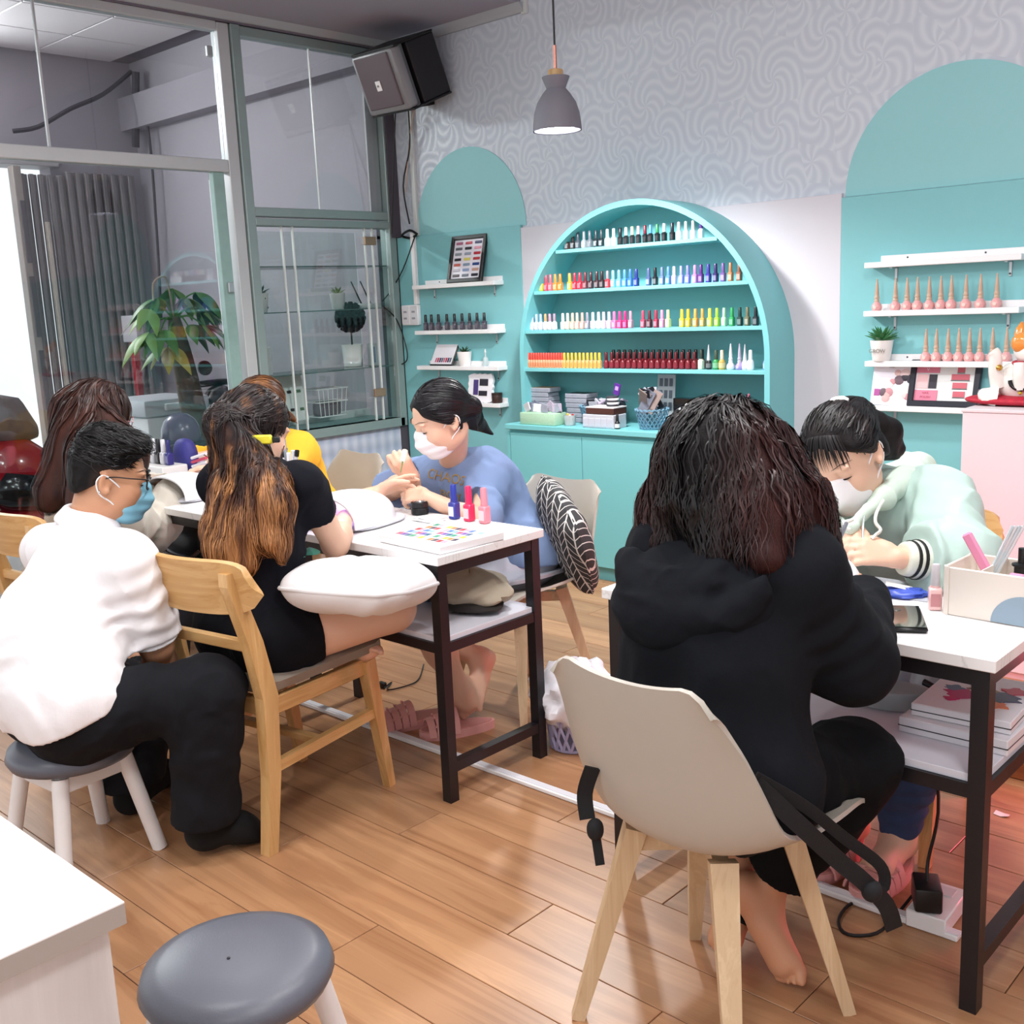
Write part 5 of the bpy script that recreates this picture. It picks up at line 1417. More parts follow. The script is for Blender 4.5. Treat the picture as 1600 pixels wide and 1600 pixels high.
for k, (z_, w_, lab) in enumerate(((.5075, .30, 'thick white display book at the bottom of the pile on the lower shelf'), (.5425, .27, 'white paint splashed display book on top of the pile on the lower shelf'))):
    b = thing('display_book', (-.795, 2.29 + .01 * k, z_), lab, 'book', None, .05 * k)
    h_ = .034 if k == 0 else .028
    MB().box((0, 0, h_ / 2), (w_ * .75, w_ * .95, h_), .002).build('pages', mat('book_white', '#e3e1e6', .4), b)
    MB().box((0, 0, h_ * .45), (w_ * .755, w_ * .955, .002)).build('edge_line', BLACK_PLASTIC, b)
    if k:
        for i, (x_, y_, r_, c_) in enumerate(((-.03, -.02, .035, '#b3246a'), (-.055, .01, .02, '#5b6f8c'), (.0, .03, .03, '#7c6a52'), (.04, -.05, .032, '#d9713a'), (.05, .0, .035, '#3a3d58'), (.06, .05, .025, '#c22f4a'), (-.04, -.06, .014, '#c0266a'))):
            poly = [(x_ + r_ * (1 + .3 * math.sin(5 * a + i)) * math.cos(a), y_ + .8 * r_ * (1 + .3 * math.cos(4 * a)) * math.sin(a)) for a in np.linspace(0, 2 * PI, 18)[:-1]]
            MB().prism(poly, h_, h_ + .0008 + .0002 * i, 'z').build('paint_splash', mat('splash_%d' % i, c_, .4), b)
t = thing('clear_dish', (-1.0, 2.33, .5075), 'round clear plastic dish with a black pen on the lower shelf', 'dish')
MB().lathe([(.085, 0), (.10, .004), (.115, .05), (.112, .05), (.097, .007), (.001, .006)], 36).build('dish', mat('clear_plastic', '#dfeef0', .1, trans=.6), t, 40)
MB().tube([(.08, -.02, .06), (.20, -.05, .04)], [.008, .005], 8).build('pen', BLACK_PLASTIC, t, 50)
t = thing('teal_packet', (-3.52, 2.16, .5075), 'teal packet with a white tie on the lower shelf of the far table', 'packet')
MB().box((0, 0, .02), (.14, .08, .04), .006).build('packet', mat('teal_wrap', '#6fb5a9', .4), t); MB().tube([(-.04, 0, .04), (-.02, 0, .065), (.02, 0, .065), (.04, 0, .04)], .004, 6).build('tie', WHITE, t, 50)
t = thing('dark_bag', (-3.85, 2.24, .5075), 'black handbag with a strap on the lower shelf of the far table', 'bag')
superblob(MB(), (0, 0, .07), (.16, .11, .07), 3).build('bag', mat('black_leather', '#1d191b', .45), t, 60)
MB().tube([(-.1, -.1, .06), (-.02, -.14, .03), (.12, -.13, .02), (.16, -.1, .05)], .008, 6).build('strap', mat('brown_strap', '#5a3a30', .5), t, 50)

# phone, polish, organiser and packet on the right table
t = thing('smartphone', (-.902, 2.145, .7545), 'black smartphone lying face up near the table edge', 'phone', None, math.radians(28))
MB().box((0, 0, .006), (.082, .165, .012), .005).build('body', mat('phone_black', '#101114', .35), t, 40)
MB().box((0, 0, .0124), (.076, .158, .001), .0005).build('screen', mat('phone_screen', '#1e2322', .04, coat=.8), t)
MB().lathe([(.011, .0130), (.010, .0136), (.001, .0137)], 18, (-.012, .045, 0)).build('camera_ring', mat('phone_ring', '#3a4140', .2), t)
bottle('square', (-.885, 2.268, .7545), '#eec4c2', '#c3bec2', 'pale pink polish bottle with a silver cap beside the organiser', 'single bottle on the right table', '#c4868a', rz=.5, scale=1.18)
t = thing('blue_packet', (-.985, 2.33, .7545), 'blue and white foil packet behind the smartphone', 'packet', None, .4)
crumple((0, 0, .008), (.055, .035, .012), 12, .18).build('foil', mat('blue_foil', '#3f57b8', .35, noise=.3, nscale=20), t, 40)
MB().box((-.01, .005, .02), (.06, .035, .002), .001, Matrix.Rotation(.2, 4, 'Y')).build('white_wipe', WHITE, t)
t = thing('desk_organiser', (-.735, 2.315, .7545), 'cream plastic desk organiser with a blue half moon drawer', 'organiser', None, math.radians(-2))
CRM = mat('cream_plastic', '#e6dcd2', .35)
ow, od, oh = .25, .15, .105
for c, s in (((0, -od / 2 + .003, oh / 2), (ow - .03, .006, oh)), ((0, od / 2 - .003, oh / 2), (ow - .03, .006, oh)), ((-ow / 2 + .003, 0, oh / 2), (.006, od - .03, oh)), ((ow / 2 - .003, 0, oh / 2), (.006, od - .03, oh))):
    MB().box(c, s, .002).build('wall', CRM, t)
for sx in (-1, 1):
    for sy in (-1, 1):
        pts = []
        for q in range(6):
            a = math.atan2(sy, sx) - PI / 4 + PI / 2 * q / 5
            pts.append((sx * (ow / 2 - .0155) + .0125 * math.cos(a), sy * (od / 2 - .0155) + .0125 * math.sin(a)))
        MB().sheet([[(x_, y_, 0), (x_, y_, oh)] for x_, y_ in pts], .004).build('rounded_corner', CRM, t, 60)
MB().box((0, 0, .003), (ow - .01, od - .01, .006)).build('floor_plate', CRM, t)
MB().box((0, 0, .055), (ow - .012, od - .012, .004)).build('inner_floor', CRM, t)
for x_ in (-.045, .045): MB().box((x_, 0, .08), (.003, od - .012, .05)).build('divider', CRM, t)
MB().prism([(.05 + .07 * math.cos(PI * q / 20), .002 + .062 * math.sin(PI * q / 20)) for q in range(21)], -od / 2 - .0015, -od / 2 + .001, 'y').build('half_moon_drawer', mat('grey_blue_plastic', '#8fa3b3', .4), t)
MB().box((0, 0, 0), (.022, .012, .10), .004, Matrix.Translation((-.085, .01, .12)) @ Matrix.Rotation(-.55, 4, 'Y')).build('pink_buffer', mat('buffer_pink', '#e58fb0', .6), t)
for i in range(4):
    MB().tube([(-.06 + .004 * i, -.01, .06), (-.015 + .006 * i, .01 + .004 * i, .19)], .004, 6).build('clear_stick', mat('stick_clear_%d' % (i % 2), ['#d7e4ea', '#e8ecee'][i % 2], .15, trans=.4), t)
MB().lathe([(.014, .06), (.015, .1), (.02, .102), (.02, .106), (.008, .108), (.008, .14)], 14, (.0, .03, 0)).build('black_bottle', BLACK_PLASTIC, t, 40)
MB().lathe([(.001, 0), (.03, .003), (.045, .014), (.047, .018), (.03, .008), (.001, .005)], 24, (.08, .02, .115), axis=(-.3, -.9, .5)).build('white_spoon', WHITE, t, 50)
MB().box((.02, -.05, .10), (.03, .012, .008), .003).build('pink_clip', mat('buffer_pink', '#e58fb0', .6), t)
t = thing('paper_sheets', (-1.02, 2.38, .7545), 'grey and white paper sheets under the mint sleeve', 'paper')
MB().box((0, 0, .001), (.22, .14, .002)).build('sheet', mat('paper_grey', '#b9bcc4', .6), t); MB().box((-.03, -.03, .003), (.15, .08, .002), 0, Matrix.Rotation(.3, 4, 'Z')).build('sheet', WHITE, t)

# lucky cat
cat = thing('lucky_cat', (-1.345, 4.20, .997), 'white waving lucky cat figurine with orange and black patches on a red cushion', 'figurine')
cat.scale = (.66, .66, .66)
CW = mat('glazed_white', '#f1ece6', .15, coat=.5)
superblob(MB(), (0, 0, .028), (.30, .17, .03), 2.4).build('red_cushion', mat('red_brocade', '#b01c34', .6, noise=.5, nscale=40), cat, 60)
superblob(MB(), (.02, 0, .13), (.155, .11, .12), 2.2).build('body', CW, cat, 60)
superblob(MB(), (.08, -.01, .315), (.125, .105, .10), 2.2).build('head', CW, cat, 60)
superblob(MB(), (.03, -.065, .345), (.075, .05, .062), 2.1).build('orange_patch', mat('orange_glaze', '#d98a3c', .2, coat=.5), cat, 60)
for s_, m_ in ((-.01, MATS['orange_glaze']), (.13, BLACK_PLASTIC)):
    MB().lathe([(.04, 0), (.03, .04), (.004, .075)], 12, (s_, -.01, .385)).build('ear', m_, cat, 60)
MB().tube([(-.10, -.07, .11), (-.11, -.10, .2), (-.105, -.12, .28), (-.115, -.13, .305)], [.045, .038, .033, .03], 12).build('raised_paw', CW, cat, 60)
MB().tube([(.03, -.09, .11), (.025, -.12, .18), (.02, -.115, .24)], [.045, .035, .03], 12).build('paw', CW, cat, 60)
MB().tube([(.03 + .055 * math.cos(a), -.118, .145 + .05 * math.sin(a)) for a in np.linspace(PI, 2 * PI, 12)], .011, 6).build('black_band', BLACK_PLASTIC, cat, 60)
MB().tube([(-.10, -.10, .05), (-.15, -.12, .06), (-.165, -.10, .07)], [.06, .045, .03], 12).build('foot', CW, cat, 60)
MB().lathe([(.02, 0), (.016, .006), (.001, .008)], 12, (-.185, -.12, .075), axis=(-.8, -.6, .1)).build('foot_pad', mat('pad_grey', '#5a4d57', .4), cat, 60)
MB().tube([(.08 + .115 * math.cos(a), -.01 + .095 * math.sin(a), .232) for a in np.linspace(0, 2 * PI, 25)[:-1]], .016, 8, closed=True).build('red_collar', mat('red_brocade', '#b01c34', .6), cat, 60)
for i in range(10):
    MB().lathe([(.001, -.012), (.012, 0), (.001, .012)], 8, (.03 + .012 * i + .01 * (i % 3), -.112, .075 + .012 * (i % 4))).build('painted_flower', mat('flower_%d' % (i % 3), ['#d8c23c', '#b8334a', '#c98a3a'][i % 3], .4), cat, 60)
MB().lathe([(.018, 0), (.012, .018), (.001, .022)], 12, (-.08, -.13, .215), axis=(0, -1, 0)).build('gold_bell', mat('gold', '#c9a04a', .25, metal=.8), cat, 60)

# floor trunking, power strip, charger
t = thing('floor_trunking', (-2.0, 2.255, 0), 'white cable trunking strip running along the floor under the tables', 'trunking')
MB().box((-.15, 0, .007), (2.7, .034, .013), .002).build('cover', WHITE, t)
MB().box((-.15, 0, .0145), (2.7, .022, .002), .0005).build('ridge', mat('trunk_ridge', '#dcdce2', .4), t)
t = thing('power_strip', (-.875, 2.315, 0), 'white power socket block at the end of the floor trunking', 'socket', None, .05)
MB().box((0, 0, .022), (.09, .16, .043), .003).build('block', WHITE, t, 40)
MB().box((.0, .045, .0445), (.05, .04, .002), .001).build('socket_face', mat('faceplate', '#dcdce0', .35), t)
t = thing('power_adapter', (-.885, 2.275, .0455), 'black power adapter plugged on the white socket block with a coiled lead', 'adapter')
_o = t.location
MB().box((0, 0, .03), (.06, .085, .058), .006, Matrix.Rotation(.5, 4, 'Z')).build('body', mat('adapter_black', '#1a1716', .4), t, 40)
MB().tube([(-.885, 2.275, .10), (-0.8941, 2.3000, 0.1412), (-0.8782, 2.3100, 0.2618), (-0.8845, 2.3000, 0.4042), (-0.8889, 2.3000, 0.4493)], .004, 6).build('lead', BLACK_PLASTIC, t, 60, org=_o)
MB().tube([(-0.9350, 2.3147, 0.0300), (-0.9472, 2.2549, 0.0040), (-0.9503, 2.1588, 0.0040), (-0.9981, 2.1138, 0.0040), (-1.0383, 2.1478, 0.0040), (-1.0514, 2.2239, 0.0040), (-1.0288, 2.2960, 0.0040)], .004, 6).build('lead_loop', BLACK_PLASTIC, t, 60, org=_o)
t = thing('floor_lead', (-3.1232, 2.5466, 0.0000), 'thin black lead with a plug lying on the floor under the middle table', 'cable')
_o = t.location
MB().tube([(-3.1102, 2.5361, 0.0060), (-3.1353, 2.5971, 0.0060), (-3.0816, 2.5310, 0.0060), (-3.0553, 2.6197, 0.0060), (-3.0789, 2.6919, 0.0060), (-3.1905, 2.8186, 0.0060)], .003, 6).build('lead', BLACK_PLASTIC, t, 60, org=_o)
MB().box((-.01, .0, .012), (.035, .022, .02), .003).build('plug', BLACK_PLASTIC, t)
t = thing('paper_scrap', (-0.9519, 2.9023, 0.0000), 'small torn white paper scrap on the reddish floor', 'scrap')
MB().sheet([[(0, 0, .001), (.0, .02, .004)], [(.02, -.005, .001), (.022, .018, .002)], [(.04, 0, .005), (.038, .02, .001)]], .0008).build('scrap', WHITE, t)

# pink slippers
PKS = mat('pink_eva', '#e3a5a0', .6, bump=.2, bscale=150)
def slipper(loc, rz, label, flip=1):
    t = thing('slipper', loc, label, 'slipper', None, rz)
    t.scale = (1.12, 1.08, 1.3)
    out = []
    for q in range(28):
        a = 2 * PI * q / 28
        w = .045 + .008 * math.sin(a)
        out.append((w * math.cos(a) + .006 * flip * max(0, math.sin(a)), .125 * math.sin(a)))
    MB().prism(out, 0, .022, 'z').build('sole', PKS, t)
    MB().prism([(x_ * .86, y_ * .94) for x_, y_ in out], .022, .0235, 'z').build('footbed', mat('pink_eva_dark', '#cf8f8a', .7), t)
    for k_ in range(4):
        y0 = .0 + .026 * k_
        rows = []
        for q in range(11):
            a = PI * q / 10
            rows.append([(.050 * math.cos(a), y0, .012 + .058 * math.sin(a) * (1 - .1 * k_)), (.050 * math.cos(a), y0 + .022, .012 + .058 * math.sin(a) * (1 - .1 * k_ - .05))])
        MB().sheet(rows, .005).build('strap_band', PKS, t, 60)
    for k_ in range(3):
        for q in (2, 4, 6, 8):
            a = PI * q / 10
            MB().box((.050 * math.cos(a), .024 + .026 * k_, .012 + .057 * math.sin(a) * (1 - .1 * k_)), (.012, .008, .006), .002).build('strap_bridge', PKS, t)
    return t
slipper((-2.755, 2.36, 0), math.radians(160), 'pink slide slipper standing empty under the middle table')
slipper((-2.575, 2.41, 0), math.radians(150), 'pink slide slipper under the bare foot of the woman in blue', -1)
slipper((-1.033, 2.385, 0), math.radians(178), 'pink slide slipper on the foot in blue jeans')
slipper((-1.17, 2.40, 0), math.radians(180), 'pink slide slipper half hidden beside the white trunking', -1)

# waste basket with bag
t = thing('waste_basket', (-2.18, 2.57, 0), 'lilac perforated waste basket lined with a white plastic bag', 'basket')
LIL = mat('lilac_plastic', '#a9a6c9', .5)
MB().lathe([(.075, 0), (.08, .004), (.08, .012)], 24).build('base', LIL, t)
for k_ in range(18):
    a = 2 * PI * k_ / 18
    for s_ in (1, -1):
        MB().tube([((.078 + .02 * h) * math.cos(a + s_ * h * .6), (.078 + .02 * h) * math.sin(a + s_ * h * .6), .006 + .15 * h) for h in (0, .33, .66, 1)], .006, 4).build('lattice_strip', LIL, t)
crumple((0, 0, .18), (.135, .135, .11), 31, .22, 40, 20).build('bag', mat('white_film', '#eceaf0', .35, noise=.05), t, 40)

# black apron-like straps tied round the shell chair
t = thing('chair_sash', (-1.10, 1.50, .4), 'black fabric straps tied round the foreground shell chair with hanging ends', 'sash')
_o = t.location
SASH = mat('black_webbing', '#131316', .8, bump=.3, bscale=300)
def ribbon(pts, w, up=(0, 0, 1)):
    rows = []
    P_ = spline(pts, None, 5)
    for i, p in enumerate(P_):
        d = (P_[min(i + 1, len(P_) - 1)] - P_[max(i - 1, 0)]).normalized()
        s_ = d.cross(Vector((.72, -.69, .1))).normalized()
        rows.append([p - s_ * w / 2, p + s_ * w / 2])
    return MB().sheet(rows, .004)
ribbon([(-0.8884, 1.5183, 0.6262), (-0.8344, 1.5751, 0.5435), (-0.7967, 1.6444, 0.4602), (-0.7679, 1.6863, 0.4109), (-0.7460, 1.7328, 0.3509), (-0.7421, 1.7625, 0.2907)], .032).build('strap', SASH, t, 60, org=_o)
ribbon([(-0.8895, 1.5201, 0.6369), (-0.8383, 1.6049, 0.5639), (-0.8048, 1.6849, 0.4834), (-0.7695, 1.7551, 0.4124), (-0.7636, 1.7631, 0.3687), (-0.7714, 1.7269, 0.3658)], .022).build('strap', SASH, t, 60, org=_o)
superblob(MB(), (-0.7603, 1.7017, 0.3892), (.018, .018, .02), 2.2).build('knot', SASH, t, 60, org=_o)
ribbon([(-1.2134, 1.4797, 0.5797), (-1.2313, 1.4760, 0.5239), (-1.2229, 1.4711, 0.4757)], .03).build('strap', SASH, t, 60, org=_o)
superblob(MB(), (-1.2102, 1.4777, 0.4559), (.016, .016, .022), 2.2).build('knot', SASH, t, 60, org=_o)
ribbon([(-1.2098, 1.4769, 0.4511), (-1.2032, 1.4750, 0.4209), (-1.1964, 1.4728, 0.3883)], .018).build('strap', SASH, t, 60, org=_o)

# cushions
def leaf_pattern():
    m = bpy.data.materials.new('black_leaf_print'); m.use_nodes = True
    N = NT(m)
    s = N.n('ShaderNodeSeparateXYZ', Vector=N.coord('Object', (1, 1, 1)))
    u = N.math('MULTIPLY', s.outputs[0], 13.0); v = N.math('MULTIPLY', s.outputs[2], 34.0)
    fu = N.math('ABSOLUTE', N.math('SUBTRACT', N.math('FRACT', u), .5))
    ch = N.math('FRACT', N.math('ADD', v, N.math('MULTIPLY', fu, 2.6)))
    l1 = N.math('LESS_THAN', ch, .13)
    l2 = N.math('LESS_THAN', fu, .035); l3 = N.math('GREATER_THAN', fu, .465)
    k_ = N.math('MAXIMUM', l1, N.math('MAXIMUM', l2, l3))
    N.l(N.mix(k_, '#3a3a3c', '#dedbd6'), N.p.inputs['Base Color'])
    N.p.inputs['Roughness'].default_value = .85
    return m
def cushion(name, loc, r, M, m, label, seam=None):
    t = thing(name, loc, label, 'cushion')
    rows = []
    for i in range(31):
        b = -PI / 2 + PI * i / 30; row_ = []
        for j in range(49):
            a = 2 * PI * j / 48
            ca, sa = math.copysign(abs(math.cos(a)) ** .55, math.cos(a)), math.copysign(abs(math.sin(a)) ** .55, math.sin(a))
            cb = math.cos(b)
            rr_ = cb ** .6
            wr = 1 + .02 * math.sin(9 * a) * cb + .015 * math.sin(5 * a + 3 * b)
            row_.append((r[0] * rr_ * ca * wr, r[1] * math.copysign(abs(math.sin(b)) ** 1.15, math.sin(b)) * (1 + .04 * math.sin(7 * a)), r[2] * rr_ * sa * wr))
        rows.append(row_)
    MB().sheet(rows, 0, M).build('cover', m, t, 60)
    pts = [M @ Vector((r[0] * math.copysign(abs(math.cos(a)) ** .55, math.cos(a)) * (1 + .02 * math.sin(9 * a)), 0, r[2] * math.copysign(abs(math.sin(a)) ** .55, math.sin(a)) * (1 + .02 * math.sin(9 * a)))) for a in np.linspace(0, 2 * PI, 61)[:-1]]
    MB().tube(pts, .005, 6, closed=True).build('piping', seam or m, t, 60)
    return t
cushion('leaf_print_cushion', (-2.43, 2.86, .63), (.19, .065, .19), Matrix.Rotation(math.radians(-35), 4, 'Z') @ Matrix.Rotation(math.radians(18), 4, 'X') @ Matrix.Rotation(.5, 4, 'Y'), leaf_pattern(), 'black cushion with white leaf line print in the shell chair')
cushion('lap_cushion', (-2.3095, 1.8224, 0.6979), (.19, .075, .185), Matrix.Rotation(math.radians(20), 4, 'Z') @ Matrix.Rotation(math.radians(82), 4, 'X'), mat('white_cotton', '#ece9ea', .8, bump=.4, bscale=25, bdist=.004), 'white cotton cushion with a green leaf print on the lap of the woman in black', mat('cushion_piping', '#d8d3d2', .8))
o = [x for x in bpy.data.objects if x.name.startswith('lap_cushion')][0]
for q in range(3):
    mb = MB(); leaf(mb, (-.15, -.1 + .03 * q, .075), (-.5, -.3 + .3 * q, .1), .3, .11, .05); mb.build('leaf_print', mat('print_green', '#3f7f6f', .8), o)

# ================================================================== continuous bodies: smooth-blended volumes, meshed by surface nets
F4 = np.float32
def V3(p): return np.array(p, float)
def unit(v):
    v = V3(v); return v / (np.linalg.norm(v) + 1e-12)
def lerp(a, b, t): return V3(a) * (1 - t) + V3(b) * t

def noise3(p, seed=0):
    i = np.floor(p).astype(np.int64); f = (p - i).astype(F4); u = f * f * (3 - 2 * f)
    def h(dx, dy, dz):
        n = (i[:, 0] + dx) * 73856093 ^ (i[:, 1] + dy) * 19349663 ^ (i[:, 2] + dz) * 83492791 ^ (seed * 2654435761 & 0xffffffff)
        n = (n ^ (n >> 13)) * 1274126177 & 0x7fffffff
        return ((n ^ (n >> 16)) & 0xffff).astype(F4) / 32767.5 - 1
    r = 0
    for dx in (0, 1):
        wx = u[:, 0] if dx else 1 - u[:, 0]
        for dy in (0, 1):
            wy = u[:, 1] if dy else 1 - u[:, 1]
            for dz in (0, 1):
                wz = u[:, 2] if dz else 1 - u[:, 2]
                r = r + h(dx, dy, dz) * wx * wy * wz
    return r

class Blob:
    def __init__(s, k=.03):
        s.p = []; s.k = k; s.disp = None; s.cuts = []
    def _add(s, fn, lo, hi, k, op):
        s.p.append((fn, np.array(lo), np.array(hi), s.k if k is None else k, op)); return s
    def rc(s, a, b, ra, rb=None, k=None, op='add'):
        a, b = V3(a), V3(b); rb = ra if rb is None else rb
        ba = (b - a).astype(F4); L2 = float(ba @ ba) + 1e-12; a4 = a.astype(F4)
        def fn(P):
            q = P - a4
            h = np.clip((q @ ba) / L2, 0, 1)
            q = q - h[:, None] * ba
            return np.sqrt(np.einsum('ij,ij->i', q, q)) - (ra + (rb - ra) * h)
        m = max(ra, rb)
        return s._add(fn, np.minimum(a, b) - m, np.maximum(a, b) + m, k, op)
    def chain(s, pts, rs, k=None):
        for i in range(len(pts) - 1): s.rc(pts[i], pts[i + 1], rs[i], rs[i + 1], k)
        return s
    def ell(s, c, r, R=None, k=None, op='add'):
        c = V3(c).astype(F4); r = np.array(r, F4); R = np.eye(3) if R is None else np.array(R); R4 = R.astype(F4)
        def fn(P):
            q = (P - c) @ R4
            k0 = np.sqrt(np.einsum('ij,ij->i', q / r, q / r)); k1 = np.sqrt(np.einsum('ij,ij->i', q / (r * r), q / (r * r))) + 1e-9
            return k0 * (k0 - 1) / k1
        m = float(max(r))
        return s._add(fn, c - m, c + m, k, op)
    def sph(s, c, r, k=None, op='add'): return s.rc(c, V3(c) + (0, 0, 1e-4), r, r, k, op)
    def cut(s, p, n, k=.004, r=.13):
        """cloth edge: drop what lies beyond the plane within r of p"""
        s.cuts.append((V3(p).astype(F4), unit(n).astype(F4), k, r)); return s
    def ev(s, P, lo=None, hi=None, mar=.06):
        d = np.full(len(P), 1e3, F4)
        for fn, a, b, k, op in s.p:
            if lo is not None and (np.any(a - mar - k > hi) or np.any(b + mar + k < lo)): continue
            e = fn(P)
            if op == 'add':
                if k > 1e-5:
                    h = np.clip(k - np.abs(d - e), 0, None) / k
                    d = np.minimum(d, e) - h * h * k * .25
                else: d = np.minimum(d, e)
            elif op == 'sub':
                e = -e
                h = np.clip(k - np.abs(d - e), 0, None) / max(k, 1e-5)
                d = np.maximum(d, e) + h * h * k * .25
        if s.disp is not None: d = d + s.disp(P)
        for p, n, k, r in s.cuts:
            q = P - p
            e = q @ n
            if r < 5: e = np.minimum(e, r - np.sqrt(np.einsum('ij,ij->i', q, q)))
            h = np.clip(k - np.abs(d - e), 0, None) / k
            d = np.maximum(d, e) + h * h * k * .25
        return d
    def bounds(s):
        lo = np.min([a for _, a, b, k, op in s.p if op == 'add'], axis=0); hi = np.max([b for _, a, b, k, op in s.p if op == 'add'], axis=0)
        return lo - .03, hi + .03
    def grad(s, P, e=.003):
        g = np.stack([s.ev(P + np.array([e if i == j else 0 for j in range(3)], F4)) - s.ev(P - np.array([e if i == j else 0 for j in range(3)], F4)) for i in range(3)], 1)
        return g / (np.linalg.norm(g, axis=1, keepdims=True) + 1e-9)
    def mesh(s, h=.006, B=12):
        lo, hi = s.bounds()
        nb = np.ceil((hi - lo) / (h * B)).astype(int)
        n = nb * B + 1
        bi = np.stack(np.meshgrid(*[np.arange(q) for q in nb], indexing='ij'), -1).reshape(-1, 3)
        cen = (lo + (bi + .5) * h * B).astype(F4)
        dc = s.ev(cen)
        near = np.abs(dc) < h * B * .87 * 1.35 + .004
        val = np.repeat(np.repeat(np.repeat(np.sign(dc).reshape(nb).astype(F4), B, 0), B, 1), B, 2)
        val = np.pad(val, ((0, 1), (0, 1), (0, 1)), mode='edge')
        loc = np.stack(np.meshgrid(*[np.arange(B + 1)] * 3, indexing='ij'), -1).reshape(-1, 3)
        for b in bi[near]:
            o = b * B
            P = (lo + (o + loc) * h).astype(F4)
            val[o[0]:o[0] + B + 1, o[1]:o[1] + B + 1, o[2]:o[2] + B + 1] = s.ev(P, P[0], P[-1]).reshape(B + 1, B + 1, B + 1)
        val[0], val[-1] = 1, 1; val[:, 0], val[:, -1] = 1, 1; val[:, :, 0], val[:, :, -1] = 1, 1
        ins = val < 0
        c = ins[:-1, :-1, :-1].astype(np.int8)
        for dx, dy, dz in ((1, 0, 0), (0, 1, 0), (0, 0, 1), (1, 1, 0), (1, 0, 1), (0, 1, 1), (1, 1, 1)):
            c = c + ins[dx:dx + n[0] - 1, dy:dy + n[1] - 1, dz:dz + n[2] - 1]
        act = (c > 0) & (c < 8)
        ci = np.argwhere(act)
        ids = np.full(act.shape, -1, np.int64); ids[act] = np.arange(len(ci))
        acc = np.zeros((len(ci), 3)); cnt = np.zeros(len(ci))
        corners = [(x, y, z) for x in (0, 1) for y in (0, 1) for z in (0, 1)]
        cv = {q: val[ci[:, 0] + q[0], ci[:, 1] + q[1], ci[:, 2] + q[2]] for q in corners}
        for q in corners:
            for ax in range(3):
                if q[ax]: continue
                r = list(q); r[ax] = 1; r = tuple(r)
                a, b = cv[q], cv[r]
                m = (a < 0) != (b < 0)
                t = np.where(m, a / np.where(m, a - b, 1), 0)
                pt = np.tile(np.array(q, float), (len(ci), 1)); pt[:, ax] += t
                acc[m] += pt[m]; cnt[m] += 1
        vert = lo + (ci + acc / cnt[:, None]) * h
        faces = []
        for ax in range(3):
            u, w = (ax + 1) % 3, (ax + 2) % 3
            sl0 = [slice(1, -1)] * 3; sl1 = [slice(1, -1)] * 3
            sl0[ax] = slice(0, -1); sl1[ax] = slice(1, None)
            A, Bq = ins[tuple(sl0)], ins[tuple(sl1)]
            e = np.argwhere(A != Bq)
            fl = A[A != Bq]
            e = e + np.array([0 if i == ax else 1 for i in range(3)])
            def cid(du, dw):
                q = e.copy(); q[:, u] -= du; q[:, w] -= dw
                return ids[q[:, 0], q[:, 1], q[:, 2]]
            quad = np.stack([cid(1, 1), cid(0, 1), cid(0, 0), cid(1, 0)], 1)
            quad[~fl] = quad[~fl][:, ::-1]
            faces.append(quad)
        return vert, np.concatenate(faces)

def fast_mesh(name, v, f, m, col=None):
    me = bpy.data.meshes.new(name)
    v = np.asarray(v, F4); f = np.asarray(f, np.int32)
    me.vertices.add(len(v)); me.vertices.foreach_set('co', v.ravel())
    k = f.shape[1]
    me.loops.add(f.size); me.loops.foreach_set('vertex_index', f.ravel())
    me.polygons.add(len(f)); me.polygons.foreach_set('loop_start', np.arange(len(f), dtype=np.int32) * k)
    me.polygons.foreach_set('use_smooth', np.ones(len(f), bool))
    me.materials.append(m)
    if col is not None:
        a = me.attributes.new('Col', 'FLOAT_COLOR', 'POINT')
        c = np.ones((len(v), 4), F4); c[:, :3] = col
        a.data.foreach_set('color', c.ravel())
    me.update(calc_edges=True)
    return me

def blob_obj(name, B, m, parent, h=.006, col=None, label=None, smooth_iter=1):
    v, f = B.mesh(h)
    if smooth_iter:
        e = np.concatenate([f[:, [0, 1]], f[:, [1, 2]], f[:, [2, 3]], f[:, [3, 0]]])
        for _ in range(smooth_iter):
            acc = np.zeros_like(v); cnt = np.zeros(len(v))
            for a, b in ((0, 1), (1, 0)):
                np.add.at(acc, e[:, a], v[e[:, b]]); np.add.at(cnt, e[:, a], 1)
            v = v * .5 + acc / np.maximum(cnt, 1)[:, None] * .5
    c = col(v) if col is not None else None
    me = fast_mesh(name, v - np.array(parent.location), f, m, c)
    o = bpy.data.objects.new(name, me); put(o, parent)
    if label: o['label'] = label
    return o

SKIN = {}
def skin_mat(name, base, red):
    m = bpy.data.materials.new(name); m.use_nodes = True
    N = NT(m)
    n1 = N.n('ShaderNodeTexNoise', Vector=N.coord('Object'), Scale=9.0, Detail=3.0)
    n2 = N.n('ShaderNodeTexNoise', Vector=N.coord('Object'), Scale=220.0, Detail=2.0)
    N.l(N.mix(N.math('MULTIPLY', n1.outputs[0], .7), base, red), N.p.inputs['Base Color'])
    N.p.inputs['Roughness'].default_value = .5
    N.p.inputs['Subsurface Weight'].default_value = .12
    N.p.inputs['Subsurface Radius'].default_value = (.012, .004, .002)
    N.bump(n2.outputs[0], .08, .001)
    return m
SKIN['pale'] = skin_mat('skin_pale', '#e9c3a9', '#dca78d')
SKIN['tan'] = skin_mat('skin_tan', '#cf9c78', '#bd8062')

def head_frame(face, up=(0, 0, 1)):
    f = unit(face); u = V3(up); s = unit(np.cross(f, u)); u = np.cross(s, f)
    return np.stack([s, f, u], 1)      # columns: subject's right, forward, up

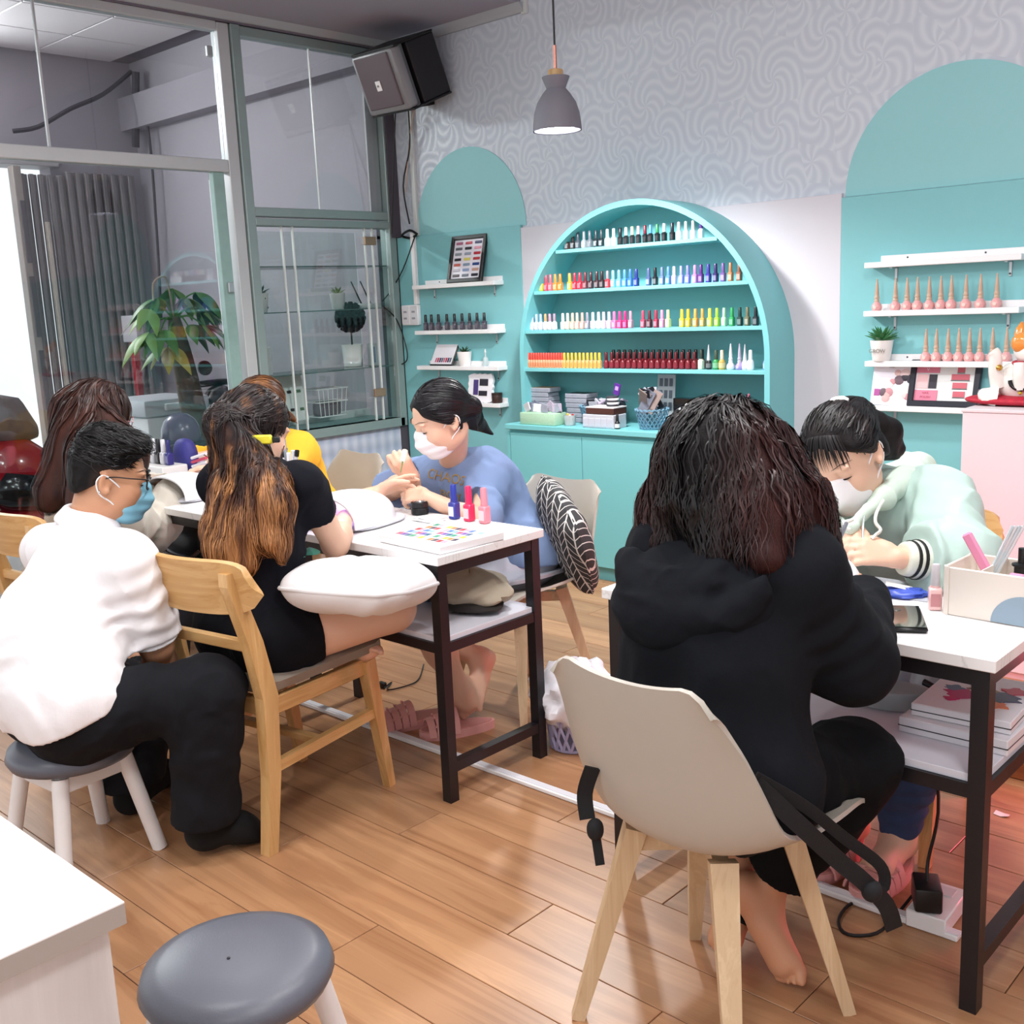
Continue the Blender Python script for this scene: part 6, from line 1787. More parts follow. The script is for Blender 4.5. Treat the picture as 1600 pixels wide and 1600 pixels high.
def add_head(B, c, R, sc=1.0, ears=True, open_eyes=False):
    L = lambda x, y, z: V3(c) + R @ (np.array([x, y, z]) * sc)
    E = lambda p, r, k=.02, op='add', rot=None: B.ell(L(*p), np.array(r) * sc, R if rot is None else R @ rot, k, op)
    E((0, -.012, .035), (.074, .092, .082))
    E((0, .022, -.035), (.060, .066, .075), .04)
    E((0, .045, -.083), (.034, .034, .026), .03)
    for s in (-1, 1):
        E((s * .038, .048, -.03), (.026, .03, .03), .025)
        E((s * .040, .004, -.065), (.024, .04, .028), .03)
        E((s * .032, .079, .012), (.017, .012, .010), .008, 'sub')
        E((s * .031, .069, .009), (.0155, .014, .0135), .004)
        E((s * .030, .078, .030), (.022, .010, .006), .014)
        if ears:
            a = .35 * s
            Rz = np.array([[math.cos(a), -math.sin(a), 0], [math.sin(a), math.cos(a), 0], [0, 0, 1]])
            E((s * .078, -.012, .0), (.006, .018, .030), .008, 'add', Rz)
            E((s * .082, -.006, .004), (.005, .010, .018), .006, 'sub', Rz)
            E((s * .080, -.004, -.022), (.006, .009, .009), .006, 'add', Rz)
    B.rc(L(0, .080, .012), L(0, .098, -.022), .0075 * sc, .0105 * sc, .014)
    for s in (-1, 1): B.sph(L(s * .011, .090, -.026), .0085 * sc, .008)
    B.rc(L(-.018, .079, -.053), L(.018, .079, -.053), .006 * sc, .006 * sc, .010)
    B.rc(L(-.015, .078, -.062), L(.015, .078, -.062), .0065 * sc, .0065 * sc, .008)
    return L

def add_hand(B, w, d, n, side, curl=(.4, .4, .45, .5), thumb=(.6, .5), sc=.93, spread=.06, tips=None):
    """w wrist, d towards the knuckles, n out of the back of the hand, side: +1 thumb on d x n"""
    d = unit(d); n = unit(V3(n) - d * np.dot(n, d)); s = np.cross(d, n) * side
    w = V3(w)
    bases = []
    for i, (o, L) in enumerate(((.027, .080), (.009, .085), (-.009, .080), (-.026, .072))):
        kn = w + d * (L * sc) + s * (o * sc)
        B.rc(w + s * (o * .55 * sc) + d * .012, kn, .0125 * sc, .0105 * sc, .012)
        bases.append(kn)
    out = []
    for i, (kn, L) in enumerate(zip(bases, (.068, .075, .070, .055))):
        c = curl[i]
        dirn = unit(d + s * spread * (1.5 - i))
        p = kn; ang = 0
        segs = (.46, .30, .24); rr = (.0095, .0088, .0080, .0068)
        for q in range(3):
            ang += c * (1.0, 1.1, .8)[q]
            dd = dirn * math.cos(ang) - n * math.sin(ang)
            p2 = p + dd * (L * segs[q] * sc)
            B.rc(p, p2, rr[q] * sc, rr[q + 1] * sc, .004)
            p = p2
        out.append((p, dd))
    tb = w + d * .025 * sc + s * .022 * sc
    t1 = tb + unit(d * .75 + s * (thumb[0]) - n * .35) * .042 * sc
    t2 = t1 + unit(d * .9 + s * (thumb[0] - thumb[1]) - n * .45) * .032 * sc
    t3 = t2 + unit(d * .95 + s * (thumb[0] - 1.5 * thumb[1]) - n * .5) * .026 * sc
    B.rc(tb, t1, .016 * sc, .0115 * sc, .012); B.rc(t1, t2, .0108 * sc, .0098 * sc, .004); B.rc(t2, t3, .0098 * sc, .0078 * sc, .004)
    out.append((t3, unit(t3 - t2)))
    return out

def add_foot(B, an, toe, up, side, sc=.95):
    """ankle, toe end, direction out of the instep"""
    an, toe = V3(an), V3(toe); d = unit(toe - an); u = unit(V3(up) - d * np.dot(up, d)); s = np.cross(d, u) * side
    heel = an - d * .03 * sc - u * .045 * sc
    B.rc(an, heel, .036 * sc, .030 * sc, .03)
    ball = toe - d * .045 * sc
    B.rc(heel, ball - u * .004, .030 * sc, .024 * sc, .03)
    B.rc(an, ball + u * .006, .034 * sc, .022 * sc, .04)
    for o in (-.022, 0, .022): B.rc(lerp(heel, ball, .5) , ball + s * o * sc, .024 * sc, .017 * sc, .02)
    ends = []
    for i, (o, L, r) in enumerate(((.030, .045, .0125), (.012, .042, .0088), (-.003, .038, .0085), (-.017, .033, .008), (-.030, .027, .0078))):
        b = ball + s * o * sc
        m = b + d * L * .6 * sc + u * .006
        B.rc(b, m, r * sc * 1.05, r * sc, .006); B.rc(m, b + d * L * sc - u * .005, r * sc, r * sc * .85, .004)
        ends.append(b + d * L * sc)
    return ends

def add_torso(B, J, inf=0.0, k=.07, sx=1.0, bust=0.0):
    ac = unit(V3(J['shR']) - V3(J['shL']))
    B.rc(J['hipL'], J['hipR'], .098 + inf, None, k)
    w = lerp(J['pel'], J['che'], .5)
    B.rc(w - ac * .065 * sx, w + ac * .065 * sx, .086 + inf, None, k)
    B.rc(V3(J['che']) - ac * .075 * sx, V3(J['che']) + ac * .075 * sx, .094 + inf, None, k)
    m = lerp(J['shL'], J['shR'], .5)
    B.rc(lerp(J['shL'], m, .15), lerp(J['shR'], m, .15), .055 + inf, None, k)
    B.rc(m, lerp(J['che'], m, .4), .07 + inf, .085 + inf, k)
    return B
def add_neck(B, J, r=.05, k=.03):
    m = lerp(J['shL'], J['shR'], .5)
    B.rc(m, J['hbase'], r * 1.15, r, k)
def add_arm(B, J, s, sc=1.0, inf=0.0, upto=1.0, k=.03):
    sh, el, wr = V3(J['sh' + s]), V3(J['el' + s]), V3(J['wr' + s])
    B.rc(sh, el, .049 * sc + inf, .037 * sc + inf, k)
    if upto >= 1:
        mid = lerp(el, wr, .3)
        B.rc(el, mid, .037 * sc + inf, .038 * sc + inf, k); B.rc(mid, wr, .038 * sc + inf, .0255 * sc + inf, k)
def add_leg(B, J, s, sc=1.0, inf=0.0, k=.04, th=.078, low=True):
    hp, kn, an = V3(J['hip' + s]), V3(J['kn' + s]), V3(J['an' + s])
    B.rc(hp, kn, th * sc + inf, .054 * sc + inf, k)
    if low:
        mid = lerp(kn, an, .32)
        B.rc(kn, mid, .054 * sc + inf, .052 * sc + inf, k); B.rc(mid, an, .052 * sc + inf, .032 * sc + inf, k)

def folds(amp, freq, seed=0, squash=(1, 1, 1)):
    """creases: ridged noise, stretched"""
    sq = np.array(squash, F4) * freq
    def fn(P):
        q = P * sq
        n = noise3(q, seed)
        w = noise3(q * 2.3 + n[:, None] * 1.2, seed + 5)
        return (amp * (np.sqrt(np.abs(n) + .02) * 1.2 - .75 + .45 * np.abs(w))).astype(F4)
    return fn

def creases(a, b, amp, n=5, reach=.09, skew=.5):
    """rings of cloth bunched round a limb from a to b"""
    a4 = V3(a).astype(F4); ax = unit(V3(b) - V3(a)).astype(F4); L = float(np.linalg.norm(V3(b) - V3(a)))
    u = unit(np.cross(ax, (.3, .5, .8))).astype(F4)
    def fn(P):
        q = P - a4
        t = (q @ ax) / L
        rad = np.sqrt(np.maximum(np.einsum('ij,ij->i', q, q) - (t * L) ** 2, 0))
        w = np.clip(1 - np.abs(t - .5) * 1.7, 0, 1) * np.clip(1.6 - rad / reach, 0, 1)
        return (amp * w * np.sin(t * n * 6.283 + (q @ u) * 40 * skew + 2.2 * noise3(q * 18, 3))).astype(F4)
    return fn
def both(*fs):
    return lambda P: sum(f(P) for f in fs)

def person(loc, label):
    return thing('person', loc, label, 'person')

# ------------------------------------------------------------------ hair strands that run over a hair volume
def strands(name, m, parent, Hv, seeds, dirs, field, length, width=.003, steps=24, off=(0, .005), col=None, seed=1, wave=0.0, cling=1.0, taper=True, reach=.06):
    r_ = np.random.default_rng(seed)
    n = len(seeds)
    P = np.array(seeds, F4); D = np.array(dirs, F4)
    off_i = r_.uniform(off[0], off[1], n).astype(F4)
    Ls = np.array(length, F4) if hasattr(length, '__len__') else r_.uniform(length * .75, length, n).astype(F4)
    ds = Ls / steps
    ph = r_.uniform(0, 6.28, n)
    pts = []; nrm = []
    for i in range(steps + 1):
        d = Hv.ev(P); g = Hv.grad(P).astype(F4)
        near = np.clip(1 - np.abs(d) / reach, 0, 1) * cling
        P = P - g * ((d - off_i) * near)[:, None]
        pts.append(P.copy()); nrm.append(g)
        Fd = field(P, D, g, i / steps).astype(F4)
        D = D * .45 + Fd * .55
        D = D - g * (np.einsum('ij,ij->i', D, g) * near * .9)[:, None]
        D = D / (np.linalg.norm(D, axis=1, keepdims=True) + 1e-9)
        sdir = np.cross(D, g)
        P = P + D * ds[:, None] + sdir * (wave * np.sin(ph + i * .9))[:, None].astype(F4)
    pts = np.array(pts); nrm = np.array(nrm)          # steps+1, n, 3
    tang = np.gradient(pts, axis=0); tang /= np.linalg.norm(tang, axis=2, keepdims=True) + 1e-9
    side = np.cross(tang, nrm); side /= np.linalg.norm(side, axis=2, keepdims=True) + 1e-9
    t = np.linspace(0, 1, steps + 1)[:, None, None]
    ws = width * r_.uniform(.5, 1.3, n)[None, :, None]
    wd = ws * ((1 - t ** 3) * .9 + .1 if taper else 1)
    tw = r_.uniform(-.5, .5, n)[None, :, None]
    sd = side + nrm * tw
    v = np.stack([pts - sd * wd / 2, pts + sd * wd / 2], 2).transpose(1, 0, 2, 3).reshape(-1, 3)
    k = steps + 1
    base = (np.arange(n) * k * 2)[:, None]
    q = np.arange(steps)[None, :] * 2
    f = np.stack([base + q, base + q + 2, base + q + 3, base + q + 1], 2).reshape(-1, 4)
    c = None
    if col is not None:
        tt = np.tile(np.repeat(np.linspace(0, 1, k), 2), n)
        rr = np.repeat(r_.uniform(0, 1, n), k * 2)
        c = col(v, tt, rr)
    me = fast_mesh(name, v - np.array(parent.location), f, m, c)
    o = bpy.data.objects.new(name, me); put(o, parent)
    o['kind'] = 'stuff'
    return o

def scalp_seeds(c, R, n, rr=.1, zmin=-.2, seed=3, keep=None):
    r_ = np.random.default_rng(seed)
    d = r_.normal(size=(n * 6, 3)); d /= np.linalg.norm(d, axis=1, keepdims=True)
    d = d[d[:, 2] > zmin]
    if keep is not None: d = d[keep(d)]
    d = d[:n]
    return V3(c) + (d * rr) @ R.T, d

HAIR = attr_mat('hair_strands', rough=.45, spec=.35)
HAIRBASE = attr_mat('hair_mass', rough=.62, spec=.2, bump=.5, bscale=260., bdist=.002)
def mixc(a, b, t):
    a, b = np.array(lin(a)), np.array(lin(b))
    t = np.clip(np.asarray(t, float), 0, 1)[:, None]
    return a * (1 - t) + b * t

def face_bits(parent, L, R, sc=1.0, brow='#2a1f1c', lids=True):
    """eyebrows and the lash line of lowered lids"""
    o = np.array(parent.location)
    for s in (-1, 1):
        pts = [L(s * (.014 + .010 * q), .0925 - .0035 * q - .0012 * q * q, .034 + .003 * min(q, 2) - .0026 * max(0, q - 2)) for q in range(5)]
        MB().tube(pts, [.0010, .0018, .0020, .0016, .0006], 6, flat=.5).build('eyebrow', mat('brow_' + brow.strip('#'), brow, .8), parent, 60, org=o)
        pts = [L(s * (.017 + .0072 * q), .0815 + .003 * math.sin(PI * q / 4) - .0012 * q, .0015 - .0028 * math.sin(PI * q / 4)) for q in range(5)]
        MB().tube(pts, [.0008, .0016, .0018, .0016, .0008], 6).build('eyelashes', mat('lash_dark', '#1c1412', .7), parent, 60, org=o)

def face_mask(parent, c, R, sc, m, loops=True, loopm=None, pleats=0):
    B = Blob(.02)
    L = lambda x, y, z: V3(c) + R @ (np.array([x, y, z]) * sc)
    B.ell(L(0, .026, -.040), np.array([.066, .074, .072]) * sc, R)
    B.rc(L(0, .085, -.008), L(0, .095, -.045), .016 * sc, .022 * sc, .03)
    B.ell(L(0, .05, -.085), np.array([.042, .042, .032]) * sc, R, .03)
    B.cut(L(0, .09, .006), R @ np.array([0, -.35, 1.0]), r=9)
    B.cut(L(0, .018, -.03), R @ np.array([0, -1, .12]), r=9)
    B.cut(L(0, .03, -.110), R @ np.array([0, -.2, -1]), r=9)
    for s in (-1, 1): B.cut(L(s * .058, .03, -.0), R @ np.array([s * 1.0, -.6, .0]), r=9)
    if pleats:
        u_ = (R @ np.array([0, 0, 1])).astype(F4); c4 = V3(c).astype(F4)
        B.disp = lambda P: (.0016 * np.sin((P - c4) @ u_ * 190)).astype(F4)
    o_ = blob_obj('face_mask', B, m, parent, .004)
    if loops:
        o = np.array(parent.location)
        for s in (-1, 1):
            pts = [L(s * .063, .030, -.012), L(s * .073, .010, .006), L(s * .081, -.016, .022), L(s * .084, -.032, .004), L(s * .080, -.022, -.028), L(s * .070, .008, -.048), L(s * .060, .028, -.068)]
            MB().tube(pts, .0022, 6).build('ear_loop', loopm or m, o_, 60, org=o)
    return o_

def hit(B, p0, p1, off=0.0):
    """first point on the surface of B along the line from p0 to p1"""
    p0, p1 = V3(p0), V3(p1); d = unit(p1 - p0); t = 0.0
    for _ in range(80):
        e = float(B.ev((p0 + d * t)[None].astype(F4))[0])
        if e < .0008: break
        t += e * .8
        if t > 3: break
    return p0 + d * (t - off)

# ================================================================== woman in the black hoodie (seated in the foreground shell chair)
pe = person((-1.085, 1.66, 0), 'person in a black hoodie with dark wavy hair seen from behind in the shell chair')
J = dict(pel=(-1.085, 1.655, .56), che=(-1.08, 1.71, .80), shL=(-1.225, 1.765, .935), shR=(-.925, 1.745, .945), hipL=(-1.175, 1.655, .545), hipR=(-.99, 1.65, .545),
         elL=(-1.30, 1.90, .77), wrL=(-1.20, 2.10, .80), elR=(-.885, 1.86, .755), wrR=(-.985, 2.13, .80),
         knL=(-1.21, 1.97, .47), anL=(-1.17, 1.93, .12), knR=(-0.9205, 1.9650, 0.4987), anR=(-1.1007, 1.9076, 0.1500))
hc = V3((-1.105, 1.80, 1.105)); HR = head_frame((-.05, .82, -.5))
J['hbase'] = hc + HR @ np.array([0, -.03, -.07])
B = Blob(.03); add_torso(B, J); add_neck(B, J); L_ = add_head(B, hc, HR, .98)
for s in 'LR': add_arm(B, J, s); add_leg(B, J, s)
add_hand(B, J['wrR'], V3((-1.1281, 2.3300, 0.8587)) - V3(J['wrR']), (.1, -.2, 1), -1, (.25, .2, .25, .3))
add_hand(B, J['wrL'], (.1, .9, -.1), (0, 0, 1), 1, (.4, .4, .4, .4))
toes = add_foot(B, J['anR'], (-1.0007, 1.8609, 0.0120), (-.3, .8, .4), 1, .98)
add_foot(B, J['anL'], (-1.16, 1.83, .03), (0, .4, 1), -1)
body = blob_obj('body', B, SKIN['tan'], pe, .006)
HOOD = mat('black_fleece', '#14161b', .95, spec=.2, bump=.35, bscale=30, bdist=.006)
H_ = Blob(.05); add_torso(H_, J, .026, .09)
H_.rc(J['shL'], J['shR'], .078)
for s in 'LR': add_arm(H_, J, s, 1.0, .03, k=.05)
H_.rc(lerp(J['shR'], J['elR'], .5), J['elR'], .075, .072, .05)
H_.rc(J['hipL'], J['hipR'], .13, None, .08)
H_.disp = both(folds(.016, 7.0, 3, (1, 1, .6)), creases(J['shR'], J['elR'], .006, 4))
H_.cut((-1.085, 1.66, .50), (0, -.15, -1), r=9)
H_.cut(lerp(J['elR'], J['wrR'], .95), V3(J['wrR']) - V3(J['elR']))
blob_obj('hoodie', H_, HOOD, pe, .0065)
# the hood lies open on the upper back
G = Blob(.03)
bk = unit((-.05, -.93, .35)); ac = unit(V3(J['shR']) - V3(J['shL'])); upb = np.cross(ac, bk) * 1.0
if upb[2] < 0: upb = -upb
RB = np.stack([ac, bk, upb], 1)
hcn = V3((-1.085, 1.655, .905))
G.ell(hcn, (.168, .070, .105), RB)
G.ell(hcn + RB @ np.array([-.05, .035, -.035]), (.12, .06, .085), RB, .03)
rim = [hcn + RB @ np.array([.160 * math.cos(a), .045 + .012 * math.sin(2 * a), .055 + .10 * math.sin(a) * (1.0 if math.sin(a) < 0 else .25) - .01 * math.cos(a)]) for a in np.linspace(PI * 1.02, 2 * PI - .06, 13)]
G.chain(rim, [.008 + .022 * math.sin(PI * i / 12) ** .6 for i in range(13)], .022)
rim2 = [hcn + RB @ np.array([-.03 + .10 * math.cos(a), .055, .045 + .055 * math.sin(a)]) for a in np.linspace(PI, 2 * PI, 9)]
G.chain(rim2, [.018] * 9, .014)
G.ell(hcn + RB @ np.array([-.045, .075, .075]), (.075, .035, .045), RB, .012, 'sub')
G.disp = folds(.009, 12.0, 9)
blob_obj('hood', G, HOOD, pe, .0055)
T_ = Blob(.05)
for s in 'LR': add_leg(T_, J, s, 1.0, .020, .06)
T_.rc(J['hipL'], J['hipR'], .115, None, .07)
T_.rc(J['knR'], J['anR'], .078, .055, .05)
T_.cut(lerp(J['knR'], J['anR'], .80), V3(J['anR']) - V3(J['knR']))
T_.cut((-1.0, 1.6, .60), (0, 0, 1), .02, 9)
T_.disp = both(folds(.012, 9.0, 4), creases(J['hipR'], J['knR'], .005, 5))
blob_obj('trousers', T_, mat('black_cotton', '#0c0d10', .9, spec=.2, bump=.3, bscale=60, bdist=.003), pe, .0065)
# hair: shoulder-length, thick and wavy
Hv = Blob(.05)
Hv.ell(hc + HR @ np.array([0, -.02, .035]), (.100, .114, .102), HR)
for top, mid, bot, r0, r1, r2 in (((-.05, -.05, .0), (-1.1741, 1.7522, 1.0433), (-1.1768, 1.7036, 0.9751), .075, .062, .032), ((0, -.09, .0), (-1.0801, 1.7187, 1.0579), (-1.0452, 1.6621, 0.9846), .085, .075, .036),
                                 ((.04, -.07, .0), (-0.9970, 1.7272, 1.0585), (-0.9502, 1.6685, 0.9883), .085, .075, .040), ((.07, -.0, .0), (-0.9677, 1.7928, 1.0441), (-0.9225, 1.7624, 0.9800), .075, .055, .035),
                                 ((-.07, .0, -.02), (-1.2507, 1.7851, 1.0171), (-1.2462, 1.7324, 0.9610), .06, .048, .025), ((.07, .03, -.02), (-0.9962, 1.8837, 1.0129), (-0.9445, 1.8628, 0.9621), .06, .042, .028)):
    Hv.chain([hc + HR @ np.array(top), mid, bot], [r0, r1, r2])
def colE(v, *a):
    n = noise3(v * 14, 2) * .5 + .5
    red = np.clip(np.abs((v - hc) @ HR[:, 0]) / .11 - .35, 0, 1) * (n + .3)
    return mixc('#0d090b', '#3c1c19', red * .8)
Hv.disp = folds(.012, 16.0, 12, (1.4, 1.4, .5))
blob_obj('hair', Hv, HAIRBASE, pe, .006, colE)
part = hc + HR @ np.array([.0, -.0, .12])
sd_, dd_ = scalp_seeds(hc + HR @ np.array([0, -.02, .03]), HR, 1700, .105, .15, 5)
Dn = (sd_ - part); Dn /= np.linalg.norm(Dn, axis=1, keepdims=True) + 1e-9
fieldE = lambda P, D, g, t: np.tile(np.array([0, 0, -1.0]), (len(P), 1)) + D * .6
strands('hair_strands', HAIR, pe, Hv, sd_, Dn, fieldE, .40, .0030, 24, (-.002, .010), lambda v, t, r: np.clip(colE(v) * (.6 + .9 * r)[:, None], 0, 1), 6, wave=.005)

sd2 = np.array([hc + HR @ np.array([.095 * math.sin(q), -.02 - .10 * math.cos(q), .06 - .16 * rng.random()]) for q in np.linspace(-1.7, 1.7, 900)])
strands('hair_waves', HAIR, pe, Hv, sd2, np.tile(np.array([0, 0, -1.0]), (900, 1)), fieldE, .27, .0030, 22, (.001, .012), lambda v, t, r: np.clip(colE(v) * (.5 + 1.0 * r)[:, None], 0, 1), 66, wave=.005, reach=.13)

# ================================================================== woman in the mint hoodie
pf_ = person((-1.16, 2.80, 0), 'person in a mint green hoodie and white face mask bending over the manicure table')
J = dict(pel=(-1.17, 2.86, .56), che=(-1.17, 2.74, .80), shL=(-1.0515, 2.6800, 0.8993), shR=(-1.3424, 2.6200, 0.8465), hipL=(-1.08, 2.84, .545), hipR=(-1.26, 2.84, .545),
         elL=(-0.9196, 2.5000, 0.8046), wrL=(-1.0106, 2.3600, 0.8338), elR=(-1.40, 2.50, .83), wrR=(-1.1424, 2.4200, 0.8632),
         knL=(-.99, 2.43, .38), anL=(-1.035, 2.465, .088), knR=(-1.18, 2.43, .38), anR=(-1.17, 2.48, .088))
hc = V3((-1.1992, 2.4700, 1.0389)); HR = head_frame((.10, -.86, -.50), (-.18, 0, 1))
HS = 1.06
J['hbase'] = hc + HR @ np.array([0, -.035, -.06])
B = Blob(.03); add_torso(B, J); add_neck(B, J, .047); L_ = add_head(B, hc, HR, HS)
for s in 'LR': add_arm(B, J, s, .95); add_leg(B, J, s)
tipsF = add_hand(B, J['wrL'], V3((-1.0820, 2.3000, 0.8580)) - V3(J['wrL']), (.2, -.75, .65), 1, (.55, .6, .6, .6), (.5, .6), .95)
add_hand(B, J['wrR'], V3((-1.1284, 2.3300, 0.8818)) - V3(J['wrR']), (-.3, -.3, .9), -1, (.7, .75, .8, .8), (.4, .5), .92)
add_foot(B, J['anL'], (-1.03, 2.295, .05), (0, -.3, 1), 1)
add_foot(B, J['anR'], (-1.17, 2.315, .05), (0, -.3, 1), -1)
blob_obj('body', B, SKIN['pale'], pf_, .005)
face_bits(pf_, L_, HR)
face_mask(pf_, hc, HR, HS, mat('mask_white', '#f2eef0', .8, bump=.15, bscale=300))
MINT = mat('mint_cotton', '#b4ccc4', .9, spec=.25, bump=.35, bscale=24, bdist=.006)
CREAM = mat('cream_rib', '#dcdfd0', .85, bump=.3, bscale=300)
S_ = Blob(.06); add_torso(S_, J, .030, .09)
for s in 'LR': add_arm(S_, J, s, 1.0, .035, k=.05)
S_.rc(J['elL'], lerp(J['elL'], J['wrL'], .55), .075, .062, .05); S_.rc(J['shL'], J['elL'], .080, .078, .05)
S_.rc(J['hipL'], J['hipR'], .135, None, .08)
S_.disp = both(folds(.018, 8.0, 8, (1, 1, .7)), creases(J['shL'], J['elL'], .008, 3), creases(J['elL'], J['wrL'], .007, 3))
S_.cut(lerp(J['elL'], J['wrL'], .64), V3(J['wrL']) - V3(J['elL']), r=.14); S_.cut(lerp(J['elR'], J['wrR'], .8), V3(J['wrR']) - V3(J['elR']))
S_.cut((-1.17, 2.8, .50), (0, 0, -1), r=9); S_.cut(J['hbase'] + np.array([0, -.03, -.045]), (0, -.6, .8), r=.10)
blob_obj('hoodie', S_, MINT, pf_, .006)
C_ = Blob(.01); C_.rc(lerp(J['elL'], J['wrL'], .60), lerp(J['elL'], J['wrL'], .95), .050, .037)
C_.cut(lerp(J['elL'], J['wrL'], .60), V3(J['elL']) - V3(J['wrL']), r=9); C_.cut(lerp(J['elL'], J['wrL'], .92), V3(J['wrL']) - V3(J['elL']), r=9)
cu = blob_obj('cuff', C_, CREAM, pf_, .004)
fa = unit(V3(J['wrL']) - V3(J['elL']))
for q in (.71, .80):
    c0 = lerp(J['elL'], J['wrL'], q)
    r0 = .050 + (.037 - .050) * (q - .60) / .35 + .0004
    MB().lathe([(r0, -.005), (r0 + .0012, -.003), (r0 + .0012, .003), (r0, .005)], 28, tuple(c0), axis=tuple(fa), caps=False).build('black_stripe', BLACK_PLASTIC, cu, 60, org=pf_.location)
G = Blob(.03)
G.chain([(-1.1100, 2.3803, 0.9162), (-1.1072, 2.4878, 0.9420), (-1.1218, 2.6470, 0.9610), (-1.1419, 2.7986, 0.9710), (-1.2050, 2.8526, 0.9764)], [.014, .022, .034, .036, .03])
G.chain([(-1.1154, 2.3420, 0.8964), (-1.1749, 2.3814, 0.8873), (-1.2461, 2.4556, 0.8922)], [.014, .022, .026])
G.ell((-1.1759, 2.7583, 0.9399), (.075, .07, .055), None, .03)
G.disp = folds(.010, 13.0, 15)
blob_obj('hood', G, mat('hood_mint', '#c6d6c9', .9, spec=.25, bump=.3, bscale=30, bdist=.004), pf_, .005)
for pts in ([(-1.0793, 2.4324, 0.9506), (-1.0750, 2.3891, 0.9306), (-1.0663, 2.3642, 0.9114), (-1.0516, 2.3598, 0.8956), (-1.0571, 2.3451, 0.8856), (-1.0606, 2.3328, 0.8784)], [(-1.1018, 2.3195, 0.9217), (-1.1025, 2.2758, 0.9175), (-1.0862, 2.2745, 0.9075)]):
    MB().tube(pts, .004, 6).build('drawstring', mat('string_cream', '#e6e4dc', .8), pf_, 60, org=pf_.location)
MB().tube([(-1.1005, 2.3766, 0.9210), (-1.0809, 2.3296, 0.8858), (-1.0664, 2.3065, 0.8526)], .0025, 6).build('zip', GREY_METAL, pf_, 60, org=pf_.location)
T_ = Blob(.05)
for s in 'LR': add_leg(T_, J, s, 1.0, .014, .06)
T_.rc(J['hipL'], J['hipR'], .112, None, .07)
for s in 'LR': T_.cut(lerp(J['kn' + s], J['an' + s], .97), (0, 0, -1))
T_.disp = both(folds(.010, 12.0, 6), creases(J['knL'], J['anL'], .005, 5))
blob_obj('jeans', T_, mat('blue_denim', '#2d3f63', .85, noise=.25, nscale=18, bump=.3, bscale=400), pf_, .0065)
Hv = Blob(.03)
Hv.ell(hc + HR @ np.array([0, -.024, .044]) , np.array([.084, .098, .086]) * HS, HR)
for s in (-1, 1): Hv.rc(hc + HR @ np.array([s * .066, .030, .060]), hc + HR @ np.array([s * .078, .004, .020]), .018, .010)
tie = hc + HR @ np.array([-.02, -.105, .06])
for a_, b_, r0, r1 in ((tie, (-1.1499, 2.6276, 1.0926), .034, .026), ((-1.1668, 2.6392, 1.0905), (-1.1504, 2.6696, 1.0417), .028, .022), ((-1.1722, 2.6265, 1.0623), (-1.1447, 2.6359, 1.0004), .03, .02), ((-1.1692, 2.5980, 1.0497), (-1.1454, 2.5714, 0.9705), .034, .018),
                       (hc + HR @ np.array([-.058, -.05, -.02]), (-1.1336, 2.5529, 0.9646), .036, .018)):
    Hv.rc(a_, b_, r0, r1)
colF = lambda v, *a: mixc('#0d0b0d', '#241e1e', noise3(v * 40, 4) * .5 + .3)
Hv.cut(hc + HR @ np.array([0, .066, .062]) * HS, HR @ np.array([0, 1.0, -1.1]), .01, r=9)
Hv.disp = folds(.004, 30.0, 2)
blob_obj('hair', Hv, HAIRBASE, pf_, .005, colF)
sd_, dd_ = scalp_seeds(hc + HR @ np.array([0, -.024, .044]), HR, 1000, .096, -.3, 8, keep=lambda d: (d[:, 1] < .72) & (d[:, 1] - d[:, 2] < .6))
Dn = (tie - sd_); Dn /= np.linalg.norm(Dn, axis=1, keepdims=True)
def fieldF(P, D, g, t):
    w = tie - P; l = np.linalg.norm(w, axis=1, keepdims=True)
    return np.where(l > .035, w / l, D * .6 + np.array([.25, .1, -.7]))
strands('hair_strands', HAIR, pf_, Hv, sd_, Dn, fieldF, .19, .0026, 18, (0, .004), lambda v, t, r: colF(v) * (.6 + 1.2 * r)[:, None], 4, wave=.002)
nF = 150
r_ = np.random.default_rng(2)
u_ = r_.uniform(-.6, 1, nF)
sd_ = np.array([hc + HS * (HR @ np.array([.062 * q, .050 - .016 * q * q, .100 - .022 * q * q])) for q in u_])
Dn = np.array([HR @ np.array([q * .5, .75, -.35]) for q in u_])
Fv = Blob(.02); Fv.ell(hc + HR @ np.array([0, -.010, .035]) * HS, np.array([.079, .102, .090]) * HS, HR); Fv.ell(hc + HR @ np.array([0, .022, -.01]) * HS, np.array([.066, .074, .07]) * HS, HR)
strands('fringe', HAIR, pf_, Fv, sd_, Dn, lambda P, D, g, t: D * .3 + HR @ np.array([0, .1, -1.0]), r_.uniform(.05, .095, nF), .0026, 14, (.001, .006), lambda v, t, r: colF(v) * (.6 + r)[:, None], 9)
MB().tube([hc + HS * (HR @ np.array([-.035 + .012 * q, -.065, .122 - .004 * abs(q - 2)])) for q in range(5)], [.004, .009, .006, .009, .004], 8).build('hair_clip', mat('clip_white', '#f0eeee', .4), pf_, 60, org=pf_.location)
t = thing('nail_drill', (-1.0688, 2.2070, 0.9074), 'slim dark nail tool in the hand of the woman in mint', 'tool')
_o = t.location
MB().tube([(-1.0763, 2.2341, 0.9308), (-1.0582, 2.1609, 0.9073)], [.005, .006], 10).build('grip', mat('tool_steel', '#8d8f98', .3, metal=.6), t, 60, org=_o)
MB().tube([(-1.0582, 2.1609, 0.9073), (-1.0528, 2.1353, 0.8972)], [.003, .001], 8).build('bit', CHROME, t, 60, org=_o)

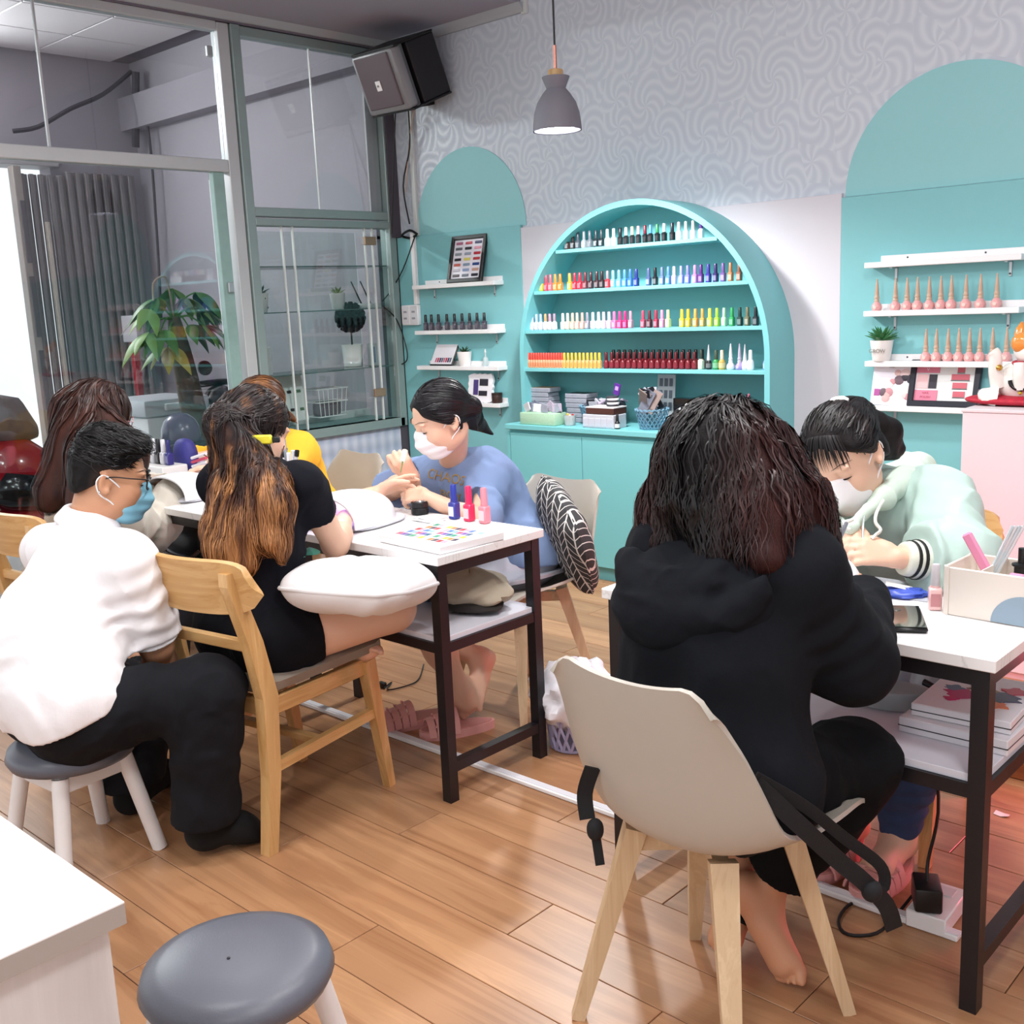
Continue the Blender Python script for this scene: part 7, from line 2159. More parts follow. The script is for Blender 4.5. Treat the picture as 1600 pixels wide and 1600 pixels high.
# ================================================================== woman in black with long hair (cross-legged on the oak chair)
pc_ = person((-2.58, 1.66, 0), 'person with long ombre hair and black shorts sitting cross legged on the oak chair')
J = dict(pel=(-2.585, 1.645, .565), che=(-2.615, 1.70, .81), shR=(-2.4541, 1.7650, 0.9784), shL=(-2.9434, 1.7900, 0.9345), hipR=(-2.49, 1.65, .555), hipL=(-2.685, 1.645, .555),
         elR=(-2.5475, 1.9300, 0.7649), wrR=(-2.71, 2.10, .80), elL=(-2.8693, 2.1000, 0.7967), wrL=(-2.8310, 2.3400, 0.8306),
         knR=(-2.3672, 1.9800, 0.5839), anR=(-2.68, 1.93, .515), knL=(-2.86, 1.98, .565), anL=(-2.5130, 1.9400, 0.4327))
hc = V3((-2.7003, 1.7900, 1.1124)); HR = head_frame((.16, .88, -.38)); HS = .98
J['hbase'] = hc + HR @ np.array([0, -.03, -.07])
B = Blob(.03); add_torso(B, J); add_neck(B, J, .047); L_ = add_head(B, hc, HR, HS)
for s in 'LR': add_arm(B, J, s, 1.0); add_leg(B, J, s, 1.0, th=.086)
B.rc(J['hipR'], J['knR'], .086, .064, .04)
add_hand(B, J['wrL'], V3((-2.8045, 2.4000, 0.8525)) - V3(J['wrL']), (-.5, .5, .7), 1, (.18, .25, .4, .5), (.5, .5), .95)
add_hand(B, J['wrR'], (-.25, .9, .1), (0, 0, 1), -1, (.2, .2, .2, .2))
add_foot(B, J['anL'], (-2.3980, 1.9250, 0.4709), (0, .5, .8), -1, .95)
add_foot(B, J['anR'], (-2.80, 1.86, .49), (0, .5, .8), 1, .9)
blob_obj('body', B, SKIN['pale'], pc_, .0055)
BLK = mat('black_jersey', '#11121a', .9, spec=.2, bump=.35, bscale=40, bdist=.004)
S_ = Blob(.05); add_torso(S_, J, .012, .08)
for s in 'LR': S_.rc(J['sh' + s], lerp(J['sh' + s], J['el' + s], .62), .058, .058, .04)
S_.disp = both(folds(.010, 9.0, 21, (1, 1, .7)))
S_.cut((-2.585, 1.645, .55), (0, 0, -1), r=9)
for s in 'LR': S_.cut(lerp(J['sh' + s], J['el' + s], .46), V3(J['el' + s]) - V3(J['sh' + s]), r=.11)
S_.cut(J['hbase'] + np.array([0, .01, -.035]), (0, .3, .95), r=.09)
blob_obj('tshirt', S_, BLK, pc_, .006)
T_ = Blob(.05)
T_.rc(J['hipL'], J['hipR'], .114, None, .07)
for s in 'LR': T_.rc(J['hip' + s], lerp(J['hip' + s], J['kn' + s], .5), .105, .092, .05)
T_.disp = both(folds(.009, 11.0, 22))
for s in 'LR': T_.cut(lerp(J['hip' + s], J['kn' + s], .34), V3(J['kn' + s]) - V3(J['hip' + s]), r=.14)
blob_obj('shorts', T_, mat('black_shorts', '#0d0e14', .9, spec=.2, bump=.3, bscale=50, bdist=.003), pc_, .006)
Hv = Blob(.04)
Hv.ell(hc + HR @ np.array([0, -.018, .035]), (.084, .099, .090), HR)
clip = hc + HR @ np.array([.035, -.118, -.01])
Hv.rc(hc + HR @ np.array([0, -.07, .0]), clip, .06, .03)
for pts, rs in (([clip, (-2.4778, 1.6573, 0.9877), (-2.5016, 1.6214, 0.8846), (-2.4871, 1.5810, 0.7869)], [.045, .055, .055, .028]), ([hc + HR @ np.array([-.05, -.05, -.02]), (-2.6091, 1.6386, 0.9614), (-2.6009, 1.5915, 0.8611), (-2.5792, 1.5488, 0.7813)], [.06, .055, .05, .02]),
                ([hc + HR @ np.array([.05, -.06, -.03]), (-2.4200, 1.6436, 0.9422), (-2.4082, 1.6299, 0.8492), (-2.3931, 1.6305, 0.7980)], [.05, .042, .028, .006]), ([(-2.5328, 1.6150, 0.9183), (-2.5482, 1.5733, 0.8165), (-2.5225, 1.5547, 0.7607)], [.05, .045, .02])):
    Hv.chain(pts, rs)
ztop = hc[2] + .02; zbot = .80
def colC(v, t=None, r=None):
    f = np.clip((ztop - v[:, 2]) / (ztop - zbot), 0, 1)
    n = noise3(v * np.array([55, 55, 5.0]), 7) * .5 + .5
    c = mixc('#1d1313', '#5e3826', np.clip(f * 1.5 + (n - .5) * .8, 0, 1))
    g = np.clip((f - .35) * 1.5 + (n - .5) * 1.9, 0, .95)[:, None]
    return c * (1 - g) + np.array(lin('#b67f50')) * g
Hv.disp = folds(.008, 22.0, 31, (1.3, 1.3, .35))
blob_obj('hair', Hv, HAIRBASE, pc_, .0055, colC)
sd_, dd_ = scalp_seeds(hc + HR @ np.array([0, -.018, .035]), HR, 1900, .098, -.35, 15, keep=lambda d: d[:, 1] < .75)
crown = hc + HR @ np.array([0, .02, .13])
Dn = sd_ - crown; Dn /= np.linalg.norm(Dn, axis=1, keepdims=True)
isup = dd_[:, 2] > .35
def fieldC(P, D, g, t):
    w = clip - P; l = np.linalg.norm(w, axis=1, keepdims=True)
    up_ = isup[:, None] & (l > .045) & (P[:, 2:3] > clip[2] - .03)
    return np.where(up_, w / l, np.array([0, -.06, -1.0]) + D * .45)
strands('hair_strands', HAIR, pc_, Hv, sd_, Dn, fieldC, .60, .0027, 30, (-.002, .009), lambda v, t, r: np.clip(colC(v) * (.55 + .95 * r)[:, None], 0, 1), 16, wave=.0025)
sd2 = np.array([lerp((-2.3883, 1.6595, 0.9948), (-2.6569, 1.5990, 0.9817), q) + rng.normal(size=3) * .02 + np.array([0, 0, .10 - .2 * rng.random()]) for q in np.linspace(0, 1, 800)])
strands('hair_ends', HAIR, pc_, Hv, sd2, np.tile(np.array([0, 0, -1.0]), (800, 1)), lambda P, D, g, t: np.array([0, -.03, -1.0]) + D * .5, .30, .0026, 22, (.0, .010), lambda v, t, r: np.clip(colC(v) * (.5 + 1.0 * r)[:, None], 0, 1), 17, wave=.003, reach=.12)
c_ = hit(Hv, (-2.0412, 1.3628, 1.1751), (-2.8067, 1.8738, 1.0719), .012)
hcl = MB().box((0, 0, 0), (.066, .016, .026), .004, Matrix.Translation(tuple(c_)) @ Matrix.Rotation(.65, 4, 'Z')).build('hair_clip', mat('clip_yellow', '#efe03a', .35), pc_, 40, org=pc_.location)
MB().box((.042, .006, -.002), (.022, .012, .016), .002, Matrix.Translation(tuple(c_)) @ Matrix.Rotation(.65, 4, 'Z')).build('clip_jaw', BLACK_PLASTIC, hcl, 40, org=pc_.location)

# ================================================================== woman in the blue tee
pd_ = person((-2.66, 2.84, 0), 'person in a blue lettered tee and white face mask painting nails at the middle table')
J = dict(pel=(-2.68, 2.84, .56), che=(-2.80, 2.76, .78), shL=(-2.6917, 2.7400, 0.8448), shR=(-3.0055, 2.6800, 0.8054), hipL=(-2.58, 2.82, .545), hipR=(-2.77, 2.82, .545),
         elL=(-2.5668, 2.5700, 0.7099), wrL=(-2.7002, 2.4500, 0.8089), elR=(-3.02, 2.56, .79), wrR=(-2.8031, 2.4800, 0.8676),
         knL=(-2.6726, 2.4000, 0.3522), anL=(-2.5930, 2.4600, 0.1257), knR=(-2.8063, 2.4200, 0.3633), anR=(-2.6515, 2.6200, 0.1908))
hc = V3((-2.7104, 2.5400, 1.0668)); HR = head_frame((-.33, -.84, -.42), (.10, 0, 1)); HS = 1.04
J['hbase'] = hc + HR @ np.array([0, -.035, -.06])
B = Blob(.03); add_torso(B, J); add_neck(B, J, .046); L_ = add_head(B, hc, HR, HS)
for s in 'LR': add_arm(B, J, s, .92); add_leg(B, J, s, .98)
add_hand(B, J['wrL'], V3((-2.7907, 2.4200, 0.8169)) - V3(J['wrL']), (.3, -.6, .7), 1, (.5, .6, .7, .75), (.5, .6), .95)
add_hand(B, J['wrR'], V3((-2.8097, 2.4400, 0.9246)) - V3(J['wrR']), (.5, -.7, .2), -1, (.75, .8, .85, .9), (.5, .5), .92)
add_foot(B, J['anL'], (-2.5652, 2.4674, 0.0450), (.1, -.5, .8), 1, .92)
add_foot(B, J['anR'], (-2.5747, 2.4875, 0.0600), (.3, -.8, .3), -1, .92)
blob_obj('body', B, SKIN['pale'], pd_, .005)
face_bits(pd_, L_, HR)
face_mask(pd_, hc, HR, HS, mat('mask_white', '#f2eef0', .8), pleats=1)
BLUE = mat('dusty_blue_jersey', '#7d92b8', .9, spec=.2, bump=.35, bscale=26, bdist=.005)
S_ = Blob(.06); add_torso(S_, J, .024, .09)
for s in 'LR': S_.rc(J['sh' + s], lerp(J['sh' + s], J['el' + s], .95), .068, .074, .06)
S_.rc(J['hipL'], J['hipR'], .125, None, .08)
S_.disp = both(folds(.015, 8.0, 41, (1, 1, .6)), creases(J['shL'], J['elL'], .006, 3))
S_.cut((-2.68, 2.84, .53), (0, 0, -1), r=9)
for s in 'LR': S_.cut(lerp(J['sh' + s], J['el' + s], .98), V3(J['wr' + s]) - V3(J['el' + s]) + unit(V3(J['el' + s]) - V3(J['sh' + s])) * .1, r=.13)
S_.cut(J['hbase'] + np.array([-.01, -.025, -.042]), (-.1, -.45, .9), r=.085)
blob_obj('tshirt', S_, BLUE, pd_, .006)
T_ = Blob(.05)
T_.rc(J['hipL'], J['hipR'], .112, None, .07)
for s in 'LR': T_.rc(J['hip' + s], lerp(J['hip' + s], J['kn' + s], .6), .10, .08, .05); T_.cut(lerp(J['hip' + s], J['kn' + s], .5), V3(J['kn' + s]) - V3(J['hip' + s]), r=.12)
T_.disp = folds(.006, 12.0, 6)
blob_obj('shorts', T_, mat('pale_grey_cotton', '#b9bcc8', .9), pd_, .0065)
# lettering across the chest, laid on the cloth
for word, px, py, size in (('CHAOS', 697, 748, .048), ('BOY', 708, 772, .045)):
    v, f = text_mesh(word, size, .0006)
    c0 = V3((-2.7754, 2.6130, 0.8478)) if word == 'CHAOS' else V3((-2.7538, 2.6157, 0.7819))
    nrm_ = unit((-.05, -.96, .05)); xx_ = unit(np.cross((0, 0, 1), -nrm_)); 
    xx_ = unit(np.array([.95, -.12, -.12])); zz_ = unit(np.cross(xx_, -nrm_)); zz_ = zz_ if zz_[2] > 0 else -zz_
    P_ = np.array([c0 + xx_ * a * 1.0 + zz_ * b + nrm_ * (.16 + c) for a, b, c in v], F4)
    for _ in range(40):
        d_ = S_.ev(P_); P_ = P_ - np.array(nrm_, F4) * np.clip((d_ - .002), -.02, .02)[:, None]
    MB().add([tuple(p) for p in P_], f).build('chest_lettering', mat('gold_print', '#d8b46c', .6), pd_, 0, org=pd_.location)
Hv = Blob(.03)
Hv.ell(hc + HR @ np.array([0, -.020, .042]) * HS, np.array([.083, .099, .086]) * HS, HR)
for s in (-1, 1): Hv.rc(hc + HR @ np.array([s * .060, .040, .062]), hc + HR @ np.array([s * .078, .0, .012]), .018, .010)
tie = hc + HR @ np.array([-.02, -.112, -.015])
Hv.rc(hc + HR @ np.array([0, -.06, .0]), tie, .06, .030)
Hv.chain([tie, (-2.8657, 2.8609, 0.9945), (-2.8322, 2.8781, 0.9408), (-2.7775, 2.8590, 0.8861), (-2.7314, 2.8354, 0.8446)], [.030, .042, .036, .022, .006])
Hv.chain([hc + HR @ np.array([-.075, -.03, -.02]), (-2.6708, 2.5853, 0.9522), (-2.6451, 2.5689, 0.9047)], [.014, .010, .004], .015)
colD = lambda v, *a: mixc('#0b0a0e', '#1e1a20', noise3(v * 40, 4) * .5 + .3)
Hv.cut(hc + HR @ np.array([0, .070, .054]) * HS, HR @ np.array([0, 1.0, -1.0]), .01, r=9)
Hv.ell(hc + HR @ np.array([.0, .108, .040]) * HS, np.array([.052, .055, .056]) * HS, HR, .012, 'sub')
blob_obj('hair', Hv, HAIRBASE, pd_, .005, colD)
sd_, dd_ = scalp_seeds(hc + HR @ np.array([0, -.020, .042]), HR, 1100, .096, -.35, 18, keep=lambda d: (d[:, 1] < .8) & (d[:, 1] - d[:, 2] < .65) & (np.abs(d[:, 0] + .08) > .02))
Dn = (tie - sd_); Dn /= np.linalg.norm(Dn, axis=1, keepdims=True)
Dn = Dn + np.sign(dd_[:, :1] + .08) * HR[:, 0] * .9; Dn /= np.linalg.norm(Dn, axis=1, keepdims=True)
ptip = V3((-2.7272, 2.8374, 0.8374))
def fieldD(P, D, g, t):
    w = tie - P; l = np.linalg.norm(w, axis=1, keepdims=True)
    w2 = ptip - P; l2 = np.linalg.norm(w2, axis=1, keepdims=True)
    past = ((P - tie) @ (HR[:, 1])[:, None]) < .0
    return np.where((l > .04) & ~past, w / l, w2 / (l2 + 1e-6))
strands('hair_strands', HAIR, pd_, Hv, sd_, Dn, fieldD, .30, .0024, 24, (0, .003), lambda v, t, r: colD(v) * (.6 + 1.2 * r)[:, None], 14)
t = thing('polish_brush', (-2.7041, 2.3613, 0.9642), 'cream capped polish brush in the raised hand of the woman in blue', 'brush')
_o = t.location
MB().tube([(-2.7042, 2.3657, 0.9809), (-2.6917, 2.3403, 0.9463)], [.010, .009], 10).build('cap', mat('brush_cap_cream', '#f0ead2', .35), t, 60, org=_o)
MB().tube([(-2.6917, 2.3403, 0.9463), (-2.6705, 2.3107, 0.9178)], [.003, .0015], 8).build('stem', mat('brush_stem', '#6d7a3c', .4), t, 60, org=_o)

# ================================================================== man in the white shirt on the stool
pm_ = person((-2.78, 1.16, 0), 'person in a white shirt, glasses and blue face mask leaning forward on a stool')
J = dict(pel=(-2.80, 1.13, .455), che=(-2.8508, 1.2400, 0.6560), shR=(-2.6705, 1.3400, 0.8127), shL=(-3.3951, 1.4300, 0.7348), hipR=(-2.69, 1.16, .445), hipL=(-2.88, 1.17, .445),
         elR=(-2.6893, 1.4000, 0.5648), wrR=(-2.8859, 1.5200, 0.3264), elL=(-3.4489, 1.6200, 0.4257), wrL=(-3.0634, 1.6000, 0.2184),
         knR=(-2.4890, 1.4300, 0.4658), anR=(-2.5170, 1.3989, 0.1000), knL=(-3.1403, 1.6000, 0.2920), anL=(-2.9202, 1.3923, 0.0900))
hc = V3((-2.9875, 1.4700, 0.9969)); HR = head_frame((.45, .85, -.22), (.05, 0, 1)); HS = 1.10
J['hbase'] = hc + HR @ np.array([0, -.035, -.07])
B = Blob(.03); add_torso(B, J, .008); add_neck(B, J, .058); L_ = add_head(B, hc, HR, HS)
for s in 'LR': add_arm(B, J, s, 1.12); add_leg(B, J, s, 1.08)
add_hand(B, J['wrR'], (-.25, .45, -.55), (.5, .3, .4), -1, (.4, .45, .5, .5), sc=1.0)
add_hand(B, J['wrL'], (.35, .2, -.55), (-.3, .5, .4), 1, (.4, .45, .5, .5), sc=1.0)
blob_obj('body', B, SKIN['tan'], pm_, .0055)
face_bits(pm_, L_, HR, HS, '#1a1412')
SHIRT = mat('white_poplin', '#f1eff1', .75, spec=.3, bump=.3, bscale=18, bdist=.008)
S_ = Blob(.06); add_torso(S_, J, .034, .10)
for s in 'LR': S_.rc(J['sh' + s], lerp(J['sh' + s], J['el' + s], .95), .074, .076, .06)
S_.rc(V3(J['hipL']) + (0, -.01, .06), V3(J['hipR']) + (0, -.01, .06), .135, None, .08)
S_.rc(V3(J['che']) + np.array([-.1, -.06, -.05]), V3(J['che']) + np.array([.08, -.06, -.05]), .10, None, .08)
S_.disp = both(folds(.016, 6.5, 51, (1, 1, .55)), creases(J['shR'], J['elR'], .009, 4, .10), creases(lerp(J['pel'], J['che'], .1), lerp(J['pel'], J['che'], .8), .008, 2, .22, .8))
S_.cut((-2.80, 1.13, .43), (.1, .35, -1), r=9)
for s in 'LR': S_.cut(lerp(J['sh' + s], J['el' + s], .88), V3(J['el' + s]) - V3(J['sh' + s]), r=.14)
S_.cut(J['hbase'] + np.array([.01, .02, -.03]), (.2, .4, .9), r=.10)
sh_ = blob_obj('shirt', S_, SHIRT, pm_, .006)
# rolled cuff
C_ = Blob(.012)
c0, c1 = lerp(J['shR'], J['elR'], .80), lerp(J['shR'], J['elR'], .94)
C_.rc(c0, c1, .070, .066); C_.rc(lerp(c0, c1, .3), c0 + np.array([.065, .02, .01]), .03, .012)
C_.disp = both(creases(c0 - (c1 - c0), c1 + (c1 - c0), .006, 6, .09), folds(.006, 18, 4))
C_.cut(c0, c0 - c1, r=9); C_.cut(c1, c1 - c0, r=9)
blob_obj('rolled_cuff', C_, SHIRT, pm_, .005)
# collar
cc = J['hbase'] + np.array([0, 0, -.03])
K_ = Blob(.01)
KP = lambda a, r, z: cc + HR @ np.array([r * math.cos(a), r * math.sin(a) - .012, z])
for i in range(40):
    a, b = [PI * .62 + 2 * PI * .88 * q / 40 for q in (i, i + 1)]
    for r0, z0 in ((.066, -.004), (.072, -.014), (.080, -.024), (.088, -.036)):
        K_.rc(KP(a, r0, z0), KP(b, r0, z0), .0065, None, .012)
blob_obj('collar', K_, SHIRT, pm_, .005)
T_ = Blob(.05)
for s in 'LR': add_leg(T_, J, s, 1.1, .020, .06, .088)
T_.rc(J['hipL'], J['hipR'], .125, None, .07)
for s in 'LR': T_.rc(J['kn' + s], V3(J['an' + s]) + np.array([0, 0, .01]), .080, .088, .05); T_.cut(V3(J['an' + s]) + np.array([0, 0, .0]), (0, 0, -1), r=.15)
T_.cut((-2.80, 1.12, .54), (0, -.1, 1), .02, .2)
T_.disp = both(folds(.012, 8.0, 54), creases(J['hipR'], J['knR'], .006, 5), creases(J['knR'], J['anR'], .005, 3))
blob_obj('trousers', T_, mat('black_twill', '#14151a', .85, spec=.25, bump=.3, bscale=50, bdist=.003), pm_, .0065)
Bt = Blob(.03); Bt.rc(V3(J['hipL']) + (0, -.01, .075), V3(J['hipR']) + (0, -.01, .075), .112); Bt.rc(V3(J['hipL']) + (0, .04, .075), V3(J['hipR']) + (0, .04, .075), .112)
Bt.cut((0, 0, .545), (0, 0, 1), r=99); Bt.cut((0, 0, .507), (0, 0, -1), r=99)
blob_obj('belt', Bt, mat('brown_leather', '#2d1c17', .45), pm_, .006)
for s, tp_ in (('R', (-2.4621, 1.5197, 0.0300)), ('L', (-3.0293, 1.5858, 0.0300))):
    F_ = Blob(.03); an = V3(J['an' + s]); tp_ = V3(tp_); d_ = unit(tp_ - an)
    F_.rc(an, an + (0, 0, -.04), .042, .044); F_.rc(an + (0, 0, -.045) - d_ * .02, tp_ - d_ * .05 + (0, 0, .005), .042, .036); F_.rc(an, tp_ - d_ * .03, .042, .030); F_.rc(tp_ - d_ * .05 + (0, 0, .0), tp_ + (0, 0, -.002), .036, .026)
    F_.cut((an[0], an[1], .003), (0, 0, -1), r=9)
    blob_obj('sock', F_, mat('black_sock', '#0e0e10', .95), pm_, .0055)
face_mask(pm_, hc, HR, HS, mat('mask_blue', '#8cc9e0', .75, bump=.2, bscale=120, noise=.06), True, mat('mask_loop', '#eef3f5', .8), pleats=1)
# glasses
fr = BLACK_PLASTIC
for s in (-1, 1):
    pts = [L_(s * .034 + .024 * math.copysign(abs(math.cos(a)) ** .6, math.cos(a)), .098 - .006 * abs(math.cos(a)), .010 + .019 * math.copysign(abs(math.sin(a)) ** .6, math.sin(a))) for a in np.linspace(0, 2 * PI, 25)[:-1]]
    g_ = MB().tube(pts, .0026, 6, closed=True).build('glasses_rim', fr, pm_, 60, org=pm_.location)
    MB().add(pts, [tuple(range(24))]).build('lens', glass_thin('lens_glass', '#f4f7f8', .05), g_, 0, org=pm_.location)
    MB().tube([L_(s * .058, .095, .020), L_(s * .072, .05, .020), L_(s * .078, .0, .018), L_(s * .078, -.025, .002)], .002, 6).build('glasses_arm', fr, pm_, 60, org=pm_.location)
MB().tube([L_(-.010, .099, .014), L_(0, .102, .016), L_(.010, .099, .014)], .0022, 6).build('glasses_bridge', fr, pm_, 60, org=pm_.location)
MB().lathe([(.001, -.004), (.0045, 0), (.001, .004)], 10, tuple(L_(.083, -.022, -.022))).build('ear_stud', CHROME, pm_, 60, org=pm_.location)
# short hair: long on top, faded sides
Hv = Blob(.02)
Hv.ell(L_(0, -.014, .046), np.array([.077, .094, .082]) * HS, HR)
Hv.ell(L_(0, .03, .098), np.array([.060, .065, .035]) * HS, HR, .03); Hv.ell(L_(0, -.03, .105), np.array([.06, .06, .034]) * HS, HR, .03)
Hv.ell(L_(0, -.055, .0), np.array([.066, .05, .07]) * HS, HR, .03)
Hv.cut(L_(0, .060, .062), HR @ np.array([0, 1.0, -1.3]), .008, r=9)
Hv.cut(L_(0, -.06, -.072), HR @ np.array([0, .5, -1]), .01, r=9)
for s in (-1, 1): Hv.ell(L_(s * .085, .010, -.005), np.array([.03, .035, .045]) * HS, HR, .008, 'sub')
Hv.disp = folds(.006, 32.0, 61)
def colM(v, t=None, r=None):
    q = (v - hc) @ HR
    f = np.clip((.055 - q[:, 2]) / .06, 0, 1) * np.clip((q[:, 1] + .06) / .05, 0, 1)
    return mixc('#0f0d0e', '#5e463a', f * .75)
blob_obj('hair', Hv, HAIRBASE, pm_, .0045, colM)
sd_, dd_ = scalp_seeds(L_(0, -.01, .05), HR, 1500, .095 * HS, .0, 71, keep=lambda d: d[:, 1] - .8 * d[:, 2] < .55)
Dn = np.array([HR @ np.array([.25, .8, .5])] * len(sd_)) + rng.normal(size=(len(sd_), 3)) * .5
strands('hair_strands', HAIR, pm_, Hv, sd_, Dn, lambda P, D, g, t: D * .6 + (HR @ np.array([.15, .6, -.3])) + g * .2, .05, .0022, 8, (0, .012), lambda v, t, r: colM(v) * (.6 + r)[:, None], 72, cling=.5)

# ================================================================== woman with long dark brown hair in the cream coat
pa = person((-3.70, 1.68, 0), 'person in a cream coat with long dark brown hair at the far table')
J = dict(pel=(-3.72, 1.68, .56), che=(-3.71, 1.74, .80), shR=(-3.5617, 1.8200, 0.7523), shL=(-4.0514, 1.8200, 0.7008), hipR=(-3.62, 1.68, .545), hipL=(-3.82, 1.68, .545),
         elR=(-3.7277, 1.9600, 0.6607), wrR=(-3.8144, 2.1600, 0.7936), elL=(-3.98, 1.96, .79), wrL=(-3.9, 2.15, .80), knL=(-3.84, 1.97, .47), anL=(-3.84, 1.95, .1), knR=(-3.62, 1.97, .47), anR=(-3.62, 1.95, .1))
hc = V3((-3.7347, 1.8300, 1.1022)); HR = head_frame((.22, .90, -.30)); HS = 1.03
J['hbase'] = hc + HR @ np.array([0, -.03, -.07])
B = Blob(.03); add_torso(B, J); add_neck(B, J, .047); L_ = add_head(B, hc, HR, HS)
for s in 'LR': add_arm(B, J, s, 1.0); add_leg(B, J, s, 1.0); add_foot(B, J['an' + s], V3(J['an' + s]) + (0, .17, -.06), (0, 0, 1), 1 if s == 'R' else -1)
add_hand(B, J['wrR'], V3((-3.8229, 2.2800, 0.9040)) - V3(J['wrR']), (-.4, .2, .9), -1, (.35, .4, .45, .5), (.4, .5), 1.0)
add_hand(B, J['wrL'], (.3, .8, 0), (0, 0, 1), 1)
blob_obj('body', B, SKIN['pale'], pa, .006)
CRM2 = mat('cream_twill', '#cfc8bc', .85, spec=.25, bump=.35, bscale=20, bdist=.006)
S_ = Blob(.06); add_torso(S_, J, .020, .08)
for s in 'LR': add_arm(S_, J, s, 1.0, .025, k=.05)
S_.rc(J['elR'], lerp(J['elR'], J['wrR'], .9), .075, .070, .05); S_.rc(lerp(J['elR'], J['wrR'], .4) + (0, .0, -.03), lerp(J['elR'], J['wrR'], .9) + (0, 0, -.02), .065, .062, .05)
S_.rc(J['hipL'], J['hipR'], .14, None, .08)
S_.disp = both(folds(.016, 8.0, 81), creases(J['elR'], J['wrR'], .008, 3))
S_.cut((-3.7, 1.68, .45), (0, 0, -1), r=9); S_.cut(lerp(J['elR'], J['wrR'], .88), V3(J['wrR']) - V3(J['elR']), r=.14)
blob_obj('coat', S_, CRM2, pa, .0065)
T_ = Blob(.05)
for s in 'LR': add_leg(T_, J, s, 1.0, .015, .06)
T_.rc(J['hipL'], J['hipR'], .112, None, .07)
blob_obj('trousers', T_, mat('dark_trousers', '#22232b', .9), pa, .009)
face_mask(pa, hc, HR, HS, MATS['mask_blue'], True, MATS['mask_loop'])
for s in (-1, 1):
    pts = [L_(s * .034 + .025 * math.cos(a), .097 - .006 * abs(math.cos(a)), .010 + .022 * math.sin(a)) for a in np.linspace(0, 2 * PI, 21)[:-1]]
    MB().tube(pts, .0018, 6, closed=True).build('glasses_rim', mat('thin_pink_frame', '#b98a8f', .3, metal=.5), pa, 60, org=pa.location)
    MB().tube([L_(s * .060, .094, .014), L_(s * .076, .04, .012), L_(s * .080, -.01, .008)], .0015, 6).build('glasses_arm', MATS['thin_pink_frame'], pa, 60, org=pa.location)
Hv = Blob(.045)
Hv.ell(hc + HR @ np.array([0, -.018, .035]), (.100, .112, .104), HR)
for pts, rs in (([hc + HR @ np.array([-.03, -.05, 0]), (-3.6451, 1.6865, 1.0211), (-3.5968, 1.5834, 0.8838)], [.09, .08, .05]), ([hc + HR @ np.array([0, -.08, 0]), (-3.4767, 1.6688, 0.9899), (-3.4412, 1.5767, 0.8341)], [.09, .085, .05]), ([hc + HR @ np.array([.05, -.05, 0]), (-3.4079, 1.7381, 1.0067), (-3.3390, 1.7063, 0.8544)], [.08, .07, .04]),
                ([(-3.6652, 1.6564, 0.9790), (-3.6389, 1.5713, 0.8821), (-3.6244, 1.5466, 0.8431)], [.07, .045, .02])):
    Hv.chain(pts, rs)
colA = lambda v, t=None, r=None: mixc('#22120f', '#4a2a22', noise3(v * np.array([40, 40, 6.0]), 3) * .5 + .45)
Hv.disp = folds(.007, 20.0, 91, (1.3, 1.3, .35))
blob_obj('hair', Hv, HAIRBASE, pa, .006, colA)
sd_, dd_ = scalp_seeds(hc + HR @ np.array([0, -.018, .035]), HR, 1500, .10, -.1, 92, keep=lambda d: d[:, 1] < .6)
crown = hc + HR @ np.array([0, .03, .135]); Dn = sd_ - crown; Dn /= np.linalg.norm(Dn, axis=1, keepdims=True)
strands('hair_strands', HAIR, pa, Hv, sd_, Dn, lambda P, D, g, t: np.array([-.05, -.05, -1.0]) + D * .5, .58, .0032, 30, (-.002, .008), lambda v, t, r: np.clip(colA(v) * (.6 + .9 * r)[:, None], 0, 1), 93, wave=.001, reach=.10)

# ================================================================== woman in yellow at the far table
pb = person((-4.05, 2.84, 0), 'person in a yellow top with a brown ponytail working at the far table')
J = dict(pel=(-4.0, 2.86, .56), che=(-4.05, 2.80, .79), shL=(-3.8736, 2.7800, 0.8540), shR=(-4.3285, 2.7200, 0.8133), hipL=(-3.90, 2.84, .545), hipR=(-4.10, 2.84, .545),
         elL=(-3.7445, 2.5800, 0.7125), wrL=(-3.8247, 2.4200, 0.8163), elR=(-4.42, 2.56, .80), wrR=(-3.9930, 2.4600, 0.8419), knL=(-3.92, 2.5, .5), anL=(-3.92, 2.55, .1), knR=(-4.12, 2.5, .5), anR=(-4.12, 2.55, .1))
hc = V3((-3.9786, 2.6600, 1.0443)); HR = head_frame((-.35, -.85, -.35)); HS = 1.08
J['hbase'] = hc + HR @ np.array([0, -.035, -.06])
B = Blob(.03); add_torso(B, J); add_neck(B, J, .046); L_ = add_head(B, hc, HR, HS)
for s in 'LR': add_arm(B, J, s, .95); add_leg(B, J, s, 1.0); add_foot(B, J['an' + s], V3(J['an' + s]) + (0, -.17, -.06), (0, 0, 1), 1 if s == 'L' else -1)
add_hand(B, J['wrL'], V3((-3.8778, 2.3600, 0.8687)) - V3(J['wrL']), (.3, -.5, .8), 1, (.5, .55, .6, .6), (.5, .6), .95)
add_hand(B, J['wrR'], V3((-3.9294, 2.3800, 0.8946)) - V3(J['wrR']), (-.2, -.5, .8), -1, (.6, .6, .7, .7), (.5, .5), .95)
blob_obj('body', B, SKIN['pale'], pb, .0065)
face_bits(pb, L_, HR, HS)
face_mask(pb, hc, HR, HS, MATS['mask_white'])
S_ = Blob(.06); add_torso(S_, J, .024, .09)
for s in 'LR': S_.rc(J['sh' + s], lerp(J['sh' + s], J['el' + s], .95), .066, .07, .06)
S_.rc(J['hipL'], J['hipR'], .125, None, .08)
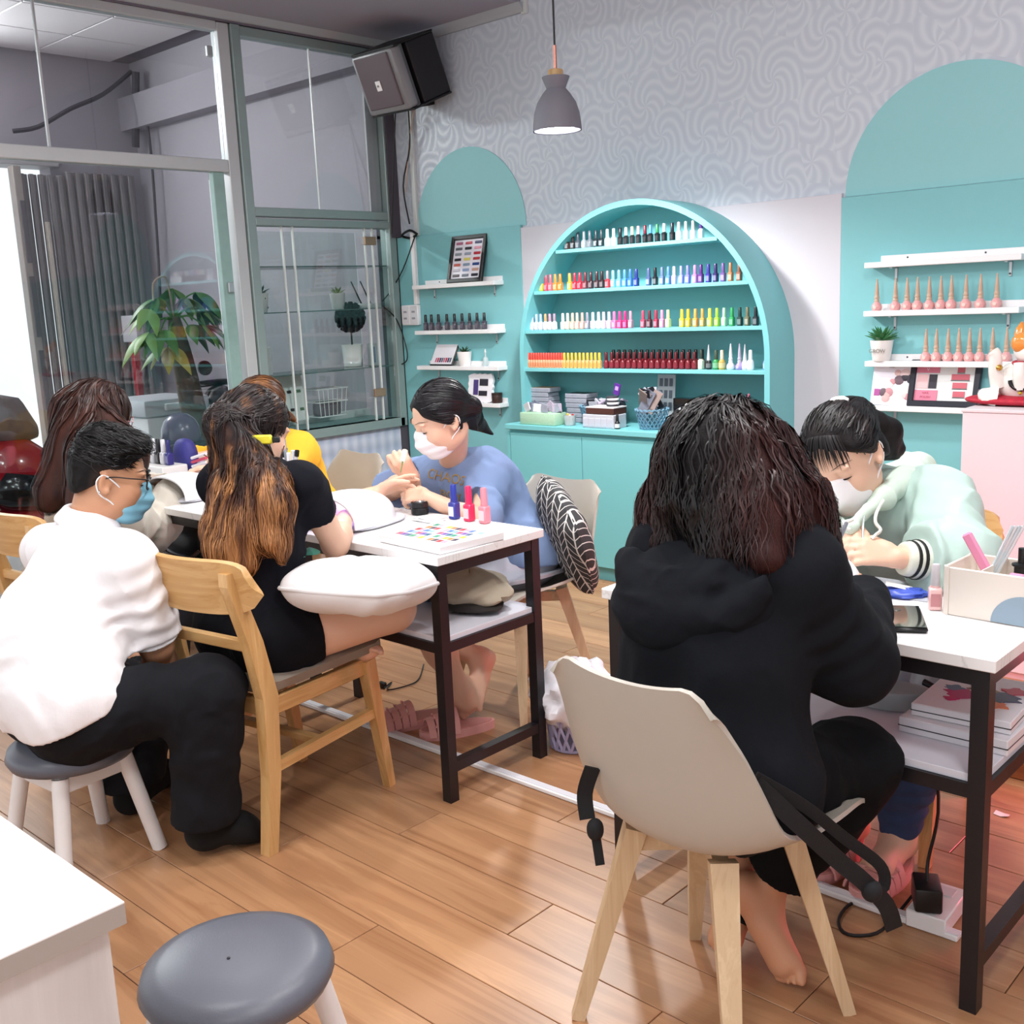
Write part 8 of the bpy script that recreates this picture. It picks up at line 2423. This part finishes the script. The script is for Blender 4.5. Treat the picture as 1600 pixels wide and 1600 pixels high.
S_.disp = folds(.014, 9.0, 95, (1, 1, .6))
S_.cut((-4.0, 2.84, .53), (0, 0, -1), r=9)
for s in 'LR': S_.cut(lerp(J['sh' + s], J['el' + s], .95), V3(J['wr' + s]) - V3(J['el' + s]), r=.13)
S_.cut(J['hbase'] + np.array([-.01, -.025, -.042]), (-.1, -.45, .9), r=.085)
blob_obj('tshirt', S_, mat('yellow_jersey', '#efb23a', .9, spec=.2, bump=.3, bscale=26, bdist=.005), pb, .0065)
T_ = Blob(.05)
for s in 'LR': add_leg(T_, J, s, 1.0, .015, .06)
T_.rc(J['hipL'], J['hipR'], .112, None, .07)
blob_obj('trousers', T_, mat('dark_trousers', '#22232b', .9), pb, .009)
Hv = Blob(.03)
Hv.ell(hc + HR @ np.array([0, -.022, .040]) * HS, np.array([.084, .100, .088]) * HS, HR)
tie = V3((-3.9718, 2.7537, 1.0351))
Hv.rc(hc + HR @ np.array([-.02, -.06, .01]), tie, .05, .026)
Hv.chain([tie, (-3.9939, 2.8003, 0.9728), (-3.9661, 2.8075, 0.9020), (-3.9440, 2.7862, 0.8489)], [.028, .045, .035, .01])
Hv.cut(hc + HR @ np.array([0, .066, .055]) * HS, HR @ np.array([0, 1.0, -1.1]), .01, r=9)
colB = lambda v, t=None, r=None: mixc('#43261a', '#94643c', noise3(v * np.array([45, 45, 20.0]), 3) * .5 + .4)
Hv.disp = folds(.004, 30.0, 2)
blob_obj('hair', Hv, HAIRBASE, pb, .006, colB)
sd_, dd_ = scalp_seeds(hc + HR @ np.array([0, -.022, .04]), HR, 800, .1, -.3, 98, keep=lambda d: (d[:, 1] < .72) & (d[:, 1] - d[:, 2] < .6))
Dn = (tie - sd_); Dn /= np.linalg.norm(Dn, axis=1, keepdims=True)
ptipB = V3((-3.9405, 2.7858, 0.8349))
def fieldB(P, D, g, t):
    w = tie - P; l = np.linalg.norm(w, axis=1, keepdims=True); w2 = ptipB - P
    return np.where((l > .04) & (P[:, 2:3] > tie[2] - .02), w / l, w2 / (np.linalg.norm(w2, axis=1, keepdims=True) + 1e-6))
strands('hair_strands', HAIR, pb, Hv, sd_, Dn, fieldB, .26, .003, 18, (0, .004), lambda v, t, r: colB(v) * (.6 + r)[:, None], 99)
superblob(MB(), tuple(V3((-3.9173, 2.7224, 1.0401))), (.026, .026, .03), 2.0).build('pompom', mat('white_pompom', '#f0eeee', .9, bump=.6, bscale=90), pb, 60, org=pb.location)
